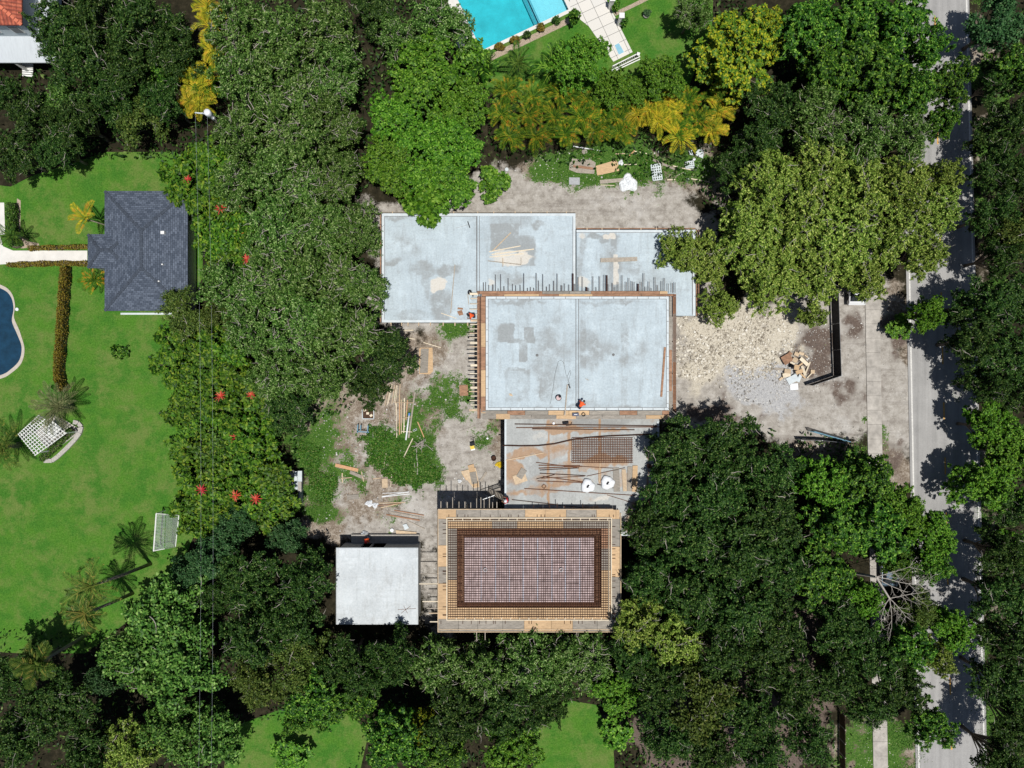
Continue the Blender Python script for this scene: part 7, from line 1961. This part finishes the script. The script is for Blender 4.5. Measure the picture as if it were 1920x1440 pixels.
# soccer goal
sg = thing('soccer_goal', 'white framed soccer goal with netting at the lawn\'s lower right', 'goal', P(318, 996))
H = 1.9; a, b = P(293, 963, H), P(288, 1033, H); c, d = P(335.5, 966), P(329, 1025)
e, f = a.lerp(P(335.5, 966, H), .42), b.lerp(P(329, 1025, H), .5)
for (p, q, r) in ((a, b, .065), (a, Vector((a.x, a.y, 0)), .06), (b, Vector((b.x, b.y, 0)), .06), (c, d, .05), (a, e, .04), (b, f, .04), (e, c, .035), (f, d, .035)): MB().tube([p, q], r, 8).build('bar', M['white_paint'], sg)
mb = MB()
def net(p0, p1, q0, q1, n, k):
    for i in range(n + 1): mb.tube([p0.lerp(p1, i / n), q0.lerp(q1, i / n)], .011, 3)
    for i in range(1, k): mb.tube([p0.lerp(q0, i / k), p1.lerp(q1, i / k)], .011, 3)
net(a, b, e, f, 26, 8); net(e, f, c, d, 26, 16)
mb.build('net', M['pvc'], sg)
# dead branches over the road side
db = thing('bare_tree', 'leafless bleached tree branches sprawling left of the road', 'tree', P(1618, 1110))
rr = random.Random(31); mb = MB(); zb = 7.5
def br_(p, d, L, r, dep):
    pts = [p]; dd = d.copy()
    for k in range(4): dd = (dd + Vector((rr.uniform(-.22, .22), rr.uniform(-.22, .22), rr.uniform(-.05, .06)))).normalized(); pts.append(pts[-1] + dd * L / 4)
    mb.tube(pts, [r, r * .85, r * .7, r * .55, r * .4], 5)
    if dep:
        for k in (1, 2, 3, 4):
            for s in (-1, 1):
                if rr.random() < .5:
                    a_ = math.atan2(dd.y, dd.x) + s * rr.uniform(.4, .95); br_(pts[k], Vector((math.cos(a_), math.sin(a_), rr.uniform(-.05, .15))), L * rr.uniform(.3, .52), r * .5, dep - 1)
s0 = P(1643, 1082, zb); mb.tube([(s0.x - .8, s0.y - .8, 0), (s0.x - .6, s0.y - .5, 4), tuple(s0)], [.22, .16, .11], 7)
for ang, L in ((3, 4.2), (-38, 3.2), (18, 3.2)): br_(s0, Vector((math.cos(R_(ang)), math.sin(R_(ang)), .02)), L, .045, 2)
s1 = P(1668, 1122, zb - .5); mb.tube([tuple(s0), tuple(s1)], [.10, .08], 6)
for ang, L in ((-38, 2.2), (-80, 2.8), (-125, 2.0), (0, 4.0)): br_(s1, Vector((math.cos(R_(ang)), math.sin(R_(ang)), .0)), L, .042, 2)
mb.build('branches', M['deadwood'], db)

# cars under the trees
def car(label, px, py, rz, paint):
    p = P(px, py); o = thing('parked_car', label, 'car', p, None, R_(rz))
    prof = [(-2.2, .35), (-2.25, .75), (-2.0, .95), (-1.3, 1.0), (1.0, .98), (1.9, .85), (2.2, .7), (2.25, .4)]
    n = len(prof)
    def loft(pr, ws, name, m):
        mb = MB(); vs = []
        for s in (-1, 1):
            for (x, z), w_ in zip(pr, ws): vs.append(o.location + Vector((x, s * w_, z)))
        k = len(pr); fs = [tuple(range(k)), tuple(range(2 * k - 1, k - 1, -1))] + [(i, k + i, k + (i + 1) % k, (i + 1) % k) for i in range(k)]
        mb.add(vs, fs); return mb.build(name, m, o)
    loft(prof, [.80, .86, .85, .86, .87, .86, .80, .78], 'body', paint)
    loft([(-1.9, .99), (-1.35, 1.42), (-.2, 1.47), (.35, 1.42), (1.15, .99)], [.78, .62, .62, .62, .76], 'windows', M['dark'])
    loft([(-1.30, 1.435), (-1.2, 1.475), (-.2, 1.51), (.30, 1.47), (.36, 1.44)], [.63, .60, .60, .60, .62], 'roof', paint)
    for (x, y) in ((-1.4, .78), (1.35, .78), (-1.4, -.78), (1.35, -.78)):
        c = o.location + Vector((x, y, .33)); MB().tube([c - Vector((0, .1, 0)), c + Vector((0, .1, 0))], .33, 14).build('wheel', M['black'], o)
    for y in (-.6, .6): MB().box(o.location + Vector((2.22, y, .62)), (.08, .3, .13)).build('headlight', M['pvc'], o)
M['carwhite'] = simple('white_car_paint', (.70, .71, .72), .25, .03, 2, 0, spec=.5)
M['carblue'] = simple('grey_blue_car_paint', (.10, .15, .20), .25, .05, 2, 0, spec=.5)
car('white car parked under the olive trees, right of the black fence', 1600, 533, 90, M['carwhite'])
car('grey blue car parked under the trees above the bare branches', 1660, 1055, 90, M['carblue'])

# ------------------------------------------------------------------ people at work
DG = [None]
def skin(name, V, E, Rr, m, parent, levels=1):
    me = bpy.data.meshes.new(name); me.from_pydata([tuple(v) for v in V], E, [])
    o = bpy.data.objects.new(name, me); COL.objects.link(o)
    o.modifiers.new('skin', 'SKIN').use_smooth_shade = True
    sv = me.skin_vertices[0].data
    for i, r in enumerate(Rr): sv[i].radius = (r, r)
    sv[0].use_root = True
    s = o.modifiers.new('sub', 'SUBSURF'); s.levels = levels; s.render_levels = levels
    dg = bpy.context.evaluated_depsgraph_get()
    nm = bpy.data.meshes.new_from_object(o.evaluated_get(dg))
    bpy.data.objects.remove(o); nm.name = name
    return link_mesh(name, nm, m, parent)
def person(label, loc, rz, bend, arms, top_m, hat_m=None, hair=True, knee=0.0, leg_m='jeans'):
    """arms: ((elbow),(wrist)) per side in body axes, x right, y forward, z up from the feet"""
    root = thing('person', label, 'person', loc, None, rz)
    tor = lambda p: Matrix.Rotation(-bend, 3, 'X') @ (Vector(p) - Vector((0, 0, .94))) + Vector((0, -knee * .3, .94 - knee * .12))
    V = []; E = []; Rr = []
    def add(p, r, link=None):
        V.append(Vector(p)); Rr.append(r)
        if link is not None: E.append((link, len(V) - 1))
        return len(V) - 1
    pel = add(tor((0, 0, .94)), .13); sp_ = add(tor((0, 0, 1.14)), .125, pel); ch = add(tor((0, .01, 1.34)), .145, sp_); nk = add(tor((0, .01, 1.48)), .06, ch)
    hd0 = add(tor((0, .025, 1.56)), .085, nk); hd = add(tor((0, .03, 1.64)), .10, hd0); add(tor((0, .02, 1.72)), .07, hd)
    add(tor((0, .13, 1.615)), .018, hd); add(tor((.10, .02, 1.62)), .02, hd); add(tor((-.10, .02, 1.62)), .02, hd)
    jl = {}
    for s, (el, wr) in zip((1, -1), arms):
        sh = add(tor((.17 * s, 0, 1.40)), .07, ch); e_ = add(el, .045, sh); w_ = add(wr, .032, e_)
        d = (Vector(wr) - Vector(el)).normalized(); pm = add(Vector(wr) + d * .07, .034, w_)
        sd = d.cross(Vector((0, 0, 1)))
        sd = sd.normalized() if sd.length > .1 else Vector((1, 0, 0))
        dn = sd.cross(d).normalized()
        for k in range(4):
            f0 = add(Vector(wr) + d * .10 + sd * (.028 * (k - 1.5)), .010, pm); ln = (.06, .075, .07, .055)[k]
            f1 = add(V[f0] + d * ln * .6, .009, f0); add(V[f1] + (d * .6 - dn * .6 * 1).normalized() * ln * .6, .008, f1)
        t0 = add(Vector(wr) + d * .04 + sd * .045 * s, .011, pm); add(V[t0] + (d + sd * s * .5).normalized() * .045, .009, t0)
        jl[s] = (tor((.17 * s, 0, 1.40)), Vector(el), Vector(wr))
    legs = {}
    for s in (1, -1):
        hp = tor((.10 * s, 0, .90)); kn = Vector((.12 * s, .02 + knee * .35, .50 - knee * .03)); an = Vector((.12 * s, -.03, .09))
        h = add(hp, .09, pel); k_ = add(kn, .06, h); a_ = add(an, .045, k_); add(an + Vector((0, .16, -.045)), .04, a_); legs[s] = (hp, kn, an)
    skin('body', V, E, Rr, M['skin'], root)
    # shirt
    V2 = [tor((0, 0, .92)), tor((0, 0, 1.14)), tor((0, .01, 1.34)), tor((0, .01, 1.46))]; E2 = [(0, 1), (1, 2), (2, 3)]; R2 = [.165, .16, .185, .09]
    for s in (1, -1):
        a, b, c = jl[s]; n = len(V2); V2 += [a, a.lerp(b, .95), b.lerp(c, .35)]; E2 += [(2, n), (n, n + 1), (n + 1, n + 2)]; R2 += [.095, .068, .06]
    skin('shirt', V2, E2, R2, M[top_m], root)
    V3 = [tor((0, 0, .93))]; E3 = []; R3 = [.15]
    for s in (1, -1):
        a, b, c = legs[s]; n = len(V3); V3 += [a, b, c + Vector((0, 0, .03))]; E3 += [(0, n), (n, n + 1), (n + 1, n + 2)]; R3 += [.112, .082, .072]
    skin('trousers', V3, E3, R3, M[leg_m], root)
    for s in (1, -1):
        c = legs[s][2] + Vector((0, .06, -.04)); b_ = MB(); b_.box(root.location + c, (.10, .29, .10)); b_.build('boot', M['rustd'], root)
    up_ = (tor((0, .02, 1.72)) - tor((0, .025, 1.56))).normalized(); top = tor((0, .02, 1.66))
    mb = MB(); q = up_.to_track_quat('Z', 'Y')
    prof = [(.165, .0), (.145, .015), (.14, .06), (.10, .115), (.0, .135)] if hat_m else [(.11, -.05), (.118, .01), (.10, .07), (.05, .105), (0, .11)]
    n = 14; vs = []; fs = []
    for r, z in prof:
        for k in range(n): t_ = 6.28318 * k / n; vs.append(root.location + top + q @ Vector((r * math.cos(t_), r * math.sin(t_), z)))
    for i in range(len(prof) - 1):
        for k in range(n): fs.append((i * n + k, i * n + (k + 1) % n, (i + 1) * n + (k + 1) % n, (i + 1) * n + k))
    mb.add(vs, fs); mb.build('hard_hat' if hat_m else 'hair', M[hat_m] if hat_m else M['hair'], root, smooth=True)
    return root
dn = ((.30, .55, .55), (.28, .62, .30))
p = P(1086, 761, ZU); person('person in an orange shirt bending over at the middle joint of the upper slab', p, R_(-38), 1.35, (((.34, .42, .72), (.26, .52, .48)), ((-.34, .38, .72), (-.28, .50, .48))), 'orange', None, True, .3)
p = P(951.5, 936, ZL); person('person in a red shirt and white hard hat at the ladder\'s top', p, R_(70), .25, (((.30, .14, 1.12), (.24, .38, 1.05)), ((-.30, .14, 1.12), (-.24, .38, 1.05))), 'redcloth', 'pvc')
p = P(694, 1006); person('person in orange shirt and red hard hat working above the block shed', p, R_(150), .35, (((.30, .18, 1.12), (.22, .42, .98)), ((-.30, .2, 1.12), (-.2, .44, .98))), 'orange', 'redcloth')
crumple('white_sack', 'white sack held up beside the worker above the block shed', 'sack', 684, 999, 7, 4, 'pvc', 15, .5)
p = P(889, 593, ZL); person('person in an orange shirt under the joists left of the upper slab', p, R_(100), .7, (((.30, .34, 1.0), (.22, .55, .85)), ((-.30, .34, 1.0), (-.22, .55, .85))), 'orange', None)
mc = thing('plate_compactor', 'small yellow and black machine standing on the gravel yard', 'machine', P(886, 836))
pc = P(886, 836); MB().box(pc + Vector((0, -.1, .30)), (.42, .42, .36), .3).build('engine', M['yellow'], mc); MB().box(pc + Vector((.0, .22, .32)), (.46, .34, .42), .3).build('housing', M['black'], mc)
MB().bar(pc + Vector((-.2, -.25, .06)), pc + Vector((.22, -.15, .06)), .5, .08).build('plate', M['steel'], mc); MB().tube([pc + Vector((.1, .3, .4)), pc + Vector((.2, .7, .9)), pc + Vector((-.1, .8, .9))], .025, 6).build('handle', M['black'], mc)
